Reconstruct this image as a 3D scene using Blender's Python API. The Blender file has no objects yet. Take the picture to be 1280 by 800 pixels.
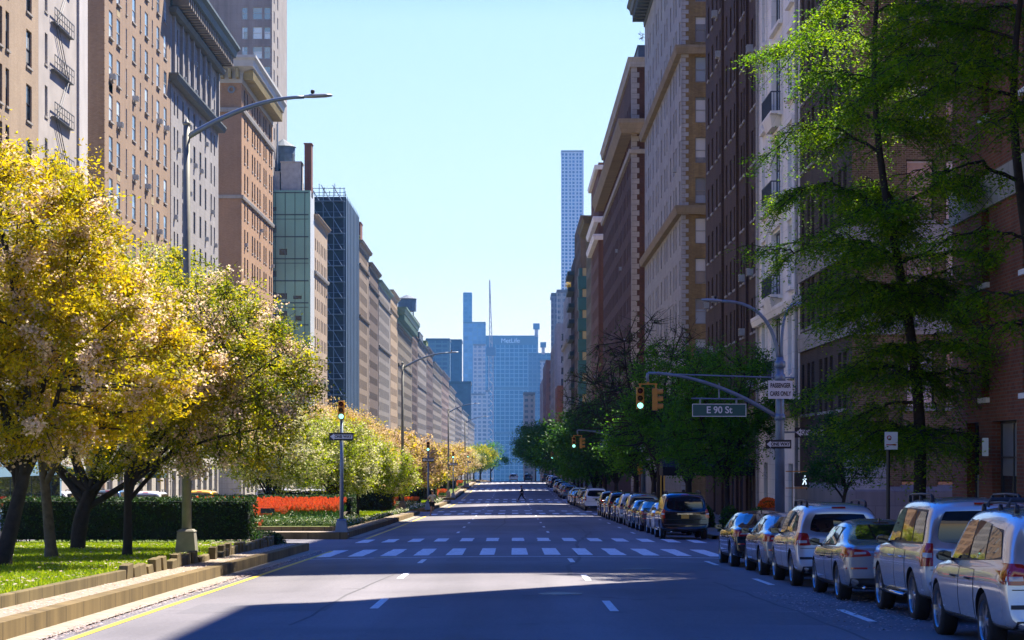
import bpy, bmesh, math, random
import numpy as np
from mathutils import Vector, Matrix
from mathutils.bvhtree import BVHTree
R = math.radians
sc = bpy.context.scene
col = sc.collection
F = 2612.0          # focal length in pixels of a 1280 wide picture
CZ = 2.05           # camera height above the datum

# ------------------------------------------------------------------ ground profile
GP = [(-400, 5), (-60, .95), (0, 0.0), (28, -.42), (33, -.50), (70, -1.12), (110, -1.68), (153, -2.23), (190, -2.72), (229, -3.07),
      (270, -3.13), (311, -3.07), (350, -3.03), (391, -3.04), (430, -3.3), (478, -3.81), (560, -4.8), (700, -6.5), (1000, -12), (2500, -32), (5000, -60), (9000, -100)]
GX = np.array([p[0] for p in GP], float); GZ = np.array([p[1] for p in GP], float)
def gz(y):
    y = np.asarray(y, float)
    s = 0
    for d in (-8, -4, 0, 4, 8): s = s + np.interp(y + d, GX, GZ)
    r = s / 5
    return float(r) if r.ndim == 0 else r
def crown(x, lo=-6.7, hi=8.1):
    c = (lo + hi) / 2; h = (hi - lo) / 2
    return .10 * max(0.0, 1 - ((x - c) / h) ** 2)
def rz(x, y): return gz(y) + crown(x)
def zt(py, Y): return CZ + (570 - py) * Y / F      # height of something seen at picture height py at distance Y
STREETS = [(69.5, 84.5, 77), (152.5, 167.5, 160), (229, 244, 236.5), (310.5, 325.5, 318), (390.5, 405.5, 398), (470.5, 485.5, 478), (551, 566, 558.5), (631, 646, 638.5)]

# ------------------------------------------------------------------ object helpers
def tag(o, label=None, cat=None, group=None, kind=None):
    if label: o['label'] = label
    if cat: o['category'] = cat
    if group: o['group'] = group
    if kind: o['kind'] = kind
    return o
def empty(name, loc=(0, 0, 0), rz_=0.0, label=None, cat=None, group=None):
    o = bpy.data.objects.new(name, None); col.objects.link(o)
    o.location = loc; o.rotation_euler = (0, 0, rz_); o.empty_display_size = .3
    tag(o, label, cat, group); return o
def kids(o): return [c for c in KID.get(o.name, [])]
KID = {}
def setp(o, parent):
    if parent is not None:
        o.parent = parent; KID.setdefault(parent.name, []).append(o)
def link(name, me, parent=None, loc=(0, 0, 0)):
    o = bpy.data.objects.new(name, me); col.objects.link(o); o.location = loc; setp(o, parent); return o
def copy_tree(o, parent=None):
    c = o.copy(); col.objects.link(c); c.parent = parent
    if parent is not None: KID.setdefault(parent.name, []).append(c)
    for ch in list(KID.get(o.name, [])): copy_tree(ch, c)
    return c

class MB:
    def __init__(s): s.v = []; s.f = []; s.m = []
    def add(s, vs, fs, m=0):
        n = len(s.v); s.v += [tuple(map(float, p)) for p in vs]
        s.f += [tuple(n + i for i in f) for f in fs]; s.m += [m] * len(fs)
    def quad(s, a, b, c, d, m=0): s.add([a, b, c, d], [(0, 1, 2, 3)], m)
    def box(s, x0, x1, y0, y1, z0, z1, m=0):
        s.add([(x0, y0, z0), (x1, y0, z0), (x1, y1, z0), (x0, y1, z0), (x0, y0, z1), (x1, y0, z1), (x1, y1, z1), (x0, y1, z1)],
              [(0, 3, 2, 1), (4, 5, 6, 7), (0, 1, 5, 4), (1, 2, 6, 5), (2, 3, 7, 6), (3, 0, 4, 7)], m)
    def tbox(s, cx, cy, z0, z1, w0, d0, w1, d1, m=0):
        s.add([(cx - w0, cy - d0, z0), (cx + w0, cy - d0, z0), (cx + w0, cy + d0, z0), (cx - w0, cy + d0, z0),
               (cx - w1, cy - d1, z1), (cx + w1, cy - d1, z1), (cx + w1, cy + d1, z1), (cx - w1, cy + d1, z1)],
              [(0, 3, 2, 1), (4, 5, 6, 7), (0, 1, 5, 4), (1, 2, 6, 5), (2, 3, 7, 6), (3, 0, 4, 7)], m)
    def tube(s, pts, rad, n=8, m=0, caps=True):
        pts = [Vector(p) for p in pts]
        if not hasattr(rad, '__len__'): rad = [rad] * len(pts)
        vs = []; up = None
        for i, p in enumerate(pts):
            t = (pts[min(i + 1, len(pts) - 1)] - pts[max(i - 1, 0)]).normalized()
            if up is None:
                up = Vector((1, 0, 0)) if abs(t.x) < .9 else Vector((0, 1, 0))
            a = (up - t * up.dot(t)).normalized(); b = t.cross(a); up = a
            for k in range(n):
                an = 2 * math.pi * k / n
                vs.append(p + (a * math.cos(an) + b * math.sin(an)) * rad[i])
        fs = []
        for i in range(len(pts) - 1):
            for k in range(n):
                fs.append((i * n + k, i * n + (k + 1) % n, (i + 1) * n + (k + 1) % n, (i + 1) * n + k))
        if caps:
            fs.append(tuple(range(n - 1, -1, -1))); fs.append(tuple((len(pts) - 1) * n + k for k in range(n)))
        s.add(vs, fs, m)
    def lathe(s, prof, c=(0, 0, 0), n=12, axis='z', m=0):
        vs = []
        for r, h in prof:
            for k in range(n):
                a = 2 * math.pi * k / n
                p = (r * math.cos(a), r * math.sin(a), h)
                if axis == 'x': p = (h, r * math.cos(a), r * math.sin(a))
                if axis == 'y': p = (r * math.cos(a), h, r * math.sin(a))
                vs.append((p[0] + c[0], p[1] + c[1], p[2] + c[2]))
        fs = []
        for i in range(len(prof) - 1):
            for k in range(n):
                q = (i * n + k, i * n + (k + 1) % n, (i + 1) * n + (k + 1) % n, (i + 1) * n + k)
                fs.append(q if axis != 'y' else q[::-1])
        s.add(vs, fs, m)
    def mesh(s, name, mats, off=(0, 0, 0), smooth=False):
        me = bpy.data.meshes.new(name)
        me.from_pydata([(p[0] - off[0], p[1] - off[1], p[2] - off[2]) for p in s.v], [], s.f)
        if not isinstance(mats, (list, tuple)): mats = [mats]
        for k in mats: me.materials.append(k)
        if len(mats) > 1: me.polygons.foreach_set('material_index', s.m)
        if smooth: me.polygons.foreach_set('use_smooth', [True] * len(me.polygons))
        me.update(); return me
    def build(s, name, mats, parent=None, world=True, smooth=False, bevel=0):
        """geometry in world coordinates unless world is False"""
        if parent is not None and world: off = parent.location
        else: off = (0, 0, 0)
        if parent is None and world and s.v:
            a = np.array(s.v); off = ((a[:, 0].min() + a[:, 0].max()) / 2, (a[:, 1].min() + a[:, 1].max()) / 2, a[:, 2].min())
            o = link(name, s.mesh(name, mats, off, smooth), None, off)
        else: o = link(name, s.mesh(name, mats, off, smooth), parent)
        if bevel:
            b = o.modifiers.new('b', 'BEVEL'); b.width = bevel; b.segments = 2; b.limit_method = 'ANGLE'
        return o

# ------------------------------------------------------------------ materials
MATS = {}
def _new(name):
    m = bpy.data.materials.new(name); m.use_nodes = True
    nt = m.node_tree; b = nt.nodes['Principled BSDF']; return m, nt, b
def nd(nt, t, **kw):
    n = nt.nodes.new(t)
    for k, v in kw.items():
        if k in n.inputs: n.inputs[k].default_value = v
        else: setattr(n, k, v)
    return n
def ramp(nt, fac, stops, interp='LINEAR'):
    r = nt.nodes.new('ShaderNodeValToRGB'); r.color_ramp.interpolation = interp
    el = r.color_ramp.elements
    while len(el) > 1: el.remove(el[-1])
    el[0].position = stops[0][0]; el[0].color = (*stops[0][1], 1)
    for p, c in stops[1:]:
        e = el.new(p); e.color = (*c, 1)
    nt.links.new(fac, r.inputs[0]); return r.outputs[0]
def mix(nt, fac, a, b, mode='MIX'):
    m = nt.nodes.new('ShaderNodeMix'); m.data_type = 'RGBA'; m.blend_type = mode
    for s_, v in ((0, fac), (6, a), (7, b)):
        if hasattr(v, 'is_linked') or hasattr(v, 'links'): nt.links.new(v, m.inputs[s_])
        elif isinstance(v, (int, float)): m.inputs[s_].default_value = v
        else: m.inputs[s_].default_value = (*v, 1)
    return m.outputs[2]
def noise(nt, scale, detail=3, vec=None, rough=.5):
    n = nd(nt, 'ShaderNodeTexNoise'); n.inputs['Scale'].default_value = scale; n.inputs['Detail'].default_value = detail
    n.inputs['Roughness'].default_value = rough
    if vec is not None: nt.links.new(vec, n.inputs['Vector'])
    return n.outputs['Fac']
def geopos(nt): return nt.nodes.new('ShaderNodeNewGeometry').outputs['Position']
def objco(nt): return nt.nodes.new('ShaderNodeTexCoord').outputs['Object']
def tone(c, k): return tuple(min(1, x * k) for x in c)
def bump(nt, b, h, dist=.01, st=.5):
    n = nt.nodes.new('ShaderNodeBump'); n.inputs['Distance'].default_value = dist; n.inputs['Strength'].default_value = st
    nt.links.new(h, n.inputs['Height']); nt.links.new(n.outputs[0], b.inputs['Normal'])
KA = .80
def alb(name, c):
    return c if name.startswith(('road_paint', 'worn_paint', 'paint_', 'limestone_white', 'sign_', 'chrome', 'alloy', 'letter', 'tulip_red')) else tone(c, KA)
def plain(name, c, rough=.7, metal=0.0, var=.15, scale=1.5, coat=0.0, spec=.5):
    if name in MATS: return MATS[name]
    m, nt, b = _new(name)
    c = alb(name, c)
    if var > 0:
        o = ramp(nt, noise(nt, scale, 4, geopos(nt)), [(.3, tone(c, 1 - var)), (.7, tone(c, 1 + var))])
        nt.links.new(o, b.inputs['Base Color'])
    else: b.inputs['Base Color'].default_value = (*c, 1)
    b.inputs['Roughness'].default_value = rough; b.inputs['Metallic'].default_value = metal
    b.inputs['Specular IOR Level'].default_value = spec
    if coat: b.inputs['Coat Weight'].default_value = coat; b.inputs['Coat Roughness'].default_value = .03
    MATS[name] = m; return m
def wallvec(nt):
    g = geopos(nt); s = nt.nodes.new('ShaderNodeSeparateXYZ'); nt.links.new(g, s.inputs[0])
    a = nt.nodes.new('ShaderNodeMath'); a.operation = 'ADD'; nt.links.new(s.outputs[0], a.inputs[0]); nt.links.new(s.outputs[1], a.inputs[1])
    c = nt.nodes.new('ShaderNodeCombineXYZ'); nt.links.new(a.outputs[0], c.inputs[0]); nt.links.new(s.outputs[2], c.inputs[1]); return c.outputs[0]
def brick(name, c1, c2, mortar, bw=.21, bh=.075, ms=.012, var=.2, streak=.15):
    if name in MATS: return MATS[name]
    m, nt, b = _new(name); v = wallvec(nt); c1, c2, mortar = alb(name, c1), alb(name, c2), alb(name, mortar)
    t = nt.nodes.new('ShaderNodeTexBrick'); nt.links.new(v, t.inputs['Vector'])
    t.inputs['Scale'].default_value = 1; t.inputs['Brick Width'].default_value = bw; t.inputs['Row Height'].default_value = bh
    t.inputs['Mortar Size'].default_value = ms; t.inputs['Mortar Smooth'].default_value = .3; t.inputs['Bias'].default_value = 0
    t.inputs['Color1'].default_value = (*c1, 1); t.inputs['Color2'].default_value = (*c2, 1); t.inputs['Mortar'].default_value = (*mortar, 1)
    g = ramp(nt, noise(nt, .35, 5, geopos(nt), .6), [(.3, (1 - var,) * 3), (.7, (1 + var * .5,) * 3)])
    o = mix(nt, 1.0, t.outputs['Color'], g, 'MULTIPLY')
    mp = nt.nodes.new('ShaderNodeMapping'); mp.inputs['Scale'].default_value = (1.2, .05, 1); nt.links.new(v, mp.inputs[0])
    st = ramp(nt, noise(nt, 1, 4, mp.outputs[0], .7), [(.35, (1 - streak,) * 3), (.65, (1,) * 3)])
    o = mix(nt, 1.0, o, st, 'MULTIPLY')
    nt.links.new(o, b.inputs['Base Color']); b.inputs['Roughness'].default_value = .9; b.inputs['Specular IOR Level'].default_value = .3
    bump(nt, b, t.outputs['Fac'], .01, -.6 if ms > .005 else 0)
    MATS[name] = m; return m
def stone(name, c, bw=1.1, bh=.45, ms=.012, var=.12, streak=.22, jd=.7):
    return brick(name, tone(c, 1.04), tone(c, .94), tone(c, jd), bw, bh, ms, var, streak)
def glass_mat(name, c=(.02, .03, .04), blind=.35, rough=.03, bl=(.45, .46, .44), spec=.5, ior=1.5, metal=0):
    if name in MATS: return MATS[name]
    m, nt, b = _new(name)
    g = geopos(nt); sn = nt.nodes.new('ShaderNodeVectorMath'); sn.operation = 'SNAP'; sn.inputs[1].default_value = (1.63, 1.63, 1.57)
    nt.links.new(g, sn.inputs[0]); w = nt.nodes.new('ShaderNodeTexWhiteNoise'); nt.links.new(sn.outputs[0], w.inputs['Vector'])
    oi = nt.nodes.new('ShaderNodeObjectInfo')
    ad = nt.nodes.new('ShaderNodeMath'); ad.operation = 'ADD'; nt.links.new(w.outputs['Value'], ad.inputs[0]); nt.links.new(oi.outputs['Random'], ad.inputs[1])
    fr = nt.nodes.new('ShaderNodeMath'); fr.operation = 'FRACT'; nt.links.new(ad.outputs[0], fr.inputs[0])
    o = ramp(nt, fr.outputs[0], [(0, c), (.35, tone(c, 2)), (1 - blind, tone(bl, .35)), (1 - blind * .5, bl)], 'CONSTANT')
    nt.links.new(o, b.inputs['Base Color']); b.inputs['Roughness'].default_value = rough; b.inputs['Specular IOR Level'].default_value = spec; b.inputs['IOR'].default_value = ior
    MATS[name] = m; return m
def emis(name, c, s):
    if name in MATS: return MATS[name]
    m, nt, b = _new(name); b.inputs['Base Color'].default_value = (*c, 1)
    b.inputs['Emission Color'].default_value = (*c, 1); b.inputs['Emission Strength'].default_value = s
    MATS[name] = m; return m
def leafmat(name, cols, trans=.45, rough=.6):
    if name in MATS: return MATS[name]
    m, nt, b = _new(name)
    at = nt.nodes.new('ShaderNodeAttribute'); at.attribute_name = 'rnd'
    n = len(cols); o = ramp(nt, at.outputs['Fac'], [(i / max(1, n - 1), c) for i, c in enumerate(cols)])
    nt.links.new(o, b.inputs['Base Color']); b.inputs['Roughness'].default_value = rough; b.inputs['Specular IOR Level'].default_value = .25
    tr = nt.nodes.new('ShaderNodeBsdfTranslucent'); nt.links.new(mix(nt, 1.0, o, (1.25, 1.2, 1.0), 'MULTIPLY'), tr.inputs[0])
    ms = nt.nodes.new('ShaderNodeMixShader'); ms.inputs[0].default_value = trans
    nt.links.new(b.outputs[0], ms.inputs[1]); nt.links.new(tr.outputs[0], ms.inputs[2])
    out = nt.nodes['Material Output']; nt.links.new(ms.outputs[0], out.inputs['Surface'])
    MATS[name] = m; return m

# ------------------------------------------------------------------ camera, sky, sun
cam = bpy.data.cameras.new('camera'); co = bpy.data.objects.new('camera', cam); col.objects.link(co)
co.location = (0, 0, CZ); co.rotation_euler = (R(90), 0, 0)
cam.sensor_width = 36; cam.lens = 36 * F / 1280; cam.shift_y = 170 / 1280; cam.clip_end = 20000; cam.clip_start = .5
sc.camera = co
SUN_EL = 56.0; SUN_AZ = 37.0     # azimuth measured from straight ahead (+Y) to the right (+X)
w = bpy.data.worlds.new('World'); sc.world = w; w.use_nodes = True
nt = w.node_tree; bg = nt.nodes['Background']
sky = nt.nodes.new('ShaderNodeTexSky'); sky.sky_type = 'NISHITA'; sky.sun_disc = False
sky.sun_elevation = R(SUN_EL); sky.sun_rotation = R(SUN_AZ); sky.altitude = 50; sky.air_density = 1.0; sky.dust_density = .3; sky.ozone_density = 2.0
tc = nt.nodes.new('ShaderNodeTexCoord'); sp = nt.nodes.new('ShaderNodeSeparateXYZ'); nt.links.new(tc.outputs['Generated'], sp.inputs[0])
# clear blue overhead, pale turquoise air towards the horizon
tint = ramp(nt, sp.outputs[2], [(0, (.57, .44, .38)), (.10, (.60, .51, .45)), (.205, (.60, .56, .53)), (.28, (.04, .22, .60)), (1, (.0, .23, .88))])
skc = mix(nt, 1.0, sky.outputs[0], tint, 'MULTIPLY')
nt.links.new(skc, bg.inputs[0]); bg.inputs[1].default_value = .12
sl = bpy.data.lights.new('sun', 'SUN'); sl.energy = 5.0; sl.angle = R(.5); sl.color = (1, .92, .81)
so = bpy.data.objects.new('sun', sl); col.objects.link(so); so.location = (60, 100, 120)
d = Vector((math.sin(R(SUN_AZ)) * math.cos(R(SUN_EL)), math.cos(R(SUN_AZ)) * math.cos(R(SUN_EL)), math.sin(R(SUN_EL))))
so.rotation_euler = d.to_track_quat('Z', 'Y').to_euler()
vs = sc.view_settings; vs.view_transform = 'Standard'; vs.look = 'None'; vs.gamma = 1; vs.exposure = 1.62
sc.cycles.volume_bounces = 0; sc.cycles.max_bounces = 5; sc.cycles.diffuse_bounces = 2; sc.cycles.transparent_max_bounces = 6
# ------------------------------------------------------------------ ground, roads, pavements
m_asph, nt, b = _new('asphalt')
g = geopos(nt)
mp = nt.nodes.new('ShaderNodeMapping'); mp.inputs['Scale'].default_value = (.55, .035, 1); nt.links.new(g, mp.inputs[0])
base = ramp(nt, noise(nt, 1, 5, mp.outputs[0], .6), [(.3, (.165, .155, .162)), (.5, (.20, .187, .195)), (.72, (.228, .213, .22))])
patch = ramp(nt, noise(nt, .11, 4, g, .6), [(.35, (.76,) * 3), (.5, (.96,) * 3), (.65, (1.05,) * 3)])
grain = ramp(nt, noise(nt, 22, 3, g, .7), [(.25, (.80,) * 3), (.75, (1.18,) * 3)])
o = mix(nt, 1.0, mix(nt, 1.0, base, patch, 'MULTIPLY'), grain, 'MULTIPLY')
sx = nt.nodes.new('ShaderNodeSeparateXYZ'); nt.links.new(g, sx.inputs[0])
sn = nt.nodes.new('ShaderNodeMath'); sn.operation = 'MULTIPLY'; sn.inputs[1].default_value = 1.6; nt.links.new(sx.outputs[0], sn.inputs[0])
s2 = nt.nodes.new('ShaderNodeMath'); s2.operation = 'SINE'; nt.links.new(sn.outputs[0], s2.inputs[0])
s3 = nt.nodes.new('ShaderNodeMath'); s3.operation = 'MULTIPLY_ADD'; nt.links.new(s2.outputs[0], s3.inputs[0]); s3.inputs[1].default_value = .25; nt.links.new(noise(nt, .6, 5, mp.outputs[0], .6), s3.inputs[2])
o = mix(nt, 1.0, o, ramp(nt, s3.outputs[0], [(.3, (.88,) * 3), (.7, (1.06,) * 3)]), 'MULTIPLY')
spots = ramp(nt, noise(nt, 1.3, 2, g, .4), [(.68, (1,) * 3), (.76, (.74,) * 3)]); o = mix(nt, 1.0, o, spots, 'MULTIPLY')
nt.links.new(o, b.inputs['Base Color']); b.inputs['Roughness'].default_value = .82; b.inputs['Specular IOR Level'].default_value = .25
bump(nt, b, noise(nt, 60, 2, g), .004, .5)
m_asph2 = plain('asphalt_dark', (.13, .125, .13), .9, var=.12, scale=3)
m_walk = stone('pavement_slabs', (.30, .28, .25), 1.5, 1.5, .02)
m_gran = stone('kerb_granite', (.30, .21, .085), 1.3, 3, .022, .25, .5, .30)
m_gran2 = stone('weathered_sandstone', (.27, .205, .09), .9, 3, .02, .3, .5, .35)
m_dirt = plain('dusty_strip', (.36, .29, .21), .95, var=.25, scale=9)
m_soil = plain('soil', (.07, .05, .03), .95, var=.4, scale=6)
m_lawn = plain('lawn_ground', (.12, .17, .006), .95, var=.35, scale=4)
m_white = plain('road_paint_white', (.74, .73, .70), .7, var=.22, scale=14)
m_yel = plain('road_paint_yellow', (.75, .52, .03), .7, var=.18, scale=14)

mb = MB()
ys = list(range(-300, 1000, 10)) + list(range(1000, 9001, 400))
xs = [-4000, -600, -60, 60, 600, 4000]
for i in range(len(ys) - 1):
    for j in range(len(xs) - 1):
        mb.quad(*[(x, y, gz(y) - .35) for x, y in ((xs[j], ys[i]), (xs[j + 1], ys[i]), (xs[j + 1], ys[i + 1]), (xs[j], ys[i + 1]))])
tag(mb.build('ground', plain('city_ground', (.16, .15, .14), .95, var=.3, scale=.02)), kind='structure')

def strip(mb, x0, x1, y0, y1, zf, dy=2.0, dx=1.6, m=0):
    ny = max(1, int(math.ceil((y1 - y0) / dy))); nx = max(1, int(math.ceil((x1 - x0) / dx)))
    Y = np.linspace(y0, y1, ny + 1); X = np.linspace(x0, x1, nx + 1)
    vs_ = [(x, y, zf(x, y)) for y in Y for x in X]
    fs = [(j * (nx + 1) + i, j * (nx + 1) + i + 1, (j + 1) * (nx + 1) + i + 1, (j + 1) * (nx + 1) + i) for j in range(ny) for i in range(nx)]
    mb.add(vs_, fs, m)
mb = MB(); strip(mb, -6.7, 8.1, -60, 900, rz, 2.5)
tag(mb.build('road', m_asph), kind='structure')
mb = MB(); strip(mb, -27.2, -16.4, -60, 900, lambda x, y: gz(y) + .02, 4, 4)
tag(mb.build('road', m_asph), kind='structure')
mb = MB()
for a, b_, c in STREETS:
    for x0, x1 in ((8.1, 160), (-160, -27.2), (-16.4, -6.7)):
        strip(mb, x0, x1, a - (0 if x0 != -16.4 else .5), b_, lambda x, y: gz(y) + (0 if x > 8 or x < -27 else .0), 4, 12)
tag(mb.build('side_street', m_asph), kind='structure')
# pavements with kerbs
mbs = MB(); mbk = MB()
edges = [-60] + [v for s_ in STREETS for v in (s_[0], s_[1])] + [900]
blocks = [(edges[i], edges[i + 1]) for i in range(0, len(edges), 2)]
for (a, b_) in blocks:
    for (x0, x1, kx) in ((8.28, 60, (8.1, 8.28)), (-75, -27.38, (-27.38, -27.2))):
        strip(mbs, x0, x1, a + .18, b_ - .18, lambda x, y: gz(y) + .15, 5, 30)
        n = int((b_ - a) / 5) + 1; Y = np.linspace(a, b_, n + 1)
        for i in range(n):
            z0, z1 = gz(Y[i]), gz(Y[i + 1])
            k0, k1 = kx
            mbk.add([(k0, Y[i], z0 - .3), (k1, Y[i], z0 - .3), (k1, Y[i], z0 + .155), (k0, Y[i], z0 + .155), (k0, Y[i + 1], z1 - .3), (k1, Y[i + 1], z1 - .3), (k1, Y[i + 1], z1 + .155), (k0, Y[i + 1], z1 + .155)],
                    [(3, 2, 6, 7), (0, 3, 7, 4), (1, 5, 6, 2), (0, 1, 2, 3), (4, 7, 6, 5)])
        xa, xb = min(x0, kx[0]), max(x1, kx[1])
        for yy in (a, b_ - .18):
            mbk.box(xa if x0 > 0 else x0, xb if x0 > 0 else x1, yy, yy + .18, gz(yy) - .3, gz(yy) + .156)
tag(mbs.build('pavement', m_walk), kind='structure'); tag(mbk.build('kerb', m_gran2), kind='structure')

# ------------------------------------------------------------------ painted markings
def mark(mb, pts, dz=.005):
    mb.add([(x, y, rz(x, y) + dz) for x, y in pts], [tuple(range(len(pts)))])
def dash(mb, x, y0, y1, w=.12, dx=0):
    n = max(1, int((y1 - y0) / 2.5))
    for i in range(n):
        a = y0 + (y1 - y0) * i / n; b_ = y0 + (y1 - y0) * (i + 1) / n
        xa = x + dx * i / n; xb = x + dx * (i + 1) / n
        mark(mb, [(xa - w / 2, a), (xa + w / 2, a), (xb + w / 2, b_), (xb - w / 2, b_)])
mb = MB()
for y in (34.0, 45.6, 55.4):
    dash(mb, -2.45 + (.2 if y < 40 else 0), y, y + 3.1, .14)
for y in (33.0, 44.3, 55.6):
    dash(mb, 1.62, y, y + 3.1, .14)
for y in (31.0, 43.0, 54.5):
    dash(mb, 5.35, y, y + 3.1, .14)
Y = 92
while Y < 640:
    if not any(a - 3 < Y < b_ + 1 for a, b_, c in STREETS):
        for x in (-2.4, 1.6, 5.4): dash(mb, x, Y, Y + 2.8, .12)
    Y += 11.6
tag(mb.build('lane_line', m_white), kind='structure')
mb = MB(); random.seed(3)
for i, (a, b_, c) in enumerate(STREETS[:6]):
    for yc, ln in (((65.6, 7.0), (80.6, 4.6)) if i == 0 else ((a - 1.5, 5.4), (b_ - 1.5, 4.0))):
        x = -5.9
        while x < 7.6:
            y0 = yc - ln / 2; w_ = .50
            for k in range(3):      # worn bars: small notches between the pieces
                s0 = y0 + ln * k / 3; s1 = y0 + ln * (k + 1) / 3 - (.02 if random.random() < .5 else 0)
                j = random.uniform(0, .03)
                mark(mb, [(x + j, s0), (x + w_ - j, s0), (x + w_ - j, s1), (x + j, s1)])
            x += .98
    y0 = 60.2 if i == 0 else a - 6
    nx = 12
    for k in range(nx):
        xa = -6.0 + 13.6 * k / nx; xb = -6.0 + 13.6 * (k + 1) / nx
        mark(mb, [(xa, y0 + .02 * k), (xb, y0 + .02 * (k + 1)), (xb, y0 + .22 + .02 * (k + 1)), (xa, y0 + .22 + .02 * k)])
tag(mb.build('crosswalk', plain('worn_paint', (.70, .70, .68), .7, var=.3, scale=9)), kind='structure')
mb = MB()
for (a, b_) in blocks[:-1]:
    dash(mb, -5.9, max(a, 10), b_ - 1, .13)
tag(mb.build('edge_line', m_yel), kind='structure')
# sealed cracks and seams, petals blown along the gutter
mb = MB(); random.seed(8)
def crack(x, y, dx, dy, n, w=.06, j=.25):
    pts = [(x, y)]
    for i in range(n):
        x += dx + random.uniform(-j, j) * (abs(dy) > abs(dx)); y += dy + random.uniform(-j, j) * (abs(dx) >= abs(dy)); pts.append((x, y))
    for (xa, ya), (xb, yb) in zip(pts, pts[1:]):
        if abs(dy) > abs(dx): mark(mb, [(xa - w / 2, ya), (xa + w / 2, ya), (xb + w / 2, yb), (xb - w / 2, yb)], .003)
        else: mark(mb, [(xa, ya - w), (xb, yb - w), (xb, yb + w), (xa, ya + w)], .003)
crack(1.3, 47, .12, 2.0, 24, .11, .12); crack(3.4, 88, -.02, 4, 14, .08, .15)
crack(2.4, 58.3, .5, 0, 11, .05, .03); crack(2.8, 54.2, .5, 0, 10, .05, .03); crack(-5.5, 64.4, .6, 0, 20, .05, .03)
crack(-3.2, 30, .03, 2.2, 9, .05, .1); crack(6.0, 47, .02, 2.0, 9, .06, .1); crack(-4.4, 52.4, .5, 0, 9, .04, .03); crack(4.6, 26, -.05, 1.5, 12, .06, .1); crack(-.9, 96, .02, 5, 10, .07, .2)
tag(mb.build('tar_seam', m_asph2), kind='structure')
mb = MB()
for (x0, x1, y0, y1) in ((2.0, 5.3, 50.5, 56.2), (-5.4, -3.0, 33.5, 36.4), (2.4, 6.4, 30, 33.2), (-1.8, .8, 56.8, 59.6), (3.0, 7.0, 59.0, 62.5), (-2.0, 1.2, 95, 104), (2.2, 6.0, 112, 118)):
    n_ = 6
    for k in range(n_):
        ya = y0 + (y1 - y0) * k / n_; yb = y0 + (y1 - y0) * (k + 1) / n_
        for j in range(3):
            xa = x0 + (x1 - x0) * j / 3; xb = x0 + (x1 - x0) * (j + 1) / 3; mark(mb, [(xa, ya), (xb, ya), (xb, yb), (xa, yb)], .0015)
m_p, nt, b = _new('asphalt_patch'); g = geopos(nt)
nt.links.new(ramp(nt, noise(nt, 14, 4, g, .7), [(.3, (.115, .108, .115)), (.7, (.165, .155, .162))]), b.inputs['Base Color']); b.inputs['Roughness'].default_value = .85
tag(mb.build('asphalt_patch', m_p), kind='structure')
# manhole covers
for (x, y) in ((.9, 38.5), (-3.6, 60.5), (3.1, 51)):
    mb = MB(); mb.lathe([(0.001, .012), (.30, .012), (.30, .006)], (0, 0, 0), 20); mb.lathe([(.31, .008), (.40, .010), (.41, .002)], (0, 0, 0), 20)
    o = mb.build('manhole_cover', plain('cast_iron', (.10, .10, .105), .5, .6, .2, 20), world=False); o.location = (x, y, rz(x, y))
    tag(o, {0.9: 'round iron manhole cover nearest in the shaded foreground road', -3.6: 'round iron manhole cover on the left lane before the crosswalk', 3.1: 'round iron manhole cover on the right lane of the sunny wedge'}[x], 'manhole cover')

# ------------------------------------------------------------------ planted medians
MED = [(-40, 69), (85, 152), (168, 228.5), (244.5, 310), (326, 390), (406, 470), (486, 551), (567, 631)]
XM0, XM1 = -16.4, -6.7
def mz(y): return gz(y) + .27
mk = MB(); ms_ = MB(); ml = MB(); me_ = MB()
for i, (a, b_) in enumerate(MED):
    a0 = max(a, 8)
    # outer kerb ring : right side, nose ends, left side
    n = int((b_ - a0) / 3) + 1; Y = np.linspace(a0, b_, n + 1)
    def wall(mb, x0, x1, lo, hi, jag=0):
        for k in range(n):
            za, zb = gz(Y[k]), gz(Y[k + 1])
            mb.add([(x0, Y[k], za + lo), (x1, Y[k], za + lo), (x1, Y[k], za + hi), (x0, Y[k], za + hi), (x0, Y[k + 1], zb + lo), (x1, Y[k + 1], zb + lo), (x1, Y[k + 1], zb + hi), (x0, Y[k + 1], zb + hi)],
                   [(3, 2, 6, 7), (0, 3, 7, 4), (1, 5, 6, 2), (0, 1, 2, 3), (4, 7, 6, 5)])
    wall(mk, XM1 - .28, XM1, -.3, .275); wall(mk, XM0, XM0 + .28, -.3, .275)
    for yy in (a0, b_ - .28):
        mk.box(XM0 + .28, XM1 - .28, yy, yy + .28, gz(yy) - .3, gz(yy) + .274)
    strip(ms_, XM0 + .28, XM1 - .28, a0 + .28, b_ - .28, lambda x, y: gz(y) + .26, 3, 5)
    # low gutter apron in front of the kerb
    # inner edging and lawn
    if i == 0: Y = np.linspace(a0, 41, 12); n = 11
    else: Y = np.linspace(a0 + 3, b_ - 3, 20); n = 19
    wall(me_, -7.72, -7.57, .2, .45)
    wall(me_, XM0 + .85, XM0 + 1.0, .2, .45)
    ya, yb = a0 + 3, b_ - 1.2
    if i: me_.box(XM0 + 1.0, -7.72, ya, ya + .15, gz(ya) + .2, gz(ya) + .45)
    me_.box(XM0 + 1.0, -7.57, yb, yb + .15, gz(yb) + .2, gz(yb) + .45)
    strip(ml, XM0 + 1.0, -7.72, a0 + (3.15 if i else 0), yb, lambda x, y: gz(y) + .41, 3, 3)
tag(mk.build('median_kerb', m_gran), kind='structure'); tag(ms_.build('median_strip', m_dirt), kind='structure')
tag(ml.build('lawn', m_lawn), kind='structure')
random.seed(5)
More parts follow.
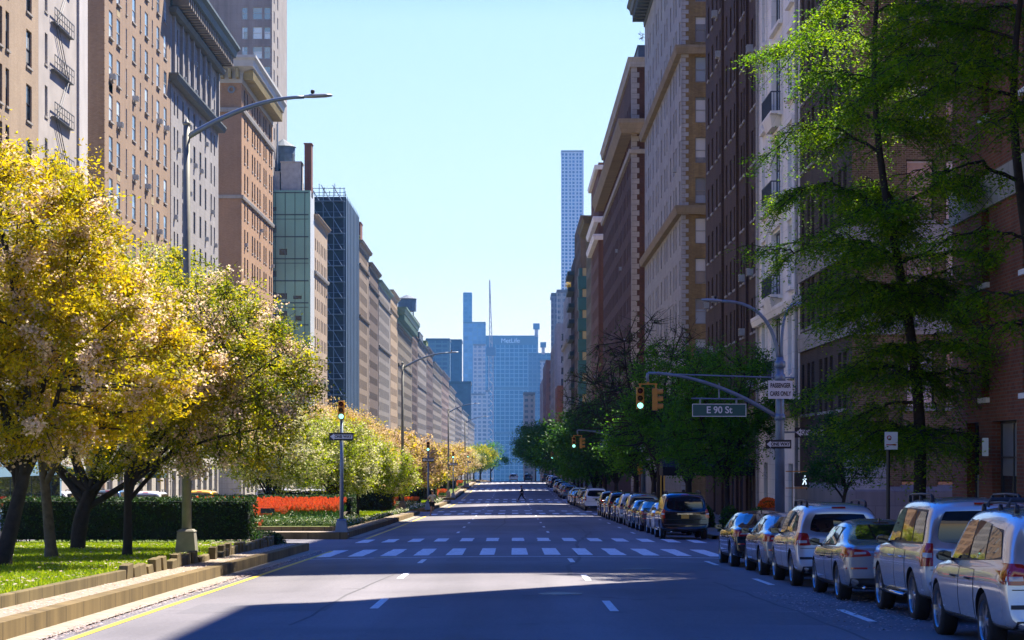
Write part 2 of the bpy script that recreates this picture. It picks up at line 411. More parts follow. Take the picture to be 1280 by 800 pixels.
# leaning granite blocks where the edging is broken up
y = 41.0
while y < 67.6:
    L = random.uniform(.35, .6) * (1.0 if y > 52 else 1.3); lean = random.uniform(-.16, .22); h = .50 + random.uniform(-.12, .07); dx = random.uniform(-.04, .05)
    z = gz(y); x0, x1 = -7.78 + dx, -7.60 + dx
    me_.add([(x0, y, z + .15), (x1, y, z + .15), (x1, y + L, z + .15), (x0, y + L, z + .15), (x0, y + lean, z + h), (x1, y + lean, z + h), (x1, y + L * .93 + lean, z + h + .02), (x0, y + L * .93 + lean, z + h + .02)],
            [(0, 3, 2, 1), (4, 5, 6, 7), (0, 1, 5, 4), (1, 2, 6, 5), (2, 3, 7, 6), (3, 0, 4, 7)])
    y += L + random.uniform(.10, .32)
o = me_.build('edging_stones', m_gran2, bevel=.015); tag(o, kind='structure')
mb = MB(); strip(mb, -6.7, -6.25, 8, 69, lambda x, y: gz(y) + .035, 3, 1)
for (a, b_) in MED[1:]: strip(mb, -6.7, -6.25, a, b_, lambda x, y: gz(y) + .035, 3, 1)
tag(mb.build('gutter', plain('gutter_concrete', (.36, .31, .235), .9, var=.22, scale=5)), kind='structure')
# ------------------------------------------------------------------ buildings
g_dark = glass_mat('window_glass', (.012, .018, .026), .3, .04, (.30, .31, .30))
g_lit = glass_mat('window_glass_sky_tint', (.10, .16, .22), .45, .04, (.50, .55, .58), 1.0, 1.9)  # pale blue base paints reflected sky into the panes
f_dark = plain('frame_dark', (.03, .032, .035), .5, var=0); f_white = plain('frame_white', (.55, .54, .5), .6, var=0)
f_brown = plain('frame_brown', (.09, .06, .045), .6, var=0); f_grey = plain('frame_grey', (.22, .24, .25), .5, var=0)
m_lime = stone('limestone', (.46, .42, .37)); m_roof = plain('roof_gravel', (.16, .15, .14), .95)
m_ac = plain('air_conditioner_case', (.45, .46, .46), .5, var=.1, scale=4); m_grille = plain('grille', (.10, .105, .11), .6, var=0)
WIN = {}
def win_mesh(w_, h, frame, glass, style='sash'):
    k = (round(w_, 2), round(h, 2), frame.name, glass.name, style)
    if k in WIN: return WIN[k]
    a = MB(); t = .06
    a.box(0, w_, .0, .08, 0, t); a.box(0, w_, .0, .08, h - t, h); a.box(0, t, .0, .08, t, h - t); a.box(w_ - t, w_, .0, .08, t, h - t)
    if style == 'sash': a.box(t, w_ - t, .01, .07, h * .5 - .03, h * .5 + .03)
    if style == 'casement':
        a.box(w_ / 2 - .03, w_ / 2 + .03, .01, .07, t, h - t); a.box(t, w_ - t, .01, .07, h * .72 - .02, h * .72 + .02)
    if style == 'triple':
        for q in (.3, .7): a.box(w_ * q - .03, w_ * q + .03, .01, .07, t, h - t)
        a.box(t, w_ - t, .012, .068, h * .55 - .02, h * .55 + .02)
    p = MB()
    if style == 'sash':   # the upper sash stands in front of the lower one
        p.quad((t, .03, h * .5), (w_ - t, .03, h * .5), (w_ - t, .03, h - t), (t, .03, h - t)); p.quad((t, .055, t), (w_ - t, .055, t), (w_ - t, .055, h * .5), (t, .055, h * .5))
    else: p.quad((t, .04, t), (w_ - t, .04, t), (w_ - t, .04, h - t), (t, .04, h - t))
    WIN[k] = (a, p, a.mesh('window', frame), p.mesh('pane', glass)); return WIN[k]
AC = None
def ac_mesh():
    global AC
    if AC is None:
        a = MB(); a.box(0, .62, -.38, .1, 0, .42, 0); a.box(.04, .58, -.385, -.38, .04, .38, 1); AC = a.mesh('air_conditioner', [m_ac, m_grille])
    return AC
def proj(p):
    return 640 + p[0] * F / p[1], 570 - (p[2] - CZ) * F / p[1]
class Bld:
    def __init__(s, label, cat, sd, xf, D, Y0, Y1, ztop, name='apartment_building', group=None):
        s.sd, s.xf, s.D, s.Y0, s.Y1, s.zt = sd, xf, D, Y0, Y1, ztop
        s.zb = gz(Y0) + .15 if gz(Y0) < gz(Y1) else gz(Y1) + .15
        s.zb = min(gz(Y0), gz(Y1)) - .3
        s.g = gz((Y0 + Y1) / 2) + .15
        s.root = empty(name, (xf, Y0, s.g), 0, label, cat, group)
        s.wins = []; s.rng = random.Random(int(Y0 * 7 + sd))
    # frames: face 'f' avenue front (u measured from the near corner), 'n' side that looks at the camera (u measured from the front corner)
    def P(s, face, u, v, d=0):
        if face == 'f': return (s.xf + s.sd * d, s.Y0 + u, v)
        return (s.xf + s.sd * u, s.Y0 + d, v)
    def walls(s, mat, cols=(), rows=(), ncols=(), nrows=None, depth=.22, nmat=None, openings=(), nopenings=(), z_from=None, z_to=None, style='sash', frame=f_dark, glass=g_dark, part='wall', nface=True, fface=True, rest=True, skip=None):
        """cols: (u centre, width); rows: (sill height, height) in absolute z"""
        z0 = s.zb if z_from is None else z_from; z1 = s.zt if z_to is None else z_to
        nrows = rows if nrows is None else nrows
        mb = MB()
        for face, W, cs, rs, mi, ops in (('f', s.Y1 - s.Y0, cols, rows, 0, openings), ('n', s.D, ncols, nrows, 1 if nmat else 0, nopenings)):
            if face == 'n' and not nface: continue
            if face == 'f' and not fface: continue
            holes = [(c - w_ / 2, c + w_ / 2, r, r + h, None) for c, w_ in cs for r, h in rs if r > z0 + .05 and r + h < z1 - .05] + [(a, b_, c, d_, st) for a, b_, c, d_, st in ops]
            if skip: holes = [h for h in holes if not skip(face, h[0], h[2])]
            us = sorted({0, W} | {q for h in holes for q in h[:2]}); vs_ = sorted({z0, z1} | {q for h in holes for q in h[2:4]})
            us = [round(q, 4) for q in us]; vs_ = [round(q, 4) for q in vs_]
            hs = set()
            ui = {q: i for i, q in enumerate(us)}; vi = {q: i for i, q in enumerate(vs_)}
            for h in holes:
                for i in range(ui[round(h[0], 4)], ui[round(h[1], 4)]):
                    for j in range(vi[round(h[2], 4)], vi[round(h[3], 4)]): hs.add((i, j))
            # merge runs along v for speed
            for i in range(len(us) - 1):
                j = 0
                while j < len(vs_) - 1:
                    if (i, j) in hs: j += 1; continue
                    k = j
                    while k < len(vs_) - 1 and (i, k) not in hs: k += 1
                    mb.quad(s.P(face, us[i], vs_[j]), s.P(face, us[i + 1], vs_[j]), s.P(face, us[i + 1], vs_[k]), s.P(face, us[i], vs_[k]), mi); j = k
            for a, b_, c, d_, st in holes:
                q = [(a, c), (b_, c), (b_, d_), (a, d_)]
                for k in range(4):
                    (u0, v0), (u1, v1) = q[k], q[(k + 1) % 4]
                    mb.quad(s.P(face, u0, v0), s.P(face, u1, v1), s.P(face, u1, v1, depth), s.P(face, u0, v0, depth), mi)
                s.wins.append((face, a, c, b_ - a, d_ - c, depth - .09, frame, glass, st or style))
        s.last = mb.build(part, [mat, nmat] if nmat else mat, s.root)
    def podium(s, mat, h=7.6, pitch=4.2, ow=2.5, arch=False):
        n = int((s.Y1 - s.Y0 - .8) / pitch); st_ = (s.Y1 - s.Y0) / n; ops = []
        for k in range(n):
            c = st_ * (k + .5); ops.append((c - ow / 2, c + ow / 2, s.g + (.5 if k % 3 else .05), s.g + 3.4, 'casement')); ops.append((c - ow * .38, c + ow * .38, s.g + 4.7, s.g + 6.8, 'casement'))
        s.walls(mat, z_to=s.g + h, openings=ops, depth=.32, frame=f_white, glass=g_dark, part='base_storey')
        s.band(s.g + h - .1, .45, .3, mat); s.band(s.g + 3.85, .3, .12, mat)
    def shell(s, mat=None):
        """far side, back and roof with a parapet"""
        mb = MB(); xa, xb = s.xf, s.xf + s.sd * s.D; y0, y1 = s.Y0, s.Y1
        mb.quad((xa, y1, s.zb), (xb, y1, s.zb), (xb, y1, s.zt), (xa, y1, s.zt), 0); mb.quad((xb, y0, s.zb), (xb, y1, s.zb), (xb, y1, s.zt), (xb, y0, s.zt), 0)
        k = .4 * s.sd
        mb.quad((xa + k, y0 + .4, s.zt - .9), (xb - k, y0 + .4, s.zt - .9), (xb - k, y1 - .4, s.zt - .9), (xa + k, y1 - .4, s.zt - .9), 1)
        o = [(xa, y0), (xb, y0), (xb, y1), (xa, y1)]; i_ = [(xa + k, y0 + .4), (xb - k, y0 + .4), (xb - k, y1 - .4), (xa + k, y1 - .4)]
        for a in range(4):
            b_ = (a + 1) % 4
            mb.quad((*o[a], s.zt), (*o[b_], s.zt), (*i_[b_], s.zt), (*i_[a], s.zt), 0)
            mb.quad((*i_[a], s.zt), (*i_[b_], s.zt), (*i_[b_], s.zt - .9), (*i_[a], s.zt - .9), 0)
        mb.build('roof', [mat or m_roof, m_roof], s.root)
    def trim(s, name, prof, mat, faces='fn', u1=None):
        """profile [(projection, z)...] swept along the front and the near side"""
        mb = MB(); rings = []
        path = []
        if 'f' in faces: path.append(lambda p: (s.xf - s.sd * p, s.Y1 if u1 is None else s.Y0 + u1))
        path.append(lambda p: (s.xf - s.sd * p, s.Y0 - (p if 'n' in faces else 0)))
        if 'n' in faces: path.append(lambda p: (s.xf + s.sd * s.D, s.Y0 - p))
        for f in path: rings += [(*f(p), z) for p, z in prof]
        n = len(prof); fs = []
        for i in range(len(path) - 1):
            for k in range(n - 1): fs.append((i * n + k, i * n + k + 1, (i + 1) * n + k + 1, (i + 1) * n + k))
        fs.append(tuple(range(n))); fs.append(tuple(range((len(path) - 1) * n, len(path) * n)))
        mb.add(rings, fs); return mb.build(name, mat, s.root)
    def band(s, z, h=.35, p=.15, mat=None, name='string_course', faces='fn'):
        return s.trim(name, [(-.05, z), (p, z), (p * 1.3, z + h * .7), (p * 1.3, z + h), (-.05, z + h + .02)], mat or m_lime, faces)
    def cornice(s, z, h=1.6, p=1.1, mat=None, dent=1.1, faces='fn', bmat=None, name='cornice'):
        mat = mat or m_lime
        cn = s.trim(name, [(-.05, z - h), (.12, z - h), (.18, z - h * .62), (.3, z - h * .55), (p * .8, z - h * .42), (p * .86, z - h * .2), (p, z - h * .1), (p, z), (-.05, z + .03)], mat, faces)
        if dent:
            L = []
            if 'f' in faces:
                n = min(60, int((s.Y1 - s.Y0) / dent)); st_ = (s.Y1 - s.Y0 - .3) / n
                for k in range(n):
                    a, b_ = sorted((s.xf - s.sd * .17, s.xf - s.sd * p * .72)); L.append((a, b_, s.Y0 + .2 + k * st_, s.Y0 + .2 + k * st_ + dent * .4))
            if 'n' in faces:
                n = min(30, int(s.D / dent)); st_ = (s.D - .3) / n
                for k in range(n):
                    a, b_ = sorted((s.xf + s.sd * (.2 + k * st_), s.xf + s.sd * (.2 + k * st_ + dent * .4))); L.append((a, b_, s.Y0 - p * .72, s.Y0 - .17))
            ms_k = {}
            for (a, b_, c, d_) in L:
                kk = (round(b_ - a, 3), round(d_ - c, 3))
                if kk not in ms_k: t_ = MB(); t_.box(0, b_ - a, 0, d_ - c, 0, h * .37); ms_k[kk] = t_.mesh('bracket', bmat or mat)
                link('bracket', ms_k[kk], cn, Vector((a, c, z - h * .85)) - s.root.location)
    def quoins(s, z0, z1, mat, w_=.9, h=.42, p=.05, faces='fn', alt=.55, ux=0, name='quoin'):
        mb = MB(); z = z0; k = 0
        while z < z1 - h:
            a = w_ if k % 2 else w_ * alt; b_ = w_ * alt if k % 2 else w_
            xo = s.xf - s.sd * p; xi = s.xf + s.sd * b_
            mb.box(min(xo, xi), max(xo, xi), s.Y0 - p + ux, s.Y0 + a + ux, z + .02, z + h - .02); z += h; k += 1
        mb.build(name, mat, s.root)
    def fin(s, sills=None, acp=0.0, child=0, maxn=100, lintel=None):
        """places the windows: every one is a part; past 100 the smallest ones share one mesh"""
        L = []
        for w_ in s.wins:
            face, u, v, ww, hh = w_[:5]
            p = proj(s.P(face, u + ww / 2, v + hh / 2))
            Yd = s.P(face, u + ww / 2, v)[1]
            if not (-40 < p[0] < 1330 and -60 < p[1] < 720): continue
            a = ww * hh / Yd ** 2 * (abs(s.xf) / Yd if face == 'f' else 1)
            L.append((a, w_))
        L.sort(key=lambda q: -q[0]); rest = {}
        sb = MB()
        for i, (a, (face, u, v, ww, hh, dp, fr, gl, st)) in enumerate(L):
            A, Pn, mA, mP = win_mesh(ww, hh, fr, gl, st)
            if face == 'n':
                # local x runs to +X
                o = s.P('n', u if s.sd > 0 else u + ww, v, dp); rot = 0
            else:
                if s.sd > 0: o = s.P('f', u + ww, v, dp); rot = -math.pi / 2
                else: o = s.P('f', u, v, dp); rot = math.pi / 2
            if i < maxn:
                q = bpy.data.objects.new('window', mA); col.objects.link(q); q.parent = s.root
                q.location = Vector(o) - s.root.location; q.rotation_euler = (0, 0, rot)
                c = bpy.data.objects.new('pane', mP); col.objects.link(c); c.parent = q
                if sills is not None:
                    k_ = ('sill', round(ww, 2), sills.name)
                    if k_ not in WIN: t_ = MB(); t_.box(-.06, ww + .06, -dp - .09, -dp + .10, -.13, -.003); WIN[k_] = t_.mesh('sill', sills)
                    c = bpy.data.objects.new('sill', WIN[k_]); col.objects.link(c); c.parent = q
            else:
                M = Matrix.Translation(o) @ Matrix.Rotation(rot, 4, 'Z')
                for src, m_ in ((A, 0), (Pn, 1)):
                    key = (fr.name, gl.name)
                    rest.setdefault(key, (MB(), fr, gl))[0].add([M @ Vector(p) for p in src.v], src.f, m_)
            if sills is not None and i >= maxn:
                pr = .09
                if face == 'f': x0, x1 = sorted((s.xf - s.sd * pr, s.xf + s.sd * .12)); sb.box(x0, x1, s.Y0 + u - .06, s.Y0 + u + ww + .06, v - .13, v - .003)
                else: x0, x1 = sorted((s.xf + s.sd * (u - .06), s.xf + s.sd * (u + ww + .06))); sb.box(x0, x1, s.Y0 - pr, s.Y0 + .12, v - .13, v - .003)
            if lintel is not None and face == 'n':
                x0, x1 = sorted((s.xf + s.sd * (u - .15), s.xf + s.sd * (u + ww + .15))); sb.box(x0, x1, s.Y0 - .04, s.Y0 + .1, v + hh + .003, v + hh + .28)
            if acp and s.rng.random() < acp and ww > .7 and i < 140:
                q = bpy.data.objects.new('air_conditioner', ac_mesh()); col.objects.link(q); q.parent = s.root
                M = Matrix.Translation(o) @ Matrix.Rotation(rot, 4, 'Z')
                q.location = M @ Vector(((ww - .62) / 2, -.05, .05)) - s.root.location; q.rotation_euler = (0, 0, rot)
        k = 0
        for key, (mb, fr, gl) in rest.items():
            if not k: allmb = MB()
            if k == 0: mats = []
            for q, f in enumerate([0]): pass
            base_ = len(mats); mats += [fr, gl]
            n = len(allmb.v); allmb.v += mb.v; allmb.f += [tuple(n + j for j in f) for f in mb.f]; allmb.m += [base_ + j for j in mb.m]; k += 1
        if k: tag(allmb.build('window', mats, s.root), kind='stuff')
        if sb.v: tag(sb.build('window_sill', sills, s.root), kind='stuff')
    def room(s, mat=None):
        """dark interior so that openings never show daylight"""
        mb = MB(); xa, xb = sorted((s.xf + s.sd * .6, s.xf + s.sd * (s.D - .5)))
        mb.box(xa, xb, s.Y0 + .6, s.Y1 - .5, s.zb, s.zt - 1.2); mb.build('interior', plain('interior_dark', (.02, .02, .02), .9, var=0), s.root)

def rows(z, fh, h, n, ztop): return [(z + i * fh, h) for i in range(n) if z + i * fh + h < ztop]
def cadd(W, *pts): return [(c, w_) for c, w_ in pts if w_ / 2 + .1 < c < W - w_ / 2 - .1]
XR = 14.0; XL = -32.0
def yr(x): return XR * F / (x - 640)
def yl(x, X=XL): return X * F / (x - 640)

def bulkhead(s, x0, x1, y0, y1, h, mat, name='roof_bulkhead'):
    mb = MB(); xa, xb = sorted((x0, x1)); mb.box(xa, xb, y0, y1, s.zt - .9, s.zt + h); mb.box(xa - .12, xb + .12, y0 - .12, y1 + .12, s.zt + h, s.zt + h + .15)
    mb.build(name, mat, s.root)

# ---- right side -------------------------------------------------------------
bk_red = brick('brick_red', (.36, .105, .045), (.24, .07, .03), (.24, .17, .12), .25, .088, .014, .25, .25)
bk_brn = brick('brick_brown', (.27, .155, .07), (.14, .075, .035), (.32, .25, .15), .22, .078, .014, .3, .3)
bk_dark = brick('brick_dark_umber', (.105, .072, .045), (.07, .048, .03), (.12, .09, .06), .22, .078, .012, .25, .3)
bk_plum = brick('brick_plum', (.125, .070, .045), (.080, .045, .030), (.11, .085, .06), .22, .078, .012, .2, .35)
bk_tan = brick('brick_mustard', (.42, .28, .10), (.32, .20, .07), (.25, .2, .13), .25, .09, .012, .25, .35)
lime_w = stone('limestone_white', (.84, .80, .74), 1.6, .8, .012, .06, .15, .72)
lime_g = stone('limestone_grey', (.50, .48, .45), 1.0, .42, .01, .1, .3)

# R1 red brick corner building, only its lower storeys are in frame
b = Bld('deep red brick building at the right edge with pale window sills and a limestone band', 'building', 1, 11.8, 22, 22, 56, 37.5)
W = 34.0; c1 = [(W - 3.9, .85), (W - 8.2, 1.0), (W - 12.5, .95), (W - 17, 1.0), (W - 22, 1.0), (W - 27, 1.0), (W - 31, 1.0)]
gb = b.g - .4
op = []
for c in (2.5, 5.9, 10.0, 14, 18, 22): op.append((W - c - (.7 if c != 5.9 else 1.25), W - c + (.7 if c != 5.9 else 1.25), gb + .6, gb + 3.75, 'casement' if c == 5.9 else 'fixed'))
b.walls(bk_red, c1, [(zt(497, 52), 2.3), (zt(354, 52), 2.55), (zt(145, 52), 2.6)] + rows(zt(145, 52) + 3.6, 3.3, 2.0, 12, 36), openings=op, depth=.3, frame=f_dark)
b.band(zt(262, 52), .8, .08, stone('band_buff', (.46, .42, .36)), 'stone_band'); b.shell(bk_red); b.cornice(37.5, 1.8, 1.0, lime_g, 1.5)
mb = MB()
mb.box(11.8 - .13, 11.8, 56 - 3.4 - .85, 56 - 3.4 - .72, gb + 2.9, gb + 3.35); mb.build('wall_lamp', emis('lamp_shade_pale', (.35, .42, .5), .05), b.root)
b.fin(lime_w, 0)
# R2 dark brown brick building beyond the side street: side wall looks at the camera
Y2 = 86.0
b = Bld('brown brick building behind the street tree, its side wall facing us across the cross street', 'building', 1, XR, 26, Y2, yr(1000), 50.5)
def u2(x): return (x - 640) * Y2 / F - XR
W = b.Y1 - b.Y0
rw = [(zt(470, Y2) - 1.3, 2.4), (zt(385, Y2) - .0, 2.5), (zt(275, Y2), 2.5), (zt(155, Y2), 2.6), (zt(55, Y2), 2.5)] + rows(zt(55, Y2) + 3.4, 3.3, 2.1, 9, 44.5)
cf = [(W * .12, .9), (W * .21, .9), (W * .36, .95), (W * .46, .95), (W * .56, .95), (W * .72, .9), (W * .81, .9), (W * .93, .8)]
gr = zt(600, Y2)
ops = [(u2(1045) + .6 - .6, u2(1045) + 1.6 - .6, gr - .6, gr + 1.7, 'fixed')] if False else []
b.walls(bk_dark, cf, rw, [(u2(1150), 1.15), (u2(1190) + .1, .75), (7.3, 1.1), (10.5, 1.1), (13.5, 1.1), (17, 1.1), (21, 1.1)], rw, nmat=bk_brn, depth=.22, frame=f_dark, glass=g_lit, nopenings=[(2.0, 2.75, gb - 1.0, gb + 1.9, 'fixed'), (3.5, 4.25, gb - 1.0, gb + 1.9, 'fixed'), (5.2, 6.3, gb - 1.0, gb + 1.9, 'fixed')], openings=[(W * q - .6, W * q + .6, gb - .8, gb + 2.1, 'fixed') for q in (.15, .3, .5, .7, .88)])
b.band(zt(316, Y2), 1.15, .12, m_lime, 'limestone_band'); b.band(zt(418, Y2), .85, .10, m_lime, 'limestone_band')
b.trim('base_course', [(-.05, b.zb), (.14, b.zb), (.14, zt(614, Y2)), (-.05, zt(606, Y2))], stone('base_granite', (.30, .27, .25), 1.6, 1.0, .015))
mb = MB()
for z_ in (gb - .9, gb + 2.0):
    pass
b.shell(bk_brn); b.cornice(50.5, 1.8, 1.2, m_lime, 1.4); bulkhead(b, 22, 39.5, Y2 + .5, Y2 + 15, 19.5, bk_brn, 'penthouse_tower')
for (uu, zz) in ((u2(1127), zt(412, Y2)),):
    q = bpy.data.objects.new('air_conditioner', ac_mesh()); col.objects.link(q); q.parent = b.root; q.location = Vector((XR + uu, Y2, zz)) - b.root.location
mb = MB()                                 # pale rusticated corner of the ground floors
for k in range(7): mb.box(XR - .09, XR + 1.5, Y2 - .09, Y2 + 1.4, b.zb + .55 + k * .62, b.zb + .55 + k * .62 + .58)
mb.build('corner_pier', lime_g, b.root)
b.fin(m_lime, .0)
# R3 white limestone front
b = Bld('white limestone building with tall framed windows and iron balconies', 'building', 1, XR, 24, yr(1000) + .02, yr(948), 50)
W = b.Y1 - b.Y0; Y3 = b.Y0
zf = [zt(y, 101) for y in (463, 348, 222, 102, -20)]
r3 = [(z, 3.0) for z in zf] + rows(zf[-1] + 4.2, 4.0, 2.8, 8, 44)
b.walls(lime_w, [(3.0, 1.5), (14.0, 1.5)], r3, depth=.26, frame=f_dark, glass=g_lit, openings=[(6.8, 10.4, z - .1, z + h_ + .25, 'triple') for z, h_ in r3] + [(W * q - .8, W * q + .8, b.g, b.g + 3.2, 'casement') for q in (.2, .5, .8)], nface=True)
mb = MB()                                 # moulded surrounds
for z, h_ in r3[:6]:
    for c, w_ in ((3.0, 1.5), (8.6, 3.6), (14.0, 1.5)):
        a = c - w_ / 2; e = c + w_ / 2; y0 = b.Y0; hh = h_ + (.25 if w_ > 2 else 0); z0 = z - (.1 if w_ > 2 else 0)
        mb.box(XR - .10, XR - .002, y0 + a - .28, y0 + a - .004, z0 - .1, z0 + hh + .25); mb.box(XR - .10, XR - .002, y0 + e + .004, y0 + e + .28, z0 - .1, z0 + hh + .25)
        mb.box(XR - .14, XR - .002, y0 + a - .3, y0 + e + .3, z0 + hh + .255, z0 + hh + .5)
        mb.box(XR - .22, XR - .002, y0 + a - .3, y0 + e + .3, z0 - .3, z0 - .104)
mb.build('window_surround', lime_w, b.root)
for k, z in enumerate(zf[:4]):            # iron balconies at the wide windows
    mb = MB(); y0 = b.Y0 + 6.6; y1 = b.Y0 + 10.6; xo = XR - .6
    mb.box(xo, XR, y0, y1, z - .34, z - .2, 0)
    if k != 2: mb.tbox((xo + XR) / 2 + .05, (y0 + y1) / 2, z - .95, z - .345, .2, 1.3, .35, 1.6, 1)
    for j in range(22):
        yy = y0 + (y1 - y0) * j / 21; mb.box(xo, xo + .035, yy - .017, yy + .017, z - .2, z + .75, 2)
    for j in range(5):
        xx = xo + .57 * j / 4; mb.box(xx, xx + .03, y0, y0 + .03, z - .2, z + .75, 2)
    mb.box(xo - .01, xo + .05, y0, y1, z + .75, z + .81, 2); mb.box(xo + .05, XR, y0, y0 + .05, z + .75, z + .81, 2)
    mb.build('balcony', [lime_w, lime_w, plain('iron_blue_black', (.03, .045, .07), .5, var=0)], b.root)
b.band(zt(382, 101), .5, .35, lime_w, 'cornice'); b.band(zt(520, 101), .8, .5, stone('sand_cornice', (.36, .28, .17)), 'cornice')
mb = MB()
for u in (.25, W - .6): mb.tube([(XR - .14, b.Y0 + u, b.g), (XR - .14, b.Y0 + u, 45)], .09, 8)
mb.build('drain_pipe', lime_g, b.root)
b.shell(lime_w); b.cornice(50, 1.6, 1.0, lime_w); b.fin(None, 0)
# R4 plum brick
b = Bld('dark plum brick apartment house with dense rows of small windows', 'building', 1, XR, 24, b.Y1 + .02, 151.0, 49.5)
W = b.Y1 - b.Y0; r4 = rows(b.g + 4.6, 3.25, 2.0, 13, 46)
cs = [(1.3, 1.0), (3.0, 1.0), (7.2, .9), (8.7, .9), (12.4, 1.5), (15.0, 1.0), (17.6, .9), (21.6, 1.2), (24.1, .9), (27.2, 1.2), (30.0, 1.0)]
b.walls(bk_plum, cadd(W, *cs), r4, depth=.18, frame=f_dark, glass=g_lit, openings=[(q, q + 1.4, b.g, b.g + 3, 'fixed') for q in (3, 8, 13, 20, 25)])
for u in (5.0, 10.4, 19.4):
    mb = MB(); mb.box(XR - .16, XR - .002, b.Y0 + u, b.Y0 + u + .5, b.g, 46.8); mb.build('pilaster', bk_plum, b.root)
b.trim('base_course', [(-.05, b.zb), (.12, b.zb), (.12, b.g + 3.9), (.3, b.g + 4.0), (.3, b.g + 4.3), (-.05, b.g + 4.35)], stone('sand_base', (.30, .24, .16))) if False else None
b.band(b.g + 3.7, .5, .2, stone('sand_base', (.30, .24, .16))); b.shell(bk_plum); b.cornice(49.5, 1.4, .9, lime_g); b.fin(lime_g, .10)
# entrance canopy of R4
aw = empty('entrance_awning', (10.8, 122, gz(122) + .15), 0, 'long black entrance awning over the pavement, numbered 1088 on its valance', 'awning')
mb = MB(); z = gz(122) + .15
mb.add([(8.7, 120.6, z + 2.6), (8.7, 123.4, z + 2.6), (8.7, 123.4, z + 3.1), (8.7, 122, z + 3.6), (8.7, 120.6, z + 3.1), (14.0, 120.6, z + 2.6), (14.0, 123.4, z + 2.6), (14.0, 123.4, z + 3.1), (14.0, 122, z + 3.6), (14.0, 120.6, z + 3.1)],
       [(0, 1, 2, 3, 4), (0, 4, 9, 5), (4, 3, 8, 9), (3, 2, 7, 8), (2, 1, 6, 7), (1, 0, 5, 6)])
m_black = plain('canvas_black', (.006, .006, .008), .8, var=0); mb.build('canopy', m_black, aw)
for (x, y) in ((8.8, 120.7), (8.8, 123.3)):
    mb = MB(); mb.tube([(x, y, z), (x, y, z + 2.6)], .04, 8); mb.build('post', plain('brass', (.55, .36, .1), .35, .9, 0), aw)
# R5 light grey limestone with mustard brick side wall
Y5 = yr(853) + .5
b = Bld('pale limestone corner building with a mustard brick side wall and long stone ledges', 'building', 1, XR, 26, Y5, yr(806), zt(8, yr(806)))
W = b.Y1 - b.Y0; r5 = rows(zt(556, Y5), 3.32, 2.1, 14, b.zt - 1.6)
cs = [(2.2, 1.3), (6.2, 1.1), (8.6, 1.1), (12.2, 1.2), (16.6, 1.1), (19.2, 1.1), (23.6, 1.2), (28, 1.1), (30.6, 1.1), (35, 1.2), (39.5, 1.1), (42.2, 1.1), (46, 1.2)]
b.walls(lime_g, cadd(W, *cs), r5, [(1.55, .9), (6, 1.1), (10, 1.1)], r5, nmat=bk_tan, depth=.25, frame=f_grey, glass=g_lit)
for yy in (68, 268): b.band(zt(yy, Y5), .7, .45, stone('sand_cornice', (.36, .28, .17)), 'stone_ledge')
b.quoins(b.zb, b.zt - 2, lime_g, .55, .36, .06); b.shell(bk_tan)
b.cornice(b.zt, 2.2, 1.9, plain('copper_verdigris_grey', (.11, .14, .14), .7), 1.6); b.fin(None, .05)
# R6 red brick with limestone corner strips, big sandstone cornice
Y6 = yr(790)
b = Bld('red brick tower block edged with toothed limestone blocks and a deep sandstone cornice', 'building', 1, XR, 26, Y6, yr(754), zt(72, Y6))
W = b.Y1 - b.Y0; bk_mar = brick('brick_maroon', (.15, .058, .03), (.10, .038, .02), (.12, .085, .055), .25, .088, .014, .2, .3); r6 = rows(zt(560, Y6), 3.25, 1.9, 14, b.zt - 1.5)
cs = [(3 + 3.3 * i + (.5 if i % 3 == 0 else 0), 1.1) for i in range(26)]
b.walls(bk_mar, cadd(W, *cs), r6, depth=.22, frame=f_brown, nmat=bk_mar)
b.quoins(b.zb, b.zt - .3, m_lime, .85, .62, .07, alt=.68)
b.band(zt(168, Y6), 1.6, 1.3, stone('sand_cornice', (.36, .28, .17)), 'cornice'); b.band(zt(192, Y6), .5, .3); b.band(zt(84, Y6), .6, .25)
b.cornice(b.zt, 1.0, .5, m_lime, 0); b.shell(bk_mar)
bulkhead(b, XR + .8, XR + 9, Y6 + 1, Y6 + 9, 1.5, plain('slate_blue', (.06, .09, .14), .6)); b.fin(None, .07)
# R7 orange-brown brick with white ledges
Y7 = yr(748)
bk_or = brick('brick_russet', (.26, .12, .055), (.20, .09, .045), (.18, .12, .08), .22, .078, .012, .15, .25)
b = Bld('russet brick building with two white ledges near its top, beyond the third cross street', 'building', 1, XR, 22, Y7, yr(739), zt(203, Y7))
W = b.Y1 - b.Y0; r7 = rows(b.g + 5, 3.25, 1.9, 15, b.zt - 1)
b.walls(bk_or, cadd(W, *[(2 + 3.1 * i, 1.2) for i in range(8)]), r7, depth=.2, frame=f_brown)
for yy in (278, 300): b.band(zt(yy, Y7), .9, .7, lime_w, 'white_ledge')
b.band(zt(212, Y7), .7, .5, lime_w); b.shell(bk_or); b.fin(None, .1)
# R8 olive limestone
b = Bld('narrow olive limestone front squeezed beyond the russet building', 'building', 1, XR, 22, b.Y1 + .02, yr(732) - 4, zt(272, b.Y1))
b.walls(stone('olive_stone', (.24, .20, .11)), [(3 + 3.6 * i, 1.3) for i in range(6)], rows(b.g + 5, 3.4, 2, 14, b.zt - 1), depth=.2); b.cornice(b.zt, 2.4, 1.6, stone('olive_stone', (.24, .20, .11)), 0)
b.shell(); b.fin()
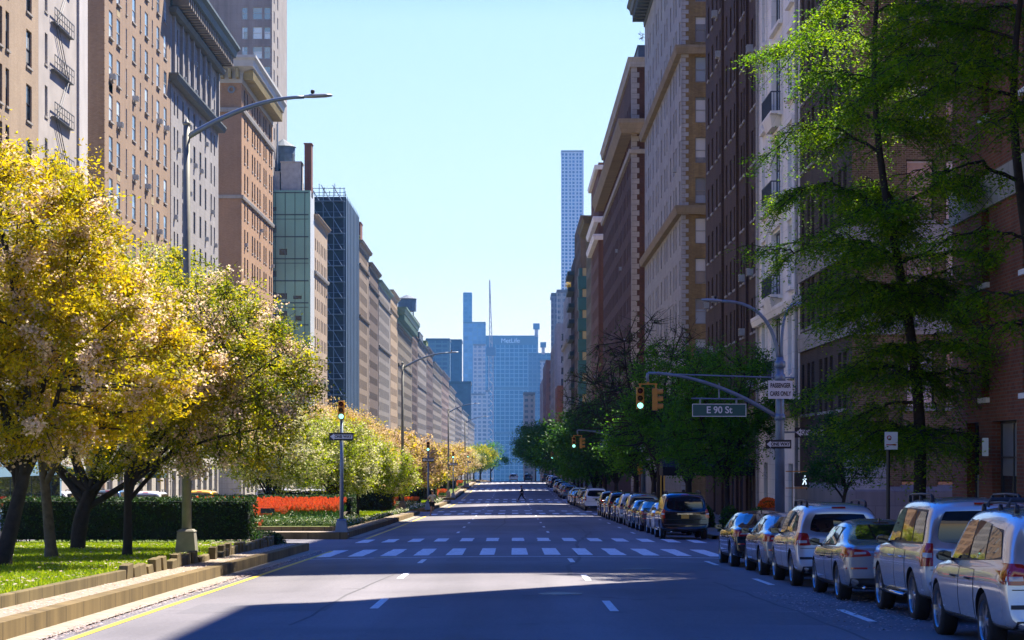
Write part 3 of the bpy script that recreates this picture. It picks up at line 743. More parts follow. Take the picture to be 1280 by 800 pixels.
# R9 brown brick, corner glazed in green
Y9 = yr(725.5)
b = Bld('brown brick tower with a strip of green corner panels and yellow blinds', 'building', 1, XR, 20, Y9, Y9 + 40, zt(269, Y9))
b.walls(bk_brn, [(3 + 4.2 * i, 1.6) for i in range(9)], rows(b.g + 5, 3.3, 1.8, 15, b.zt - 1), depth=.2)
mb = MB(); z = zt(335, Y9); k = 0
while z > zt(560, Y9):
    mb.box(XR - .5, XR + 1.5, Y9 - .5, Y9 + 1.5, z - 4.3, z - 1.7, 0); mb.box(XR - .3, XR + .4, Y9 - .3, Y9 + 1.3, z - 1.65, z - .05, 0); mb.box(XR + .45, XR + 1.4, Y9 - .32, Y9 + 1.3, z - 1.65, z - .05, 1); z -= 4.3
mb.build('green_panel', [plain('enamel_green', (.02, .11, .085), .4, var=.1), plain('yellow_blind', (.50, .36, .14), .7, var=.1)], b.root)
b.shell(); b.fin()
mb = MB()
for k in range(6): mb.tube([(XR + .8 + k * .001, Y9 - .05, zt(300 + 16 * 0, Y9))] * 1 + [(XR + .8, Y9 - .06, zt(300, Y9))], .01, 3) if False else None
# R10 dark terraced building
b = Bld('dark stepped building with planted terraces in front of the slim skyscraper', 'building', 1, XR, 20, Y9 + 42, 487, zt(322, Y9 + 42))
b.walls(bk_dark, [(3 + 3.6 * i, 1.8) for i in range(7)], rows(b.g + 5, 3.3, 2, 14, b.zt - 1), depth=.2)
mb = MB()
for k in range(9): z = b.zt - 4 - k * 3.6; mb.box(XR - 1.5 + .1 * k, XR + 1, b.Y0 - .5, b.Y1, z, z + .9)
mb.build('terrace', plain('terrace_green_grey', (.06, .10, .09), .7), b.root); b.shell(); b.fin()
# R11 grey limestone with a yellow tree on the roof
Y11 = 497.
b = Bld('slim grey limestone block with a yellow tree on its roof terrace', 'building', 1, XR - .6, 20, Y11, 545, zt(362, Y11))
b.walls(lime_g, [(3 + 4 * i, 1.6) for i in range(10)], rows(b.g + 5, 3.3, 2, 14, b.zt - 1), depth=.2); b.band(zt(428, Y11), .8, .5); b.shell(); b.fin()
b = Bld('pale lilac stone building rising over a brick neighbour by the treetops on the right', 'building', 1, XR - 1.0, 20, 612, 640, zt(404, 612))
b.walls(stone('lilac_stone', (.42, .40, .42)), [(3 + 4 * i, 1.6) for i in range(6)], rows(b.g + 5, 3.3, 2, 14, b.zt - 1), [(2, 1.2), (5, 1.2)], depth=.2); b.shell(); b.fin()
b = Bld('low oxblood brick building just above the far street trees on the right', 'building', 1, XR - 1.6, 20, 570, 600, zt(482, 570))
b.walls(bk_red, [(3 + 4 * i, 1.6) for i in range(6)], rows(b.g + 5, 3.3, 2, 9, b.zt - 1), [(2, 1.2), (5, 1.2)], depth=.2); b.shell(); b.fin()
farR = [(700, 760, zt(430, 700), 'far buff block, second from the sky gap on the right side of the avenue', 14, (.34, .29, .25)), (800, 880, zt(450, 800), 'far reddish block closing the right side of the avenue beside the sky', 13, (.26, .15, .12)), (930, 1010, zt(474, 930), 'lowest and farthest pale block at the right edge of the sky gap', 13.5, (.36, .34, .33))]
for (a, e, z, lb, x, c) in farR:
    b = Bld(lb, 'building', 1, x, 24, a, e, z)
    b.walls(stone('far_stone_%d' % a, c), [(4 + 6 * i, 2.2) for i in range(int((e - a) / 6) - 1)], rows(b.g + 5, 3.4, 2, 12, b.zt - 1), [(2 + 3 * i, 1.3) for i in range(6)], depth=.2); b.shell(); b.fin(maxn=60)

# ---- left side ----------------------------------------------------------------
bk_tanL = brick('brick_warm_tan', (.56, .41, .26), (.48, .34, .20), (.40, .33, .27), .22, .078, .012, .12, .12)
bk_brL = brick('brick_rose_brown', (.50, .33, .195), (.42, .265, .145), (.32, .26, .21), .22, .078, .012, .12, .15)
st_gr = stone('stone_silver_grey', (.43, .40, .37), 1.0, .42, .01, .08, .2)
bk_orL = brick('brick_orange_brown', (.62, .35, .17), (.52, .28, .125), (.33, .25, .18), .22, .078, .012, .12, .12)
st_cream = stone('cream_limestone', (.56, .51, .42), 1.2, .6, .015)
XA = -30.2
# A: tan brick at the left edge
b = Bld('tan brick apartment house at the left edge with dark windows and thin stone sills', 'building', -1, XA, 20, 96, yl(48, XA), 47)
W = b.Y1 - b.Y0; ra = rows(zt(560, 130), 3.4, 2.3, 13, 45)
b.walls(bk_tanL, cadd(W, *[(W - 2.6, 1.5), (W - 8.2, .9), (W - 9.9, .9), (W - 12.5, 1.4), (W - 18, 1.4), (W - 23, 1.4), (W - 27, .9), (W - 31, 1.4), (W - 35, 1.4)]), [q for q in ra if q[0] > b.g + 8], depth=.2, frame=f_dark, z_from=b.g + 7.6); b.podium(st_cream)
b.shell(bk_tanL); b.fin(m_lime, .06)
# A2: pale rendered recess with fire escapes
b = Bld('pale stucco building with black fire escape ladders, between the tan and rose brick houses', 'building', -1, XA, 20, b.Y1 + .02, yl(107, XA), 47)
W = b.Y1 - b.Y0; m_stu = plain('stucco_ivory', (.50, .45, .40), .9, var=.14, scale=.5)
b.walls(m_stu, [(2.2, .8)], rows(zt(540, 140), 3.4, 2, 13, 45), depth=.25, frame=f_white, glass=g_lit)
mb = MB()                       # fire escape: platforms, rails and ladders
z = zt(560, 140)
xo = XA + .28
for k in range(14):
    zz = z + k * 3.1; y0 = b.Y0 + 3.6; y1 = b.Y0 + 9.6
    mb.box(XA, xo, y0, y1, zz, zz + .04)
    for yy in np.linspace(y0, y1, 9): mb.box(xo - .035, xo, yy - .02, yy + .02, zz + .07, zz + .95)
    mb.box(xo - .045, xo + .01, y0, y1, zz + .93, zz + .99); mb.box(xo - .04, xo, y0, y1, zz + .5, zz + .54)
    a0, a1 = (y0 + 1.2, y0 + 4.6) if k % 2 else (y0 + 4.6, y0 + 1.2)
    for dx in (.08, .22): mb.tube([(XA + dx, a0, zz + .05), (XA + dx, a1, zz + 3.1)], .03, 4)
mb.build('fire_escape', plain('iron_black', (.14, .145, .15), .6, var=0), b.root)
mb = MB(); mb.box(XA - .4, XA + .16, b.Y1 - 2.9, b.Y1 - .05, b.zb, 46.9); mb.build('corner_pier', plain('render_white', (.60, .56, .52), .85, var=.1, scale=.5), b.root)
b.shell(m_stu); b.fin(m_lime, 0)
# B: rose brown brick
YB = yl(130); YB1 = yl(213)
b = Bld('rose brown brick apartment house with paired broad and slit windows reflecting the sky', 'building', -1, XL, 20, YB, YB1, 47)
W = b.Y1 - b.Y0
def uB(x): return yl(x) - YB
cs = [(uB(138.5), 1.5), (uB(148), 1.5), (uB(158), .55), (uB(167.5), 1.55), (uB(175.5), .55), (uB(183), 1.5), (uB(190.5), .55), (uB(197.5), 1.5), (uB(206.5), 1.6)]
rb = rows(zt(148, 165) - 3.33 * 8, 3.33, 2.15, 14, 46)
b.walls(bk_brL, cs, [q for q in rb if q[0] > b.g + 8], depth=.13, frame=f_white, glass=g_lit, z_from=b.g + 7.6); b.podium(st_cream)
rg = random.Random(4)
for k in range(10):
    mb = MB(); y_ = YB + rg.choice([uB(138.5), uB(148), uB(190.5), uB(175.5)]); z = rb[rg.randrange(3, 13)][0] - 1.0
    mb.box(XL, XL + .015, y_ - .7, y_ + .7, z, z + .7); mb.build('patched_brick', plain('yellow_patch', (.46, .36, .19), .9), b.root)
b.quoins(b.zb, 46, bk_brL, .35, .5, .05, alt=.4); b.shell(bk_brL); b.fin(m_lime, .18)
# C: silver stone palazzo with large cornice
b = Bld('silver grey stone palazzo with pilastered top storeys under a heavy dark cornice', 'building', -1, XL, 20, YB1 + .02, yl(273), zt(60, yl(273)))
W = b.Y1 - b.Y0
def uC(x): return yl(x) - b.Y0
zc1 = zt(166, yl(272.5)); zc2 = zt(92.5, yl(272.5))
cs = [(uC(218) , .8), (uC(222), .8), (uC(229), 1.1), (uC(236), 1.2), (uC(243), 1.3), (uC(250.5), 1.2), (uC(257), 1.1), (uC(264), .9), (uC(268), .9)]
rc = rows(zc1 - 3.3 * 9 + .4, 3.3, 2.2, 9, zc1 - .3) + [(zc1 + 1.2, 1.9), (zc1 + 4.0, 1.6)] + [(zc2 + .9, 1.5)]
b.walls(st_gr, cs, [q for q in rc if q[0] > b.g + 8], depth=.2, frame=f_dark, glass=g_lit, z_from=b.g + 7.6); b.podium(st_cream, pitch=3.8)
b.band(zc1, .6, .7, plain('oxidised_ledge', (.12, .13, .12), .7), 'ledge'); b.band(zc2 - .1, .5, .6, plain('oxidised_ledge', (.12, .13, .12), .7), 'ledge')
for x in (215.5, 225.5, 232.5, 239.5, 247, 254, 260.5, 271):
    mb = MB(); mb.box(XL, XL + .3, b.Y0 + uC(x) - .28, b.Y0 + uC(x) + .28, zc1 + .65, zc2 - .12); mb.build('pilaster', st_gr, b.root)
b.cornice(b.zt, 2.6, 2.4, plain('cornice_blue_green', (.10, .14, .15), .7), 1.2, bmat=plain('cornice_bracket_tan', (.30, .25, .19), .8)); b.quoins(b.zb, zc1, st_gr, .45, .42, .05)  # brackets get their own tan colour
b.shell(st_gr); b.fin(None, .3)
# D: plain tower behind
b = Bld('tall plain grey tower set back behind the corniced buildings, blue windows on its corner', 'building', -1, -37.9, 20, 330, 352, 96)
b.walls(stone('tower_render', (.40, .36, .32), 3, 1.2, .01), [(3, 1.4), (8, 1.4)], rows(40, 3.1, 1.9, 18, 94), [(.75, 1.0), (2.3, 1.5), (4.3, .9)], rows(40, 3.1, 1.9, 18, 94), depth=.2, frame=f_white, glass=g_lit, skip=None)
b.shell(); b.fin()
# E: orange brick with white cornice
YE = yl(302)
b = Bld('orange brown brick building under a broad white cornice, rows of paired narrow windows', 'building', -1, XL, 22, YE, yl(341), zt(72, YE))
W = b.Y1 - b.Y0
def uE(x): return yl(x) - YE
cs = []
for x in (306, 309.5, 315.5, 318.5, 322, 325, 330, 332.5, 337, 339.3): cs.append((uE(x), 1.15))
re = rows(b.zt - 5.4 - 3.35 * 13, 3.35, 2.1, 14, b.zt - 3)
b.walls(bk_orL, cadd(W, *cs), [q for q in re if q[0] > b.g + 8], depth=.15, frame=f_brown, z_from=b.g + 7.6); b.podium(st_cream, pitch=3.8)
b.band(zt(140, YE), .5, .25, stone('pale_band', (.5, .46, .4))); b.band(zt(248, YE), .4, .2, stone('pale_band', (.5, .46, .4)))
b.cornice(b.zt, 3.0, 1.9, plain('terracotta_white', (.55, .54, .50), .7, var=.08), .9, bmat=plain('terracotta_gold', (.42, .33, .14), .7)); b.shell(bk_orL)
for k in range(3):
    mb = MB(); mb.lathe([(.45, 0), (.45, -.12), (.25, -.12), (.25, 0)], (XL - 1.2 - 2.0 * k, YE - .12, b.zt - 3.8), 14, 'y')
    mb.build('medallion', plain('terracotta_grey', (.25, .27, .27), .7), b.root)
b.fin(stone('pale_band', (.5, .46, .4)), .1)
# low town houses on the rest of that block, mostly hidden by the cherry trees
b = Bld('low cream town house row glimpsed below the cherry crowns', 'building', -1, XL, 18, yl(341) + .02, 309, gz(290) + 11, 'town_house')
b.walls(stone('cream_stone', (.48, .43, .35)), [(2.5 + 3.2 * i, 1.2) for i in range(8)], rows(b.g + 4, 3.3, 2, 3, b.zt), depth=.2); b.shell(); b.cornice(b.zt, .9, .6); b.fin()
# F: green glass side
YF = 331.7
b = Bld('building with a sheer pale green glazed side wall topped by rooftop plant', 'building', -1, XL, 14, YF, 338.3, zt(238, YF))
gg = plain('glazed_green', (.22, .46, .29), .35, var=.18, scale=.12, spec=.8)
b.walls(plain('pale_edge', (.62, .64, .62), .5, var=.05), nmat=gg)
mb = MB()
for k in range(13): z = b.zt - .35 - k * 3.5; mb.box(XL - 14, XL - .3, YF - .06, YF - .002, z - .09, z + .09); mb.box(XL - 14, XL - .3, YF - .05, YF - .002, z - .75, z - .66) if k % 2 else None
for k in range(5): x = XL - .9 - k * 1.55; mb.box(x - .05, x + .05, YF - .075, YF - .062, b.zb, b.zt - .2)
mb.build('mullion', plain('mullion_dark_green', (.05, .09, .075), .5, var=0), b.root)
rg = random.Random(2); mb = MB()
for k in range(12):
    z = b.zt - .35 - k * 3.5
    for xx in (1.4, 3.7, 5.4):
        if rg.random() < .55: h_ = rg.uniform(.5, 1.6); mb.box(XL - xx - rg.uniform(.8, 1.9), XL - xx, YF - .03, YF - .002, z - 2.9, z - 2.9 + h_)
mb.build('dark_pane', plain('dark_pane', (.03, .06, .05), .08, var=0), b.root)
b.shell(); bulkhead(b, XL - 1.6, XL - 4.8, YF + 1, YF + 5, 4.6, plain('bulkhead_cream', (.50, .46, .40), .9)); bulkhead(b, XL - 5, XL - 11, YF + 1, YF + 5, 3.0, plain('bulkhead_cream', (.50, .46, .40), .9))
bulkhead(b, XL + 0, XL - 1.1, YF + 1.5, YF + 4, 7.6, bk_red, 'chimney')
mb = MB()
for (x, h_) in ((-3.0, 6.2), (-2.2, 5.0), (-6.1, 9.5), (-5.6, 11)): mb.tube([(XL + x, YF + 3, b.zt), (XL + x, YF + 3, b.zt + h_)], .14, 8)
mb.build('vent_pipe', plain('galvanised', (.35, .38, .4), .4, .7), b.root); b.fin()
def water_tower(x, y, z0, h, r, label, mat):
    t = empty('water_tower', (x, y, z0), 0, label, 'water tower', 'rooftop water towers')
    mb = MB(); n = 14
    mb.lathe([(.01, h * .36), (r, h * .36), (r * 1.0, h * .84), (r * 1.02, h * .84)], (x, y, z0), n)
    for k in range(5): zz = z0 + h * (.4 + .1 * k); mb.lathe([(r, zz - z0 - .05), (r + .05, zz - z0), (r, zz - z0 + .05)], (x, y, z0), n)
    mb.build('tank', mat, t)
    mb = MB(); mb.lathe([(r * 1.12, h * .84), (r * .5, h * .93), (.01, h)], (x, y, z0), n); mb.build('conical_roof', plain('tank_roof', (.10, .13, .16), .7), t)
    for sx in (-1, 1):
        for sy in (-1, 1):
            mb = MB(); mb.tube([(x + sx * r * .7, y + sy * r * .7, z0), (x + sx * r * .65, y + sy * r * .65, z0 + h * .36)], .11, 6); mb.build('leg', f_dark, t)
    mb = MB()
    for sx in (-1, 1):
        for sy in (-1, 1): mb.tube([(x + sx * r * .7, y + sy * r * .7, z0 + .2), (x - sx * r * .65, y + sy * r * .65, z0 + h * .34)], .05, 4)
    mb.build('brace', f_dark, t)
m_tank = plain('tank_wood', (.10, .15, .20), .8, var=.2)
water_tower(-37.0, 338, zt(240, 338), 8.6, 1.9, 'blue grey water tank on stilts behind the green glazed building', m_tank)
# G
b = Bld('buff brick house front between the green glazed wall and the netted scaffold', 'building', -1, XL, 18, 338.4, 362, zt(268, 338.4))
b.walls(bk_tanL, cadd(23, *[(1.8, 1.3), (5.2, 1.3), (8.2, 1.3), (12, 1.3), (15, 1.3), (18.5, 1.3), (21, 1.2)]), rows(b.g + 3.2, 3.2, 2, 13, b.zt - .8), depth=.2, frame=f_brown)
b.band(zt(342, 338.4), .5, .3); b.cornice(b.zt, .9, .7, bk_tanL, 0); b.shell(); b.fin(None, .05)
# H: scaffold wrapped
YH = 402.
b = Bld('scaffolded building wrapped in deep blue debris netting', 'building', -1, XL, 16, YH, yl(449), zt(246, YH), 'scaffolded_building')
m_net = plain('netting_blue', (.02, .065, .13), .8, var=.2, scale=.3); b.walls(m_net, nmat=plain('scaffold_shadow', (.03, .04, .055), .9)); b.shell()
mb = MB()
for k in range(15):
    z = b.zt - 1 - k * 3.1; mb.box(XL - 12, XL - .1, YH - 1.4, YH - .1, z, z + .12)
    for j in range(5): mb.tube([(XL - .6 - 2.2 * j, YH - 1.3, z + .1), (XL - 2.4 - 2.2 * j, YH - 1.3, z + 3.1)], .09, 4)
    mb.box(XL - 12, XL - .1, YH - 1.42, YH - 1.36, z + 1, z + 1.08)
for j in range(7): mb.tube([(XL - .2 - 2 * j, YH - 1.4, b.zb), (XL - .2 - 2 * j, YH - 1.4, b.zt + 1.6)], .07, 5)
mb.build('scaffold', plain('scaffold_steel', (.16, .22, .30), .5, .3), b.root)
mb = MB()
for k in range(10): y_ = YH + k * 3.8; mb.box(XL, XL + .10, y_, y_ + .14, b.zb, b.zt + .5)
mb.build('net_pole', plain('net_pole', (.04, .10, .18), .6, var=0), b.root)
mb = MB(); z = b.zt + 1.4
mb.box(XL - 12, XL, YH - 1.4, YH - 1.3, z, z + .1); mb.box(XL - 12, XL, YH - 1.4, YH - 1.3, b.zt + .6, b.zt + .68)
for j in range(12): mb.tube([(XL - j, YH - 1, b.zt), (XL - j, YH - 1, b.zt + 1 + (j % 3) * .7)], .06, 4)
mb.build('guard_rail', f_dark, b.root); b.fin()
mb = MB()
m_gcop = plain('copper_green', (.16, .26, .19), .7); m_gard = plain('roof_garden', (.12, .16, .02), .9, var=.5, scale=2)
# the long receding row, one entry each: x start, x end, y top, colour, cornice colour, label
ROW = [
 (449, 461, 300, (.36, .29, .22), (.33, .27, .2), 'tan brick block just beyond the blue netting, stepped roof and chimney', 'chim'),
 (461.2, 473, 328, (.27, .20, .15), (.22, .17, .13), 'brown brick block with a dark ornamented edge, second beyond the blue netting', ''),
 (473.3, 488, 350, (.36, .34, .32), (.20, .30, .24), 'grey fronted block with a small green roof pavilion', 'green'),
 (488.2, 497, 362, (.46, .36, .24), (.4, .33, .24), 'golden stone block right of the grey fronted one', ''),
 (497.3, 515, 384, (.31, .27, .20), None, 'olive stone block with a spreading green copper cornice', 'gcor'),
 (515.2, 522, 396, (.25, .17, .13), (.22, .16, .12), 'slim brown block under the distant water tank', 'tank'),
 (522.2, 533, 424, (.33, .31, .29), (.08, .10, .12), 'grey block with a dark flat cap in the receding left row', 'cap'),
 (533.2, 541, 433, (.24, .17, .14), (.2, .16, .14), 'reddish brown block with a yellow roof garden', 'gard'),
 (541.2, 552, 452, (.36, .32, .27), (.3, .28, .24), 'beige block behind the second street lamp arm', ''),
 (552.2, 561, 463, (.27, .20, .17), (.24, .2, .18), 'brown block right of the lamp arm in the receding left row', ''),
 (561.2, 569, 482, (.40, .37, .33), (.33, .31, .29), 'pale block above the far pink cherry trees', ''),
 (569.2, 577, 497, (.33, .29, .26), (.3, .28, .26), 'taupe block low above the far cherry trees', ''),
 (577.2, 585, 512, (.40, .38, .36), (.33, .32, .31), 'light grey block low beside the cream skyscraper', ''),
 (585.2, 593, 524, (.33, .31, .31), (.3, .3, .3), 'farthest small block at the end of the left row', ''),
]
for i, (x0, x1, yt, c, cc, lb, ex) in enumerate(ROW):
    Y0_, Y1_ = yl(x0), yl(x1)
    if Y1_ - Y0_ > 60: Y1_ = Y0_ + 60
    b = Bld(lb, 'building', -1, XL, 18, Y0_, yl(x1), zt(yt, Y0_))
    c = tone((c[0] * 1.05, c[1] * .95, c[2] * .82), (.78, .55, .72, .95, .66, .50)[i % 6]); m = stone('row_wall_%d' % i, c, 1, .5, .01, .12, .2)
    sp_ = (3.3, 2.9, 3.8)[i % 3] if i < 5 else (4.5, 5.2, 4)[i % 3]
    hts = 3.05 + .17 * (i * 3 % 5)
    b.walls(m, [(2.5 + sp_ * k, 1.4 if i < 5 else 2) for k in range(int((b.Y1 - b.Y0 - 4) / sp_))], rows(b.g + 4.5, hts, (1.9, 1.6, 2.1)[i % 3], 16, b.zt - 1.2), [(2.5 + 3.5 * k, 1.2) for k in range(4)], depth=.22, frame=f_dark)
    if cc: b.cornice(b.zt, 1.2, .9, plain('row_cornice_%d' % i, cc, .8), 0)
    b.band(b.zt - 5.2, .4, .3, m)
    if i % 2 == 0: b.band(b.zt - 16, .4, .3, m)
    if i in (1, 2): b.quoins(b.zb, b.zt - 1, plain('quoin_pale_%d' % i, (.42, .36, .3), .8), .9, .8, .08)
    b.shell(m)
    if ex == 'chim': bulkhead(b, XL - .6, XL - 6, Y0_ + 12, Y0_ + 18, 5, bk_red, 'chimney'); bulkhead(b, XL - .5, XL - 3, Y0_ + 4, Y0_ + 8, 1.5, m_gard, 'roof_garden')
    if ex == 'green': b.cornice(b.zt + .1, 2.6, 1.2, m_gcop, 0, name='green_cornice') if False else bulkhead(b, XL - .3, XL - 8, Y0_ + 1, Y0_ + 10, 2.2, m_gcop)
    if ex == 'gcor': b.cornice(b.zt, 4.2, 2.6, m_gcop, 1.5)
    if ex == 'tank': water_tower(XL - 2.2, Y0_ + 12, b.zt - .5, 8.5, 3.0, 'distant dark blue water tank over the receding left row', m_tank)
    if ex == 'cap': bulkhead(b, XL + .5, XL - 9, Y0_ + 2, Y0_ + 30, 2.5, plain('cap_dark', (.05, .07, .09), .6))
    if ex == 'gard': bulkhead(b, XL - .2, XL - 5, Y0_ + 2, Y0_ + 20, 2.2, m_gard, 'roof_garden')
    b.fin(None, 0, maxn=100 if i < 6 else 50)


# ---- far skyline, distance haze painted into the bluish tower colours ----------------------------------------------------------------
def tower(label, x0, x1, yt, Y, D, c, win=(.05, .08, .11), ww=3.0, wh=3.6, fx=.55, fz=.5, name='skyscraper', yb=640, rough=.6, bands=()):
    X0, X1 = (x0 - 640) * Y / F, (x1 - 640) * Y / F; z1 = zt(yt, Y); z0 = gz(Y) - 2
    t = empty(name, ((X0 + X1) / 2, Y, z0), 0, label, 'skyscraper')
    m, nt, b = _new('tower_skin'); g = geopos(nt); v = wallvec(nt)
    br = nt.nodes.new('ShaderNodeTexBrick'); nt.links.new(v, br.inputs['Vector']); br.offset = 0
    br.inputs['Scale'].default_value = 1; ww = max(ww, Y * .0022) if label[:8] != 'slender ' else ww; wh = max(wh, Y * .0020) if label[:8] != 'slender ' else wh; br.inputs['Brick Width'].default_value = ww; br.inputs['Row Height'].default_value = wh
    br.inputs['Mortar Size'].default_value = min(ww * (1 - fx), wh * (1 - fz)) / 2; br.inputs['Mortar Smooth'].default_value = .0
    br.inputs['Color1'].default_value = (*win, 1); br.inputs['Color2'].default_value = (*tone(win, 1.9), 1); br.inputs['Mortar'].default_value = (*c, 1)
    nt.links.new(br.outputs['Color'], b.inputs['Base Color']); b.inputs['Roughness'].default_value = rough
    mb = MB(); mb.box(X0, X1, Y, Y + D, z0, z1); mb.build('facade', m, t)
    # piers standing proud of the glass, and a crown
    mb = MB(); n = max(3, int((X1 - X0) / (ww * 3)))
    for k in range(n + 1):
        x = X0 + (X1 - X0) * k / n; mb.box(x - ww * .12, x + ww * .12, Y - .6, Y - .01, z0, z1 + 1)
    mb.build('pier', plain('tower_pier', tone(c, .9), .6) if False else m, t)
    mb = MB(); mb.box(X0 - .6, X1 + .6, Y - .9, Y + D + .9, z1 + .02, z1 + 2.2)
    for (ya, yb_) in bands: mb.box(X0 - .4, X1 + .4, Y - .7, Y - .02, zt(yb_, Y), zt(ya, Y))
    mb.build('crown_band', plain('tower_band_' + label[:9], tone(c, .45), .6), t)
    return t, X0, X1, z0, z1
t, X0, X1, z0, z1 = tower('slender white gridded skyscraper rising alone on the right of the sky gap', 702, 729, 190, 2800, 29, (.62, .63, .64), (.04, .10, .18), 4.8, 4.75, .62, .62)
tower('broad slab skyscraper closing the avenue, pale lettering on its dark top band', 607, 672, 421, 3650, 40, (.22, .28, .33), (.02, .045, .08), 3.0, 3.8, .82, .5, bands=((421, 431), (484, 487), (540, 543)))
tower('dark box tower in front of the right side of the broad slab', 661, 688, 443, 3300, 40, (.10, .14, .18), (.03, .05, .08), 4, 4, .7, .7)
tower('thin dark blue tower, left of the crane', 579.5, 589.5, 367, 4100, 20, (.11, .17, .22), (.06, .10, .15), 6, 6, .7, .6)
tower('glassy blue tower under construction left of the crane', 579.5, 606.5, 404, 3500, 60, (.18, .26, .33), (.09, .16, .24), 5, 5, .8, .8)
tower('cream masonry tower with tall window strips in front of the glassy blue one', 592, 606, 432, 2600, 30, (.52, .50, .48), (.16, .19, .23), 3.2, 3.6, .5, .6)
tower('lower cream shoulder block at the foot of the cream masonry tower', 587, 607, 494, 2560, 30, (.48, .47, .46), (.14, .17, .2), 3.2, 3.6, .5, .6)
tower('dark navy block with lit window rows left of the cream masonry tower', 561, 588, 480, 1700, 40, (.03, .055, .09), (.02, .04, .06), 5, 4, .7, .6)
tower('navy tower behind the left row, right of the teal flat roofed block', 561, 576.5, 427, 2000, 40, (.03, .06, .10), (.02, .04, .07), 6, 4, .7, .6)
tower('teal flat roofed block peeping over the left row', 533, 561.5, 426, 1900, 40, (.08, .14, .17), (.03, .06, .09), 6, 4, .7, .6)
tower('small brown block with a pale roof beside the broad slab, above the right trees', 655, 668, 494, 1500, 30, (.28, .24, .22), (.05, .06, .07), 4, 4, .5, .5)
tower('narrow pale sliver tower between the cream tower and the slab', 607.5, 611.5, 490, 2400, 20, (.45, .46, .47), (.10, .15, .2), 3, 4, .5, .6)
tower('grey white mid height tower with setbacks right of the dark box tower', 676, 684, 452, 2300, 30, (.46, .46, .47), (.12, .15, .2), 3, 4, .5, .6)
b = tower('charcoal slab tower beside the base of the slender white skyscraper', 690, 698, 370, 1500, 40, (.17, .18, .21), (.05, .06, .09), 5, 4, .7, .6)
tower('grey stone tower at the foot of the slender white skyscraper', 697, 708, 366, 1450, 30, (.34, .33, .33), (.10, .12, .14), 4, 4, .4, .5)
# two tall cranes
def crane(label, x, Y, yb, yt, lean, r):
    X = (x - 640) * Y / F; t = empty('tower_crane', (X, Y, zt(yb, Y)), 0, label, 'crane', 'construction cranes on the skyline')
    m = plain('crane_red_white', (.50, .42, .40), .6, var=.3, scale=.08); z0, z1 = zt(yb, Y), zt(yt, Y); r *= 1.7; zm = z0 + (z1 - z0) * .62
    mb = MB(); n = 26
    for sx, sy in ((-1, -1), (1, -1), (1, 1), (-1, 1)): mb.tube([(X + sx * r, Y + sy * r, z0), (X + sx * r, Y + sy * r, zm)], r * .2, 4)
    for k in range(n):
        a = z0 + (zm - z0) * k / n; e = z0 + (zm - z0) * (k + 1) / n; q = 1 if k % 2 else -1
        mb.tube([(X - q * r, Y - r, a), (X + q * r, Y - r, e)], r * .14, 4)
    mb.build('mast', m, t)
    mb = MB(); mb.box(X - r * 2.2, X + r * 2.2, Y - r * 1.5, Y + r * 3, zm, zm + r * 4); mb.build('cab', plain('crane_cab', (.10, .16, .24), .6), t)
    mb = MB()
    for q in (-1, 1): mb.tube([(X + q * r * .7, Y, zm + r * 3), (X + lean + q * .2, Y, z1)], r * .18, 4)
    for k in range(14):
        f0 = k / 14; f1 = (k + 1) / 14; q = 1 if k % 2 else -1
        mb.tube([(X + lean * f0 + q * r * .7 * (1 - f0), Y, zm + r * 3 + (z1 - zm - r * 3) * f0), (X + lean * f1 - q * r * .7 * (1 - f1), Y, zm + r * 3 + (z1 - zm - r * 3) * f1)], r * .12, 4)
    mb.build('jib', m, t)
crane('tall pale tower crane rising in front of the broad slab', 613.7, 2500, 600, 350, -1.6, 1.5)
crane('small leaning crane on the roof edge of the broad slab', 670.5, 3600, 421, 406, -5.5, 1.5)
crane('thin crane right of the slab above the dark box tower', 679, 3250, 443, 429, -1, 1.2)
# letters on the slab's dark band
def text(s_, size, loc, rot, mat, name='lettering', parent=None, ext=.004, align='CENTER', xs=1.0, bold=0):
    cu = bpy.data.curves.new(name, 'FONT'); cu.body = s_; cu.size = size; cu.extrude = ext; cu.align_x = align; cu.align_y = 'CENTER'; cu.offset = bold
    tmp = bpy.data.objects.new('tmp', cu); col.objects.link(tmp)
    dg = bpy.context.evaluated_depsgraph_get(); me = bpy.data.meshes.new_from_object(tmp.evaluated_get(dg)); bpy.data.objects.remove(tmp)
    me.materials.clear(); me.materials.append(mat)
    o = bpy.data.objects.new(name, me); col.objects.link(o); o.rotation_euler = rot; o.scale = (xs, 1, 1)
    if parent is not None: o.parent = parent; o.location = Vector(loc) - parent.location; KID.setdefault(parent.name, []).append(o)
    else: o.location = loc
    return o
slab = [o for o in bpy.data.objects if o.get('label', '').startswith('broad slab')][0]
text('MetLife', 11, ((638 - 640) * 3650 / F, 3648.9, zt(426, 3650)), (R(90), 0, 0), plain('letter_pale', (.75, .78, .8), .5, var=0), parent=slab, ext=.3)
text('1088', .34, (10.5, 120.58, gz(122) + .15 + 2.78), (R(90), 0, 0), plain('letter_grey', (.5, .5, .5), .6, var=0), parent=aw)
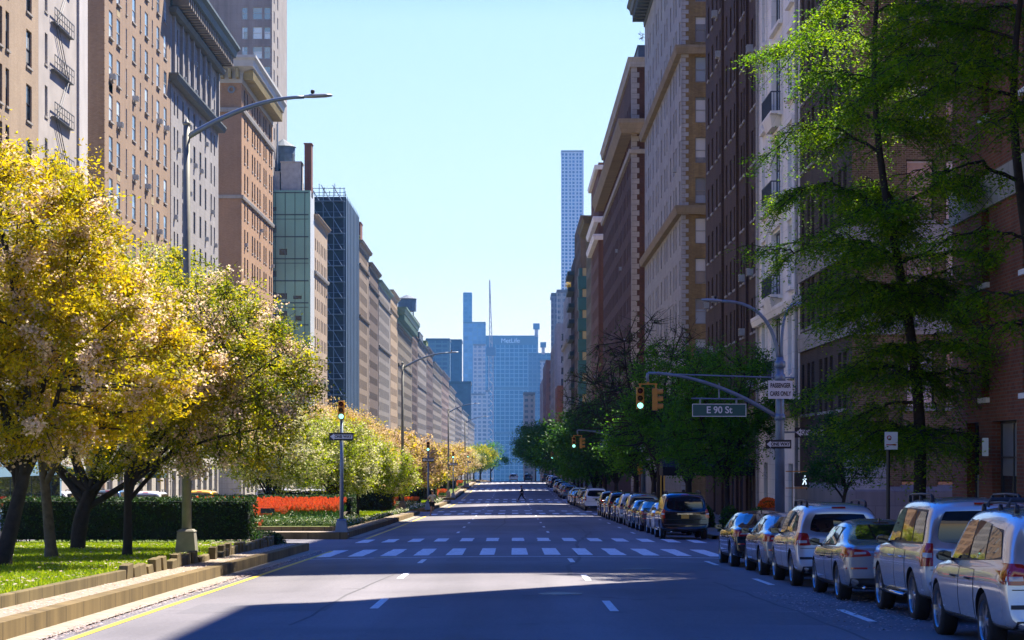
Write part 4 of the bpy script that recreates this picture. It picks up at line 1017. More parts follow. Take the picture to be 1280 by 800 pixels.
# ------------------------------------------------------------------ trees
def leaf_mesh(name, P, size, mats, rng, flat=.5, matidx=None, asp=.55, rnd=None):
    """one rhombus per leaf; P (n,3) positions"""
    n = len(P)
    nrm = rng.normal(size=(n, 3)); nrm[:, 2] = np.abs(nrm[:, 2]) + flat; nrm /= np.linalg.norm(nrm, axis=1)[:, None]
    a = rng.normal(size=(n, 3)); a -= nrm * (a * nrm).sum(1)[:, None]; a /= np.linalg.norm(a, axis=1)[:, None]
    b_ = np.cross(nrm, a); sz = size * rng.uniform(.6, 1.3, n)[:, None]
    V = np.empty((n, 4, 3)); V[:, 0] = P - a * sz * .5; V[:, 1] = P + b_ * sz * .5 * asp; V[:, 2] = P + a * sz * .5; V[:, 3] = P - b_ * sz * .5 * asp
    me = bpy.data.meshes.new(name); me.vertices.add(n * 4); me.vertices.foreach_set('co', V.reshape(-1).astype(np.float32))
    me.loops.add(n * 4); me.loops.foreach_set('vertex_index', np.arange(n * 4, dtype=np.int32))
    me.polygons.add(n); me.polygons.foreach_set('loop_start', np.arange(0, n * 4, 4, dtype=np.int32))
    me.polygons.foreach_set('loop_total', np.full(n, 4, dtype=np.int32)) if False else None
    if matidx is not None: me.polygons.foreach_set('material_index', matidx.astype(np.int32))
    for m in (mats if isinstance(mats, (list, tuple)) else [mats]): me.materials.append(m)
    at = me.attributes.new('rnd', 'FLOAT', 'FACE'); at.data.foreach_set('value', (rng.random(n) if rnd is None else rnd).astype(np.float32))
    me.update(calc_edges=True); return me
def fast_tubes(name, segs, mat, n=6, segs2=(), n2=3):
    """segs: list of (pts (k,3), radii (k))"""
    Vs = []; Fs = []; off = 0
    for pts, rad, n in [(p, r, n) for p, r in segs] + [(p, r, n2) for p, r in segs2]:
        ang = np.arange(n) * 2 * math.pi / n; ca, sa = np.cos(ang), np.sin(ang)
        pts = np.asarray(pts, float); k = len(pts)
        t = np.gradient(pts, axis=0); t /= (np.linalg.norm(t, axis=1)[:, None] + 1e-9)
        up = np.array([1., 0, 0]) if abs(t[0][0]) < .8 else np.array([0, 1., 0])
        a = up - t * (t @ up)[:, None]; a /= (np.linalg.norm(a, axis=1)[:, None] + 1e-9); b_ = np.cross(t, a)
        v = pts[:, None, :] + (a[:, None, :] * ca[None, :, None] + b_[:, None, :] * sa[None, :, None]) * np.asarray(rad)[:, None, None]
        Vs.append(v.reshape(-1, 3))
        i = np.arange(k - 1)[:, None] * n; j = np.arange(n)[None, :]; j2 = (j + 1) % n
        f = np.stack([i + j, i + j2, i + n + j2, i + n + j], -1).reshape(-1, 4) + off; Fs.append(f); off += k * n
    V = np.concatenate(Vs); Fq = np.concatenate(Fs)
    me = bpy.data.meshes.new(name); me.vertices.add(len(V)); me.vertices.foreach_set('co', V.reshape(-1).astype(np.float32))
    me.loops.add(Fq.size); me.loops.foreach_set('vertex_index', Fq.reshape(-1).astype(np.int32))
    me.polygons.add(len(Fq)); me.polygons.foreach_set('loop_start', np.arange(0, Fq.size, 4, dtype=np.int32))
    me.polygons.foreach_set('use_smooth', np.ones(len(Fq), bool)); me.materials.append(mat); me.update(calc_edges=True); return me
def curve(p0, p1, k, rng, sag=0.0, wob=.08, lift=0.0):
    p0 = np.asarray(p0, float); p1 = np.asarray(p1, float); L = np.linalg.norm(p1 - p0); t = np.linspace(0, 1, k)[:, None]
    mid = (p0 + p1) / 2 + rng.normal(size=3) * L * wob + np.array([0, 0, lift * L - sag * L])
    return (1 - t) ** 2 * p0 + 2 * t * (1 - t) * mid + t ** 2 * p1
def in_ell(rng, n, ells, shell=.0):
    out = []
    w_ = np.array([e[1][0] * e[1][1] * e[1][2] for e in ells], float); w_ /= w_.sum()
    while len(out) < n:
        c, r = ells[rng.choice(len(ells), p=w_)]
        d_ = rng.normal(size=3); d_ /= np.linalg.norm(d_); rr = (shell + (1 - shell) * rng.random()) ** (1 / 2.2) * (1 if rng.random() < .88 else rng.uniform(1, 1.28))
        out.append(np.array(c) + d_ * rr * np.array(r))
    return np.array(out)
bark_dark = plain('bark_dark', (.030, .024, .019), .95, var=.4, scale=8)
bark_grey = plain('bark_grey', (.11, .10, .075), .95, var=.35, scale=8)
def make_tree(name, label, base, fork, ells, tr=.16, nl=6, nb=60, nt_=700, lpt=40, leaf=.09, lm=None, blossom=0, bm=None, spread=.16, bark=bark_dark, group='', seed=1, sag=0.0, gaps=0, lean=(0, 0), stems=1, twig_r=.008, cat='tree', flat=.5, droop=0.0, bsize=.72, asp=.55, limb_dirs=None, bclump=.8):
    """trunk > limbs > branches > twigs grown towards points spread through the crown; leaves hang along the twigs"""
    rng = np.random.default_rng(seed); base = np.array(base, float)
    root = empty(name, tuple(base), 0, label, cat, group or None)
    E = [(np.array(c), np.array(r)) for c, r in ells]
    segs = []; skel = []; skr = []
    for s_ in range(stems):
        a0 = rng.uniform(0, 6.28) if stems > 1 else 0
        b0 = np.array([math.cos(a0 + s_ * 2.1) * .12 * (stems > 1), math.sin(a0 + s_ * 2.1) * .12 * (stems > 1), 0])
        top = np.array([lean[0], lean[1], fork]) + (np.array([math.cos(a0 + s_ * 2.3), math.sin(a0 + s_ * 2.3), 0]) * fork * .45 if stems > 1 else 0)
        p = curve(b0 - [0, 0, .1], top, 8, rng, wob=.05); rr = np.linspace(tr * 1.15, tr * .72, 8); rr[0] *= 1.35
        segs.append((p, rr)); tops = top
        lt = in_ell(rng, nl, [(c, r * .62) for c, r in E], .3)
        for q in lt:
            if q[2] < fork + .3: q[2] = fork + .3 + rng.random()
            i0 = rng.integers(5, 8); pp = curve(p[i0], q, 10, rng, wob=.10, lift=.10)
            r_ = np.linspace(tr * .55, tr * .16, 10); segs.append((pp, r_)); skel += list(pp[3:]); skr += list(r_[3:])
    skel = np.array(skel); skr = np.array(skr)
    bt = in_ell(rng, nb, [(c, r * .88) for c, r in E], .35); sk2 = []; sr2 = []
    for q in bt:
        dd = np.linalg.norm(skel - q, axis=1) + .4 * np.maximum(0, skel[:, 2] - q[2]); i = int(np.argmin(dd))
        pp = curve(skel[i], q, 8, rng, wob=.10, sag=sag, lift=.06); r_ = np.linspace(min(skr[i] * .75, tr * .3), twig_r * 1.6, 8)
        segs.append((pp, r_)); sk2 += list(pp[2:]); sr2 += list(r_[2:])
    sk2 = np.array(sk2); sr2 = np.array(sr2)
    tt = in_ell(rng, nt_, E, .25)
    if gaps:
        gp = in_ell(rng, gaps, E, .4); dm = np.min(np.linalg.norm(tt[:, None] - gp[None], axis=2), axis=1); tt = tt[dm > spread * 3.2]
    tw = []; LP = []; LB = []; LT = []
    twig_col = rng.random(len(tt)) ** 1.2
    for k, q in enumerate(tt):
        i = int(np.argmin(np.linalg.norm(sk2 - q, axis=1)))
        pp = curve(sk2[i], q, 5, rng, wob=.12, sag=droop); tw.append((pp, np.linspace(min(sr2[i] * .8, .02), twig_r * .5, 5)))
        L = np.linalg.norm(q - sk2[i]); m = max(4, int(lpt * rng.uniform(.5, 1.5)))
        f = rng.random(m) ** .7; ii = f * 4; i0 = np.minimum(ii.astype(int), 3); fr = (ii - i0)[:, None]
        P = pp[i0] * (1 - fr) + pp[i0 + 1] * fr + rng.normal(size=(m, 3)) * spread * np.array([1, 1, .7])
        LP.append(P); LT.append(np.full(m, twig_col[k])); LB.append(np.full(m, rng.random() < blossom))
    me = fast_tubes('trunk', segs, bark, 8, tw, 3); link('trunk', me, root)
    if lpt > 0 and lm is not None:
        P = np.concatenate(LP); Bm = np.concatenate(LB); T = np.concatenate(LT)
        rnd = np.clip(T * .65 + rng.random(len(P)) * .35, 0, 1)
        keep = (~Bm) | (rng.random(len(P)) > bclump)
        cr = link('crown', leaf_mesh('crown', P[keep], leaf, lm, rng, flat, asp=asp, rnd=rnd[keep]), root)
        if blossom > 0:
            Pb = P[Bm]; Pb = np.concatenate([Pb] + [Pb + rng.normal(size=Pb.shape) * .05 for _ in range(2)]); link('blossom', leaf_mesh('blossom', Pb, leaf * bsize, bm, rng, .3, asp=.95), cr); KID.setdefault(root.name, [])
    return root
lf_gold = leafmat('leaf_bronze_gold', [(.15, .17, .002), (.38, .34, .003), (.62, .48, .005), (.62, .38, .008)], .5)
lf_lime = leafmat('leaf_lime', [(.07, .12, .002), (.20, .25, .003), (.42, .39, .005), (.58, .43, .007)], .55)
lf_spring = leafmat('leaf_spring_green', [(.12, .19, .004), (.28, .36, .005), (.46, .47, .008)], .5)
lf_green = leafmat('leaf_street_green', [(.03, .12, .005), (.07, .22, .006), (.14, .34, .008)], .45)
lf_deep = leafmat('leaf_deep_green', [(.014, .06, .006), (.03, .11, .008), (.07, .18, .01)], .4)
lf_loc = leafmat('leaf_locust', [(.045, .15, .003), (.13, .28, .003), (.34, .46, .004)], .55)
bl_pink = leafmat('blossom_pink', [(.60, .43, .32), (.72, .57, .44), (.78, .67, .55)], .45)
bl_rose = leafmat('blossom_rose', [(.42, .28, .12), (.56, .42, .24), (.66, .54, .38)], .45)
bl_white = leafmat('blossom_cream', [(.46, .46, .22), (.60, .58, .34), (.70, .68, .48)], .45)
CH = 'cherry trees planted on the median'
def med(x, y): return (x, y, gz(y) + .40)
# first block: the big cherries on the left
make_tree('cherry_tree', 'nearest cherry tree on the left, pink blossom and bronze leaves, thick trunk leaning right', med(-10.9, 44.5), 2.1,
          [((-.7, 0, 6.6), (3.7, 3.4, 2.9)), ((1.9, 0, 4.5), (2.7, 2.6, 2.1)), ((-2.4, 0, 4.0), (2.6, 2.6, 1.9)), ((-.2, .5, 3.1), (3.4, 2.4, 1.15))], tr=.17, nl=9, nb=125, nt_=2400, lpt=64, leaf=.10, lm=[lf_gold], blossom=.12, bm=bl_pink, group=CH, seed=11, lean=(.55, 0), spread=.12, gaps=75, bclump=.6)
make_tree('cherry_tree', 'forked cherry tree with a thin mossy trunk in front of the first hedge', med(-10.9, 49.5), 2.4,
          [((.8, 0, 5.4), (2.7, 2.4, 2.0)), ((2.2, .5, 4.4), (2.3, 2.0, 1.5))], tr=.13, nl=6, nb=60, nt_=900, lpt=40, leaf=.095, lm=[lf_gold], blossom=.22, bm=bl_pink, group=CH, seed=12, lean=(-.25, 0), spread=.13, stems=1, bark=bark_grey, gaps=35)
make_tree('cherry_tree', 'dark cherry tree with a trunk split into spreading limbs, right of the thin mossy one', med(-11.9, 57.0), 1.6,
          [((1.8, 0, 5.8), (3.5, 3, 2.8)), ((3.6, 0, 4.2), (3.2, 2.6, 2.0)), ((-2.2, 0, 4.8), (2.8, 2.6, 2.4)), ((1.0, 0, 3.0), (4.2, 2.6, 1.2))], tr=.17, nl=8, nb=130, nt_=2300, lpt=42, leaf=.09, lm=[lf_lime], blossom=.10, bm=bl_white, group=CH, seed=13, stems=2, spread=.13, gaps=60)
make_tree('cherry_tree', 'lime green cherry tree whose crown wraps the first lamp post', med(-9.4, 51.0), 2.0,
          [((1.5, .6, 5.0), (2.7, 2.3, 2.3)), ((1.6, .2, 3.0), (3.0, 2.2, 1.2)), ((2.9, .6, 4.4), (2.0, 1.8, 1.7))], tr=.11, nl=7, nb=100, nt_=1700, lpt=40, leaf=.09, lm=[lf_lime], blossom=.12, bm=bl_pink, group=CH, seed=14, spread=.13, gaps=55)
# second block
B2 = [(-12.3, 104, 3.0, 'white flecked crabapple behind the red tulip bed', lf_spring, bl_white, .25, 5.9),
      (-9.6, 109, 2.6, 'cream blossomed tree just right of the first signal pole', lf_spring, bl_white, .22, 5.3),
      (-13.4, 116, 3.0, 'dark stemmed spring tree behind the crabapple, seen left of the signal pole', lf_lime, bl_white, .12, 5.8),
      (-8.9, 120, 2.3, 'short chartreuse tree over the second hedge corner', lf_spring, bl_white, .12, 4.7),
      (-10.3, 130, 2.9, 'pink and gold cherry tree behind the chartreuse one', lf_gold, bl_rose, .5, 6.4),
      (-8.6, 139, 2.3, 'bright chartreuse tree beside the second lamp post', lf_spring, bl_white, .08, 4.3),
      (-12.5, 142, 3.2, 'tall rose cherry tree at the far end of the second planted median', lf_gold, bl_rose, .55, 7.3)]
for i, (x, y, r_, lb, lm, bm, bp, h) in enumerate(B2):
    make_tree('cherry_tree', lb, med(x, y), 1.5, [((0, 0, h * .66), (r_, r_, h * .40)), ((r_ * .35, 0, h * .5), (r_ * .8, r_ * .8, h * .27))], tr=.12, nl=6, nb=50, nt_=760, lpt=28, leaf=.135, lm=[lm], blossom=bp, bm=bm, group=CH, seed=30 + i, spread=.2, stems=2 if i in (0, 1, 2) else 1, gaps=14, twig_r=.012)
# farther blocks: individual crowns, coarser leaves
k = 0
FL = ['first', 'second', 'third', 'fourth', 'fifth', 'sixth', 'seventh', 'eighth', 'ninth', 'tenth', 'eleventh', 'twelfth', 'thirteenth', 'fourteenth', 'fifteenth']
for (y, x, h, r_, lm, bm, bp) in ((176, -9.4, 6.6, 3.2, lf_gold, bl_rose, .6), (186, -12.6, 7.6, 3.4, lf_gold, bl_rose, .6), (196, -8.9, 5.9, 2.8, lf_gold, bl_rose, .45), (206, -11.5, 7.4, 3.4, lf_gold, bl_rose, .55), (217, -9.0, 5.4, 2.7, lf_lime, bl_rose, .3),
                               (256, -9.2, 6.6, 3.3, lf_gold, bl_rose, .6), (270, -11, 7.4, 3.6, lf_gold, bl_rose, .6), (286, -9.3, 6.4, 3.2, lf_gold, bl_rose, .5), (300, -9.6, 6.2, 3.2, lf_lime, bl_rose, .4),
                               (338, -9.2, 7, 3.6, lf_gold, bl_rose, .5), (358, -9.4, 7, 3.6, lf_gold, bl_white, .5), (378, -9.2, 6.8, 3.4, lf_gold, bl_rose, .5), (420, -9, 6.5, 3.5, lf_spring, bl_white, .5), (450, -9, 6.5, 3.5, lf_lime, bl_white, .4), (500, -7.5, 7.0, 3.5, lf_deep, bl_white, 0)):
    make_tree('cherry_tree', '%s tree past the second cross street along the median, counting away from the camera' % FL[k], med(x, y), 1.5, [((0, 0, h * .60), (r_, r_, h * .38))], tr=.13, nl=5, nb=24, nt_=230, lpt=22, leaf=.24, lm=[lm], blossom=bp, bm=bm, group=CH, seed=60 + k, spread=.32, gaps=6, twig_r=.02); k += 1
# right hand street trees
ST = 'street trees along the right pavement'
def rs(x, y): return (x, y, gz(y) + .15)
def locust(label, base, H, boughs, seed, tr=.2, lean=(0, 0)):
    """open crowned tree: long boughs that arch out and carry flat hanging sprays of small leaflets"""
    rng = np.random.default_rng(seed); base = np.array(base, float); root = empty('honey_locust', tuple(base), 0, label, 'tree', ST)
    k = 24; t = np.linspace(0, 1, k); tp = np.stack([lean[0] * t ** .8 + .34 * np.sin(t * 6.5), lean[1] * t + .12 * np.sin(t * 7 + 1), -.1 + (H + .1) * t], 1); trd = tr * (1.15 - t * 1.02) + .02; trd[0] *= 1.3
    segs = [(tp, trd)]; tw = []; P = []; T = []
    def spray(pts, az, L, dens, q0=.16):
        m = len(pts)
        for q in np.arange(q0, 1.0, .17 / L / dens):
            for sd in (-1, 1):
                if rng.random() < .12: continue
                fi = q * (m - 1); a = int(fi); c = pts[a] * (1 - fi + a) + pts[min(a + 1, m - 1)] * (fi - a)
                ang = az + sd * rng.uniform(.4, 1.3); l2 = rng.uniform(.55, 1.3) * (1.15 - .5 * q) * min(1.15, .45 + L / 4); dz = rng.uniform(-.75, .22)
                e = c + np.array([math.cos(ang), math.sin(ang), dz]) * l2; n2 = 6; w2 = np.linspace(0, 1, n2)[:, None]; tp2 = c * (1 - w2) + e * w2 - np.array([0, 0, 1]) * (w2 ** 2) * l2 * rng.uniform(.15, .6)
                tw.append((tp2, np.linspace(.009, .004, n2)))
                nl = int(l2 * 88); f = rng.random(nl) * (n2 - 1); ai = np.minimum(f.astype(int), n2 - 2); fr = (f - ai)[:, None]
                P.append(tp2[ai] * (1 - fr) + tp2[ai + 1] * fr + rng.normal(size=(nl, 3)) * np.array([.10, .10, .06]) - np.array([0, 0, .05])); T.append(np.full(nl, rng.random()))
    for (z, az, L, rise, dens) in boughs:
        i = min(k - 2, int(z / H * k)); p0 = tp[i]; d = np.array([math.cos(az), math.sin(az), 0]); m = 14; s_ = np.linspace(0, 1, m)
        wob = np.cumsum(rng.normal(size=(m, 3)) * .06 * L / 3, axis=0); wob -= wob[0]
        pts = p0 + d * (L * s_)[:, None] + np.array([0, 0, 1]) * (rise * L * np.sin(s_ * 2.2) * .6 - .26 * L * s_ ** 2.2)[:, None] + wob
        r0 = min(trd[i] * .55, .015 + .013 * L); segs.append((pts, np.linspace(r0, .010, m))); spray(pts, az, L, dens, .08)
        for b_ in range(int(1.6 * L)):            # side boughs
            a = int(rng.integers(3, 11)); az2 = az + rng.choice([-1, 1]) * rng.uniform(.45, 1.1); L2 = L * rng.uniform(.28, .5); m2 = 9; s2_ = np.linspace(0, 1, m2); d2 = np.array([math.cos(az2), math.sin(az2), 0])
            w3 = np.cumsum(rng.normal(size=(m2, 3)) * .05, axis=0); w3 -= w3[0]; up_ = rng.uniform(-.1, .5)
            p2 = pts[a] + d2 * (L2 * s2_)[:, None] + np.array([0, 0, 1]) * (up_ * L2 * s2_ - .35 * L2 * s2_ ** 2)[:, None] + w3
            segs.append((p2, np.linspace(r0 * .45, .007, m2))); spray(p2, az2, L2, dens * .9)
    link('trunk', fast_tubes('trunk', segs, bark_dark, 8, tw, 3), root)
    P = np.concatenate(P); T = np.concatenate(T); link('crown', leaf_mesh('crown', P, .085, lf_loc, rng, 1.1, asp=.5, rnd=np.clip(T * .6 + rng.random(len(P)) * .4, 0, 1)), root); return root
rg = random.Random(17); PI = math.pi
B = [(7.7, PI - .05, 3.3, .35, 1.1), (7.2, PI + .4, 3.0, .30, 1.0), (6.2, PI - .5, 2.6, .2, 1.0), (8.6, PI + .1, 2.9, .5, 1.0), (10.2, PI - .3, 2.6, .6, 1.0), (11.8, PI + .2, 1.9, .7, 1.0), (13.2, PI, 1.8, .5, 1.0), (12.4, .2, 3.0, .5, 1.0),
     (9.2, .1, 3.3, .55, .9), (7.4, -.3, 3.2, .25, .8), (10.8, .5, 3.0, .5, 1.0), (13.8, .6, 2.6, .5, 1.0), (14.6, -.4, 2.4, .5, 1.0), (4.9, PI + .1, 2.8, .15, 1.0), (4.2, PI - .6, 2.4, .05, 1.0), (5.6, PI + .7, 2.6, .1, 1.0), (3.6, PI + .3, 2.3, .1, .9), (5.2, -.2, 2.2, .1, .7), (3.9, .4, 1.8, .0, .7)]
for k in range(16): B.append((rg.uniform(6.0, 15.0), rg.choice([-1, 1]) * rg.uniform(.9, 2.3), rg.uniform(2.0, 3.6), rg.uniform(.2, .6), .9))
for k in range(12): B.append((rg.uniform(3.2, 7.0), rg.choice([-1, 1]) * rg.uniform(1.0, 2.2), rg.uniform(1.6, 2.6), rg.uniform(.0, .2), .9))
locust('large honey locust with open hanging sprays over the parked cars at the right', rs(10.1, 52), 15.8, B, 90, .135, (-.9, .2))
B = [(9.8, PI, 3.4, .3, 1.1), (11.2, PI - .4, 3.0, .4, 1.1), (8.2, PI + .3, 2.4, .3, 1.0), (12.4, PI + .2, 3.6, .3, 1.1), (7.0, PI - .2, 1.9, .3, .8), (5.2, PI + .5, 1.5, .2, .7), (10.4, PI + .8, 3.0, .3, 1.0), (13.4, PI - .1, 3.2, .2, 1.1), (11.8, 1.9, 2.8, .3, 1.0), (9.4, -1.9, 2.6, .3, 1.0), (12.8, -2.4, 3.2, .3, 1.0), (6.2, 2.4, 1.9, .2, .8)]
locust('second honey locust just outside the right edge, its boughs reaching in over the brick wall', rs(10.9, 44), 13.8, B, 91, .15)
make_tree('street_tree', 'small young tree with a thin trunk just above the silver wagon roof', rs(9.9, 62), 1.9,
          [((0, 0, 3.1), (1.3, 1.3, 1.2)), ((-.3, 0, 2.4), (1.2, 1.2, .6))], tr=.07, nl=6, nb=36, nt_=330, lpt=30, leaf=.08, lm=[lf_deep], group=ST, seed=92, spread=.12, gaps=10, bark=bark_dark)
make_tree('street_tree', 'leafy tree behind the blue traffic pole in front of the sand coloured stone base', rs(10.0, 98), 3.0,
          [((.2, 0, 6.1), (3.2, 2.6, 2.9)), ((-.4, 0, 4.0), (3.0, 2.4, 1.9))], tr=.13, nl=8, nb=80, nt_=1300, lpt=30, leaf=.12, lm=[lf_green], group=ST, seed=93, spread=.17, gaps=40, twig_r=.012)
make_tree('street_tree', 'fresh green tree left of the leafy one, over the black entrance awning', rs(9.4, 112), 3.0,
          [((-.4, 0, 6.8), (3.4, 2.8, 3.2)), ((.6, 0, 4.8), (3.2, 2.4, 2.0))], tr=.2, nl=7, nb=70, nt_=1100, lpt=26, leaf=.14, lm=[lf_green], group=ST, seed=94, spread=.2, gaps=45, twig_r=.012)
make_tree('bare_tree', 'tall nearly bare tree with black branches against the mustard brick wall', rs(9.3, 131), 3.6,
          [((-.6, 0, 9.0), (4.4, 4, 4.2)), ((-1.6, 0, 6.6), (3.0, 3, 2.6))], tr=.24, nl=14, nb=210, nt_=1100, lpt=3, leaf=.12, lm=[lf_deep], group=ST, seed=95, spread=.12, twig_r=.017, cat='tree')
make_tree('bare_tree', 'second nearly bare tree, farther left, its twigs crossing the red brick tower', rs(9.0, 150), 3.6,
          [((-1.2, 0, 8.2), (4.6, 4, 3.8)), ((-2.8, 0, 6.0), (2.6, 3, 2.2))], tr=.22, nl=13, nb=200, nt_=900, lpt=5, leaf=.13, lm=[lf_deep], group=ST, seed=96, spread=.14, twig_r=.018)
TR = [(141, 9.6, 8.4, 3.8, lf_green, 'bright green tree low behind the bare ones'), (172, 8.6, 9.6, 4.4, lf_deep, 'dark tree beyond the second cross street above the far parked cars'), (184, 8.3, 10.4, 4.8, lf_deep, 'dark bushy tree, second past the far signal mast'),
      (197, 7.8, 7.2, 4.2, lf_green, 'bright leaved tree low over the far parked cars'), (210, 8.3, 10.8, 5.2, lf_deep, 'dense dark tree in the middle of the far right tree row'), (223, 7.9, 7.4, 4.2, lf_deep, 'dark tree at the third cross street corner, right row'),
      (250, 7.6, 9.4, 4.9, lf_deep, 'first dark tree past the third cross street, right row'), (264, 7.2, 8.6, 4.9, lf_green, 'greener tree past the third cross street, right row'), (282, 7.2, 10.6, 5.4, lf_deep, 'tall dark tree of the far right row with a rounded top'), (300, 6.6, 10.0, 5.6, lf_deep, 'wide dark tree leaning over the lane, far right row'),
      (335, 6.4, 10.4, 6.0, lf_deep, 'far dark tree fourth block, right row'), (360, 5.8, 11.5, 6.4, lf_deep, 'farther dark tree reaching toward the middle of the avenue'), (415, 6.6, 12.2, 6.6, lf_deep, 'last but one dark tree of the right row'), (452, 6.6, 13.2, 7.0, lf_deep, 'farthest dark tree of the right row, against the blue slab')]
for i, (y, x, h, r_, lm, lb) in enumerate(TR):
    big = y < 200
    make_tree('street_tree', lb, rs(x if y < 200 else max(x, 8.9), y), h * .3, [((x - max(x, 8.9) if y >= 200 else 0, 0, h * .63), (r_, r_, h * .36)), (((x - max(x, 8.9) if y >= 200 else 0) - .8, 0, h * .5), (r_ * .85, r_ * .8, h * .24))], tr=.2, nl=7, nb=40, nt_=620 if big else 460, lpt=28, leaf=.20 if big else .30, lm=[lm], group=ST, seed=120 + i, spread=.28 if big else .42, gaps=26, twig_r=.02)
for i, (y, x, h, r_, lb) in enumerate(((520, -9.5, 9, 4.6, 'far olive tree on the median at the crest of the avenue'), (560, -8.6, 10, 5, 'farther olive tree on the median just past the crest'), (610, -6.2, 11.5, 5.6, 'hazy green tree closing the view left of the lone far car'), (540, 8.6, 13, 6.6, 'hazy dark tree past the crest on the right'), (640, 7.2, 15, 7.5, 'farthest hazy tree past the crest, right of the lone far car'))):
    make_tree('street_tree', lb, (x, y, gz(y) + .15), h * .3, [((0, 0, h * .63), (r_, r_, h * .36))], tr=.2, nl=5, nb=24, nt_=240, lpt=24, leaf=.42, lm=[lf_lime if x < -8 else lf_green if x < 0 else lf_deep], group='far trees past the crest', seed=170 + i, spread=.5, gaps=8, twig_r=.02)
# a yellow tree on the roof terrace and a bare one on the brick tower
make_tree('roof_tree', 'small yellow tree on the roof of the slim grey block', (XR + .6, 499, zt(362, 497) - .9), .6, [((0, 0, 2.4), (1.6, 1.4, 1.5))], tr=.1, nl=4, nb=12, nt_=90, lpt=20, leaf=.3, lm=[leafmat('leaf_yellow', [(.5, .38, .01), (.7, .5, .02)], .4)], seed=150, spread=.25, cat='tree')
make_tree('roof_tree', 'leafless spiky shrub on the roof of the red brick tower block', (XR + 2.6, 241, zt(72, 238) + 1.6), .5, [((0, 0, 1.5), (2.4, 1.5, 1.1))], tr=.08, nl=10, nb=50, nt_=60, lpt=0, lm=None, seed=151, cat='shrub', twig_r=.03)

# ------------------------------------------------------------------ hedges, flower beds, grass
def hedge(label, x0, x1, y0, y1, h, leaf=.07, dens=420, seed=1, lm=None, cat='hedge', name='clipped_hedge', group='clipped hedges across the medians'):
    rng = np.random.default_rng(seed); yc = (y0 + y1) / 2; zb = gz(yc) + .40
    t = empty(name, ((x0 + x1) / 2, yc, zb), 0, label, cat, group)
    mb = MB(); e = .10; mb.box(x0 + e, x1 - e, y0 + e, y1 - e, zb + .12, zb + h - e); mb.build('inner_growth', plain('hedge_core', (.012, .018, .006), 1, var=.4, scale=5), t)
    P = []
    for (A, f) in (((x1 - x0) * h, 0), ((x1 - x0) * h * .6, 1), ((y1 - y0) * h, 2), ((y1 - y0) * h, 3), ((x1 - x0) * (y1 - y0), 4)):
        n = int(A * dens); a = rng.random(n); c = rng.random(n); dd = np.abs(rng.normal(size=n)) * .05
        # soft lumps along the clipped faces
        if f == 0: q = np.stack([x0 + a * (x1 - x0), y0 + dd, zb + .05 + c * (h - .05)], 1)
        elif f == 1: q = np.stack([x0 + a * (x1 - x0), y1 - dd, zb + .05 + c * (h - .05)], 1)
        elif f == 2: q = np.stack([x0 + dd, y0 + a * (y1 - y0), zb + .05 + c * (h - .05)], 1)
        elif f == 3: q = np.stack([x1 - dd, y0 + a * (y1 - y0), zb + .05 + c * (h - .05)], 1)
        else: q = np.stack([x0 + a * (x1 - x0), y0 + c * (y1 - y0), zb + h - dd], 1)
        lum = .045 * np.sin(q[:, 0] * 5.1 + q[:, 2] * 3) * np.sin(q[:, 1] * 4 + q[:, 2] * 6.3)
        q = q + lum[:, None] * np.array([1, 1, .8]) + rng.normal(size=q.shape) * .025
        P.append(q)
    P = np.concatenate(P)
    # thin out the foot of the hedge
    hz_ = (P[:, 2] - zb) / h; P = P[(hz_ > .28) | (rng.random(len(P)) < .35 + hz_ * 2)]
    P -= np.array(t.location)[None]
    link('foliage', leaf_mesh('foliage', P, leaf, lm or lf_hedge, rng, .2, asp=.7), t)
    # stems visible at the foot
    mb = MB()
    for k in range(int((x1 - x0) / .35)):
        xx = x0 + .2 + k * .35 + rng.uniform(-.1, .1); mb.tube([(xx, y0 + .16, zb - .05), (xx + rng.uniform(-.08, .08), y0 + .18, zb + .5)], .018, 5)
    if mb.v: mb.build('stems', bark_dark, t)
    return t
lf_hedge = leafmat('leaf_yew', [(.006, .022, .004), (.018, .050, .007), (.06, .12, .014)], .3)
lf_hedge2 = leafmat('leaf_box', [(.03, .07, .012), (.07, .13, .02), (.14, .2, .04)], .3)
hedge('long dark clipped hedge behind the first lamp post, nearest on the median', -15.6, -7.95, 63.6, 65.0, 1.38, .075, 520, 1)
hedge('clipped hedge behind the red tulip bed, its sunlit end right of the signal pole', -15.6, -7.55, 99.5, 101.2, 1.3, .09, 260, 2, lf_hedge)
hedge('dark clipped hedge closing the far end of the second planted median', -15.5, -7.9, 138.6, 139.8, 1.35, .10, 200, 3)
hedge('clipped hedge behind the second tulip bed, left of the runner', -15.5, -7.9, 180, 181.2, 1.3, .12, 120, 4)
hedge('dark clipped hedge at the far end of the third planted median', -15.5, -7.9, 219, 220.2, 1.3, .12, 120, 5)
hedge('clipped hedge at the start of the fourth planted median', -15.5, -8.0, 256, 257.2, 1.3, .14, 80, 6)
hedge('clipped hedge at the far end of the fourth planted median', -15.5, -8.0, 300, 301.2, 1.3, .14, 80, 7)
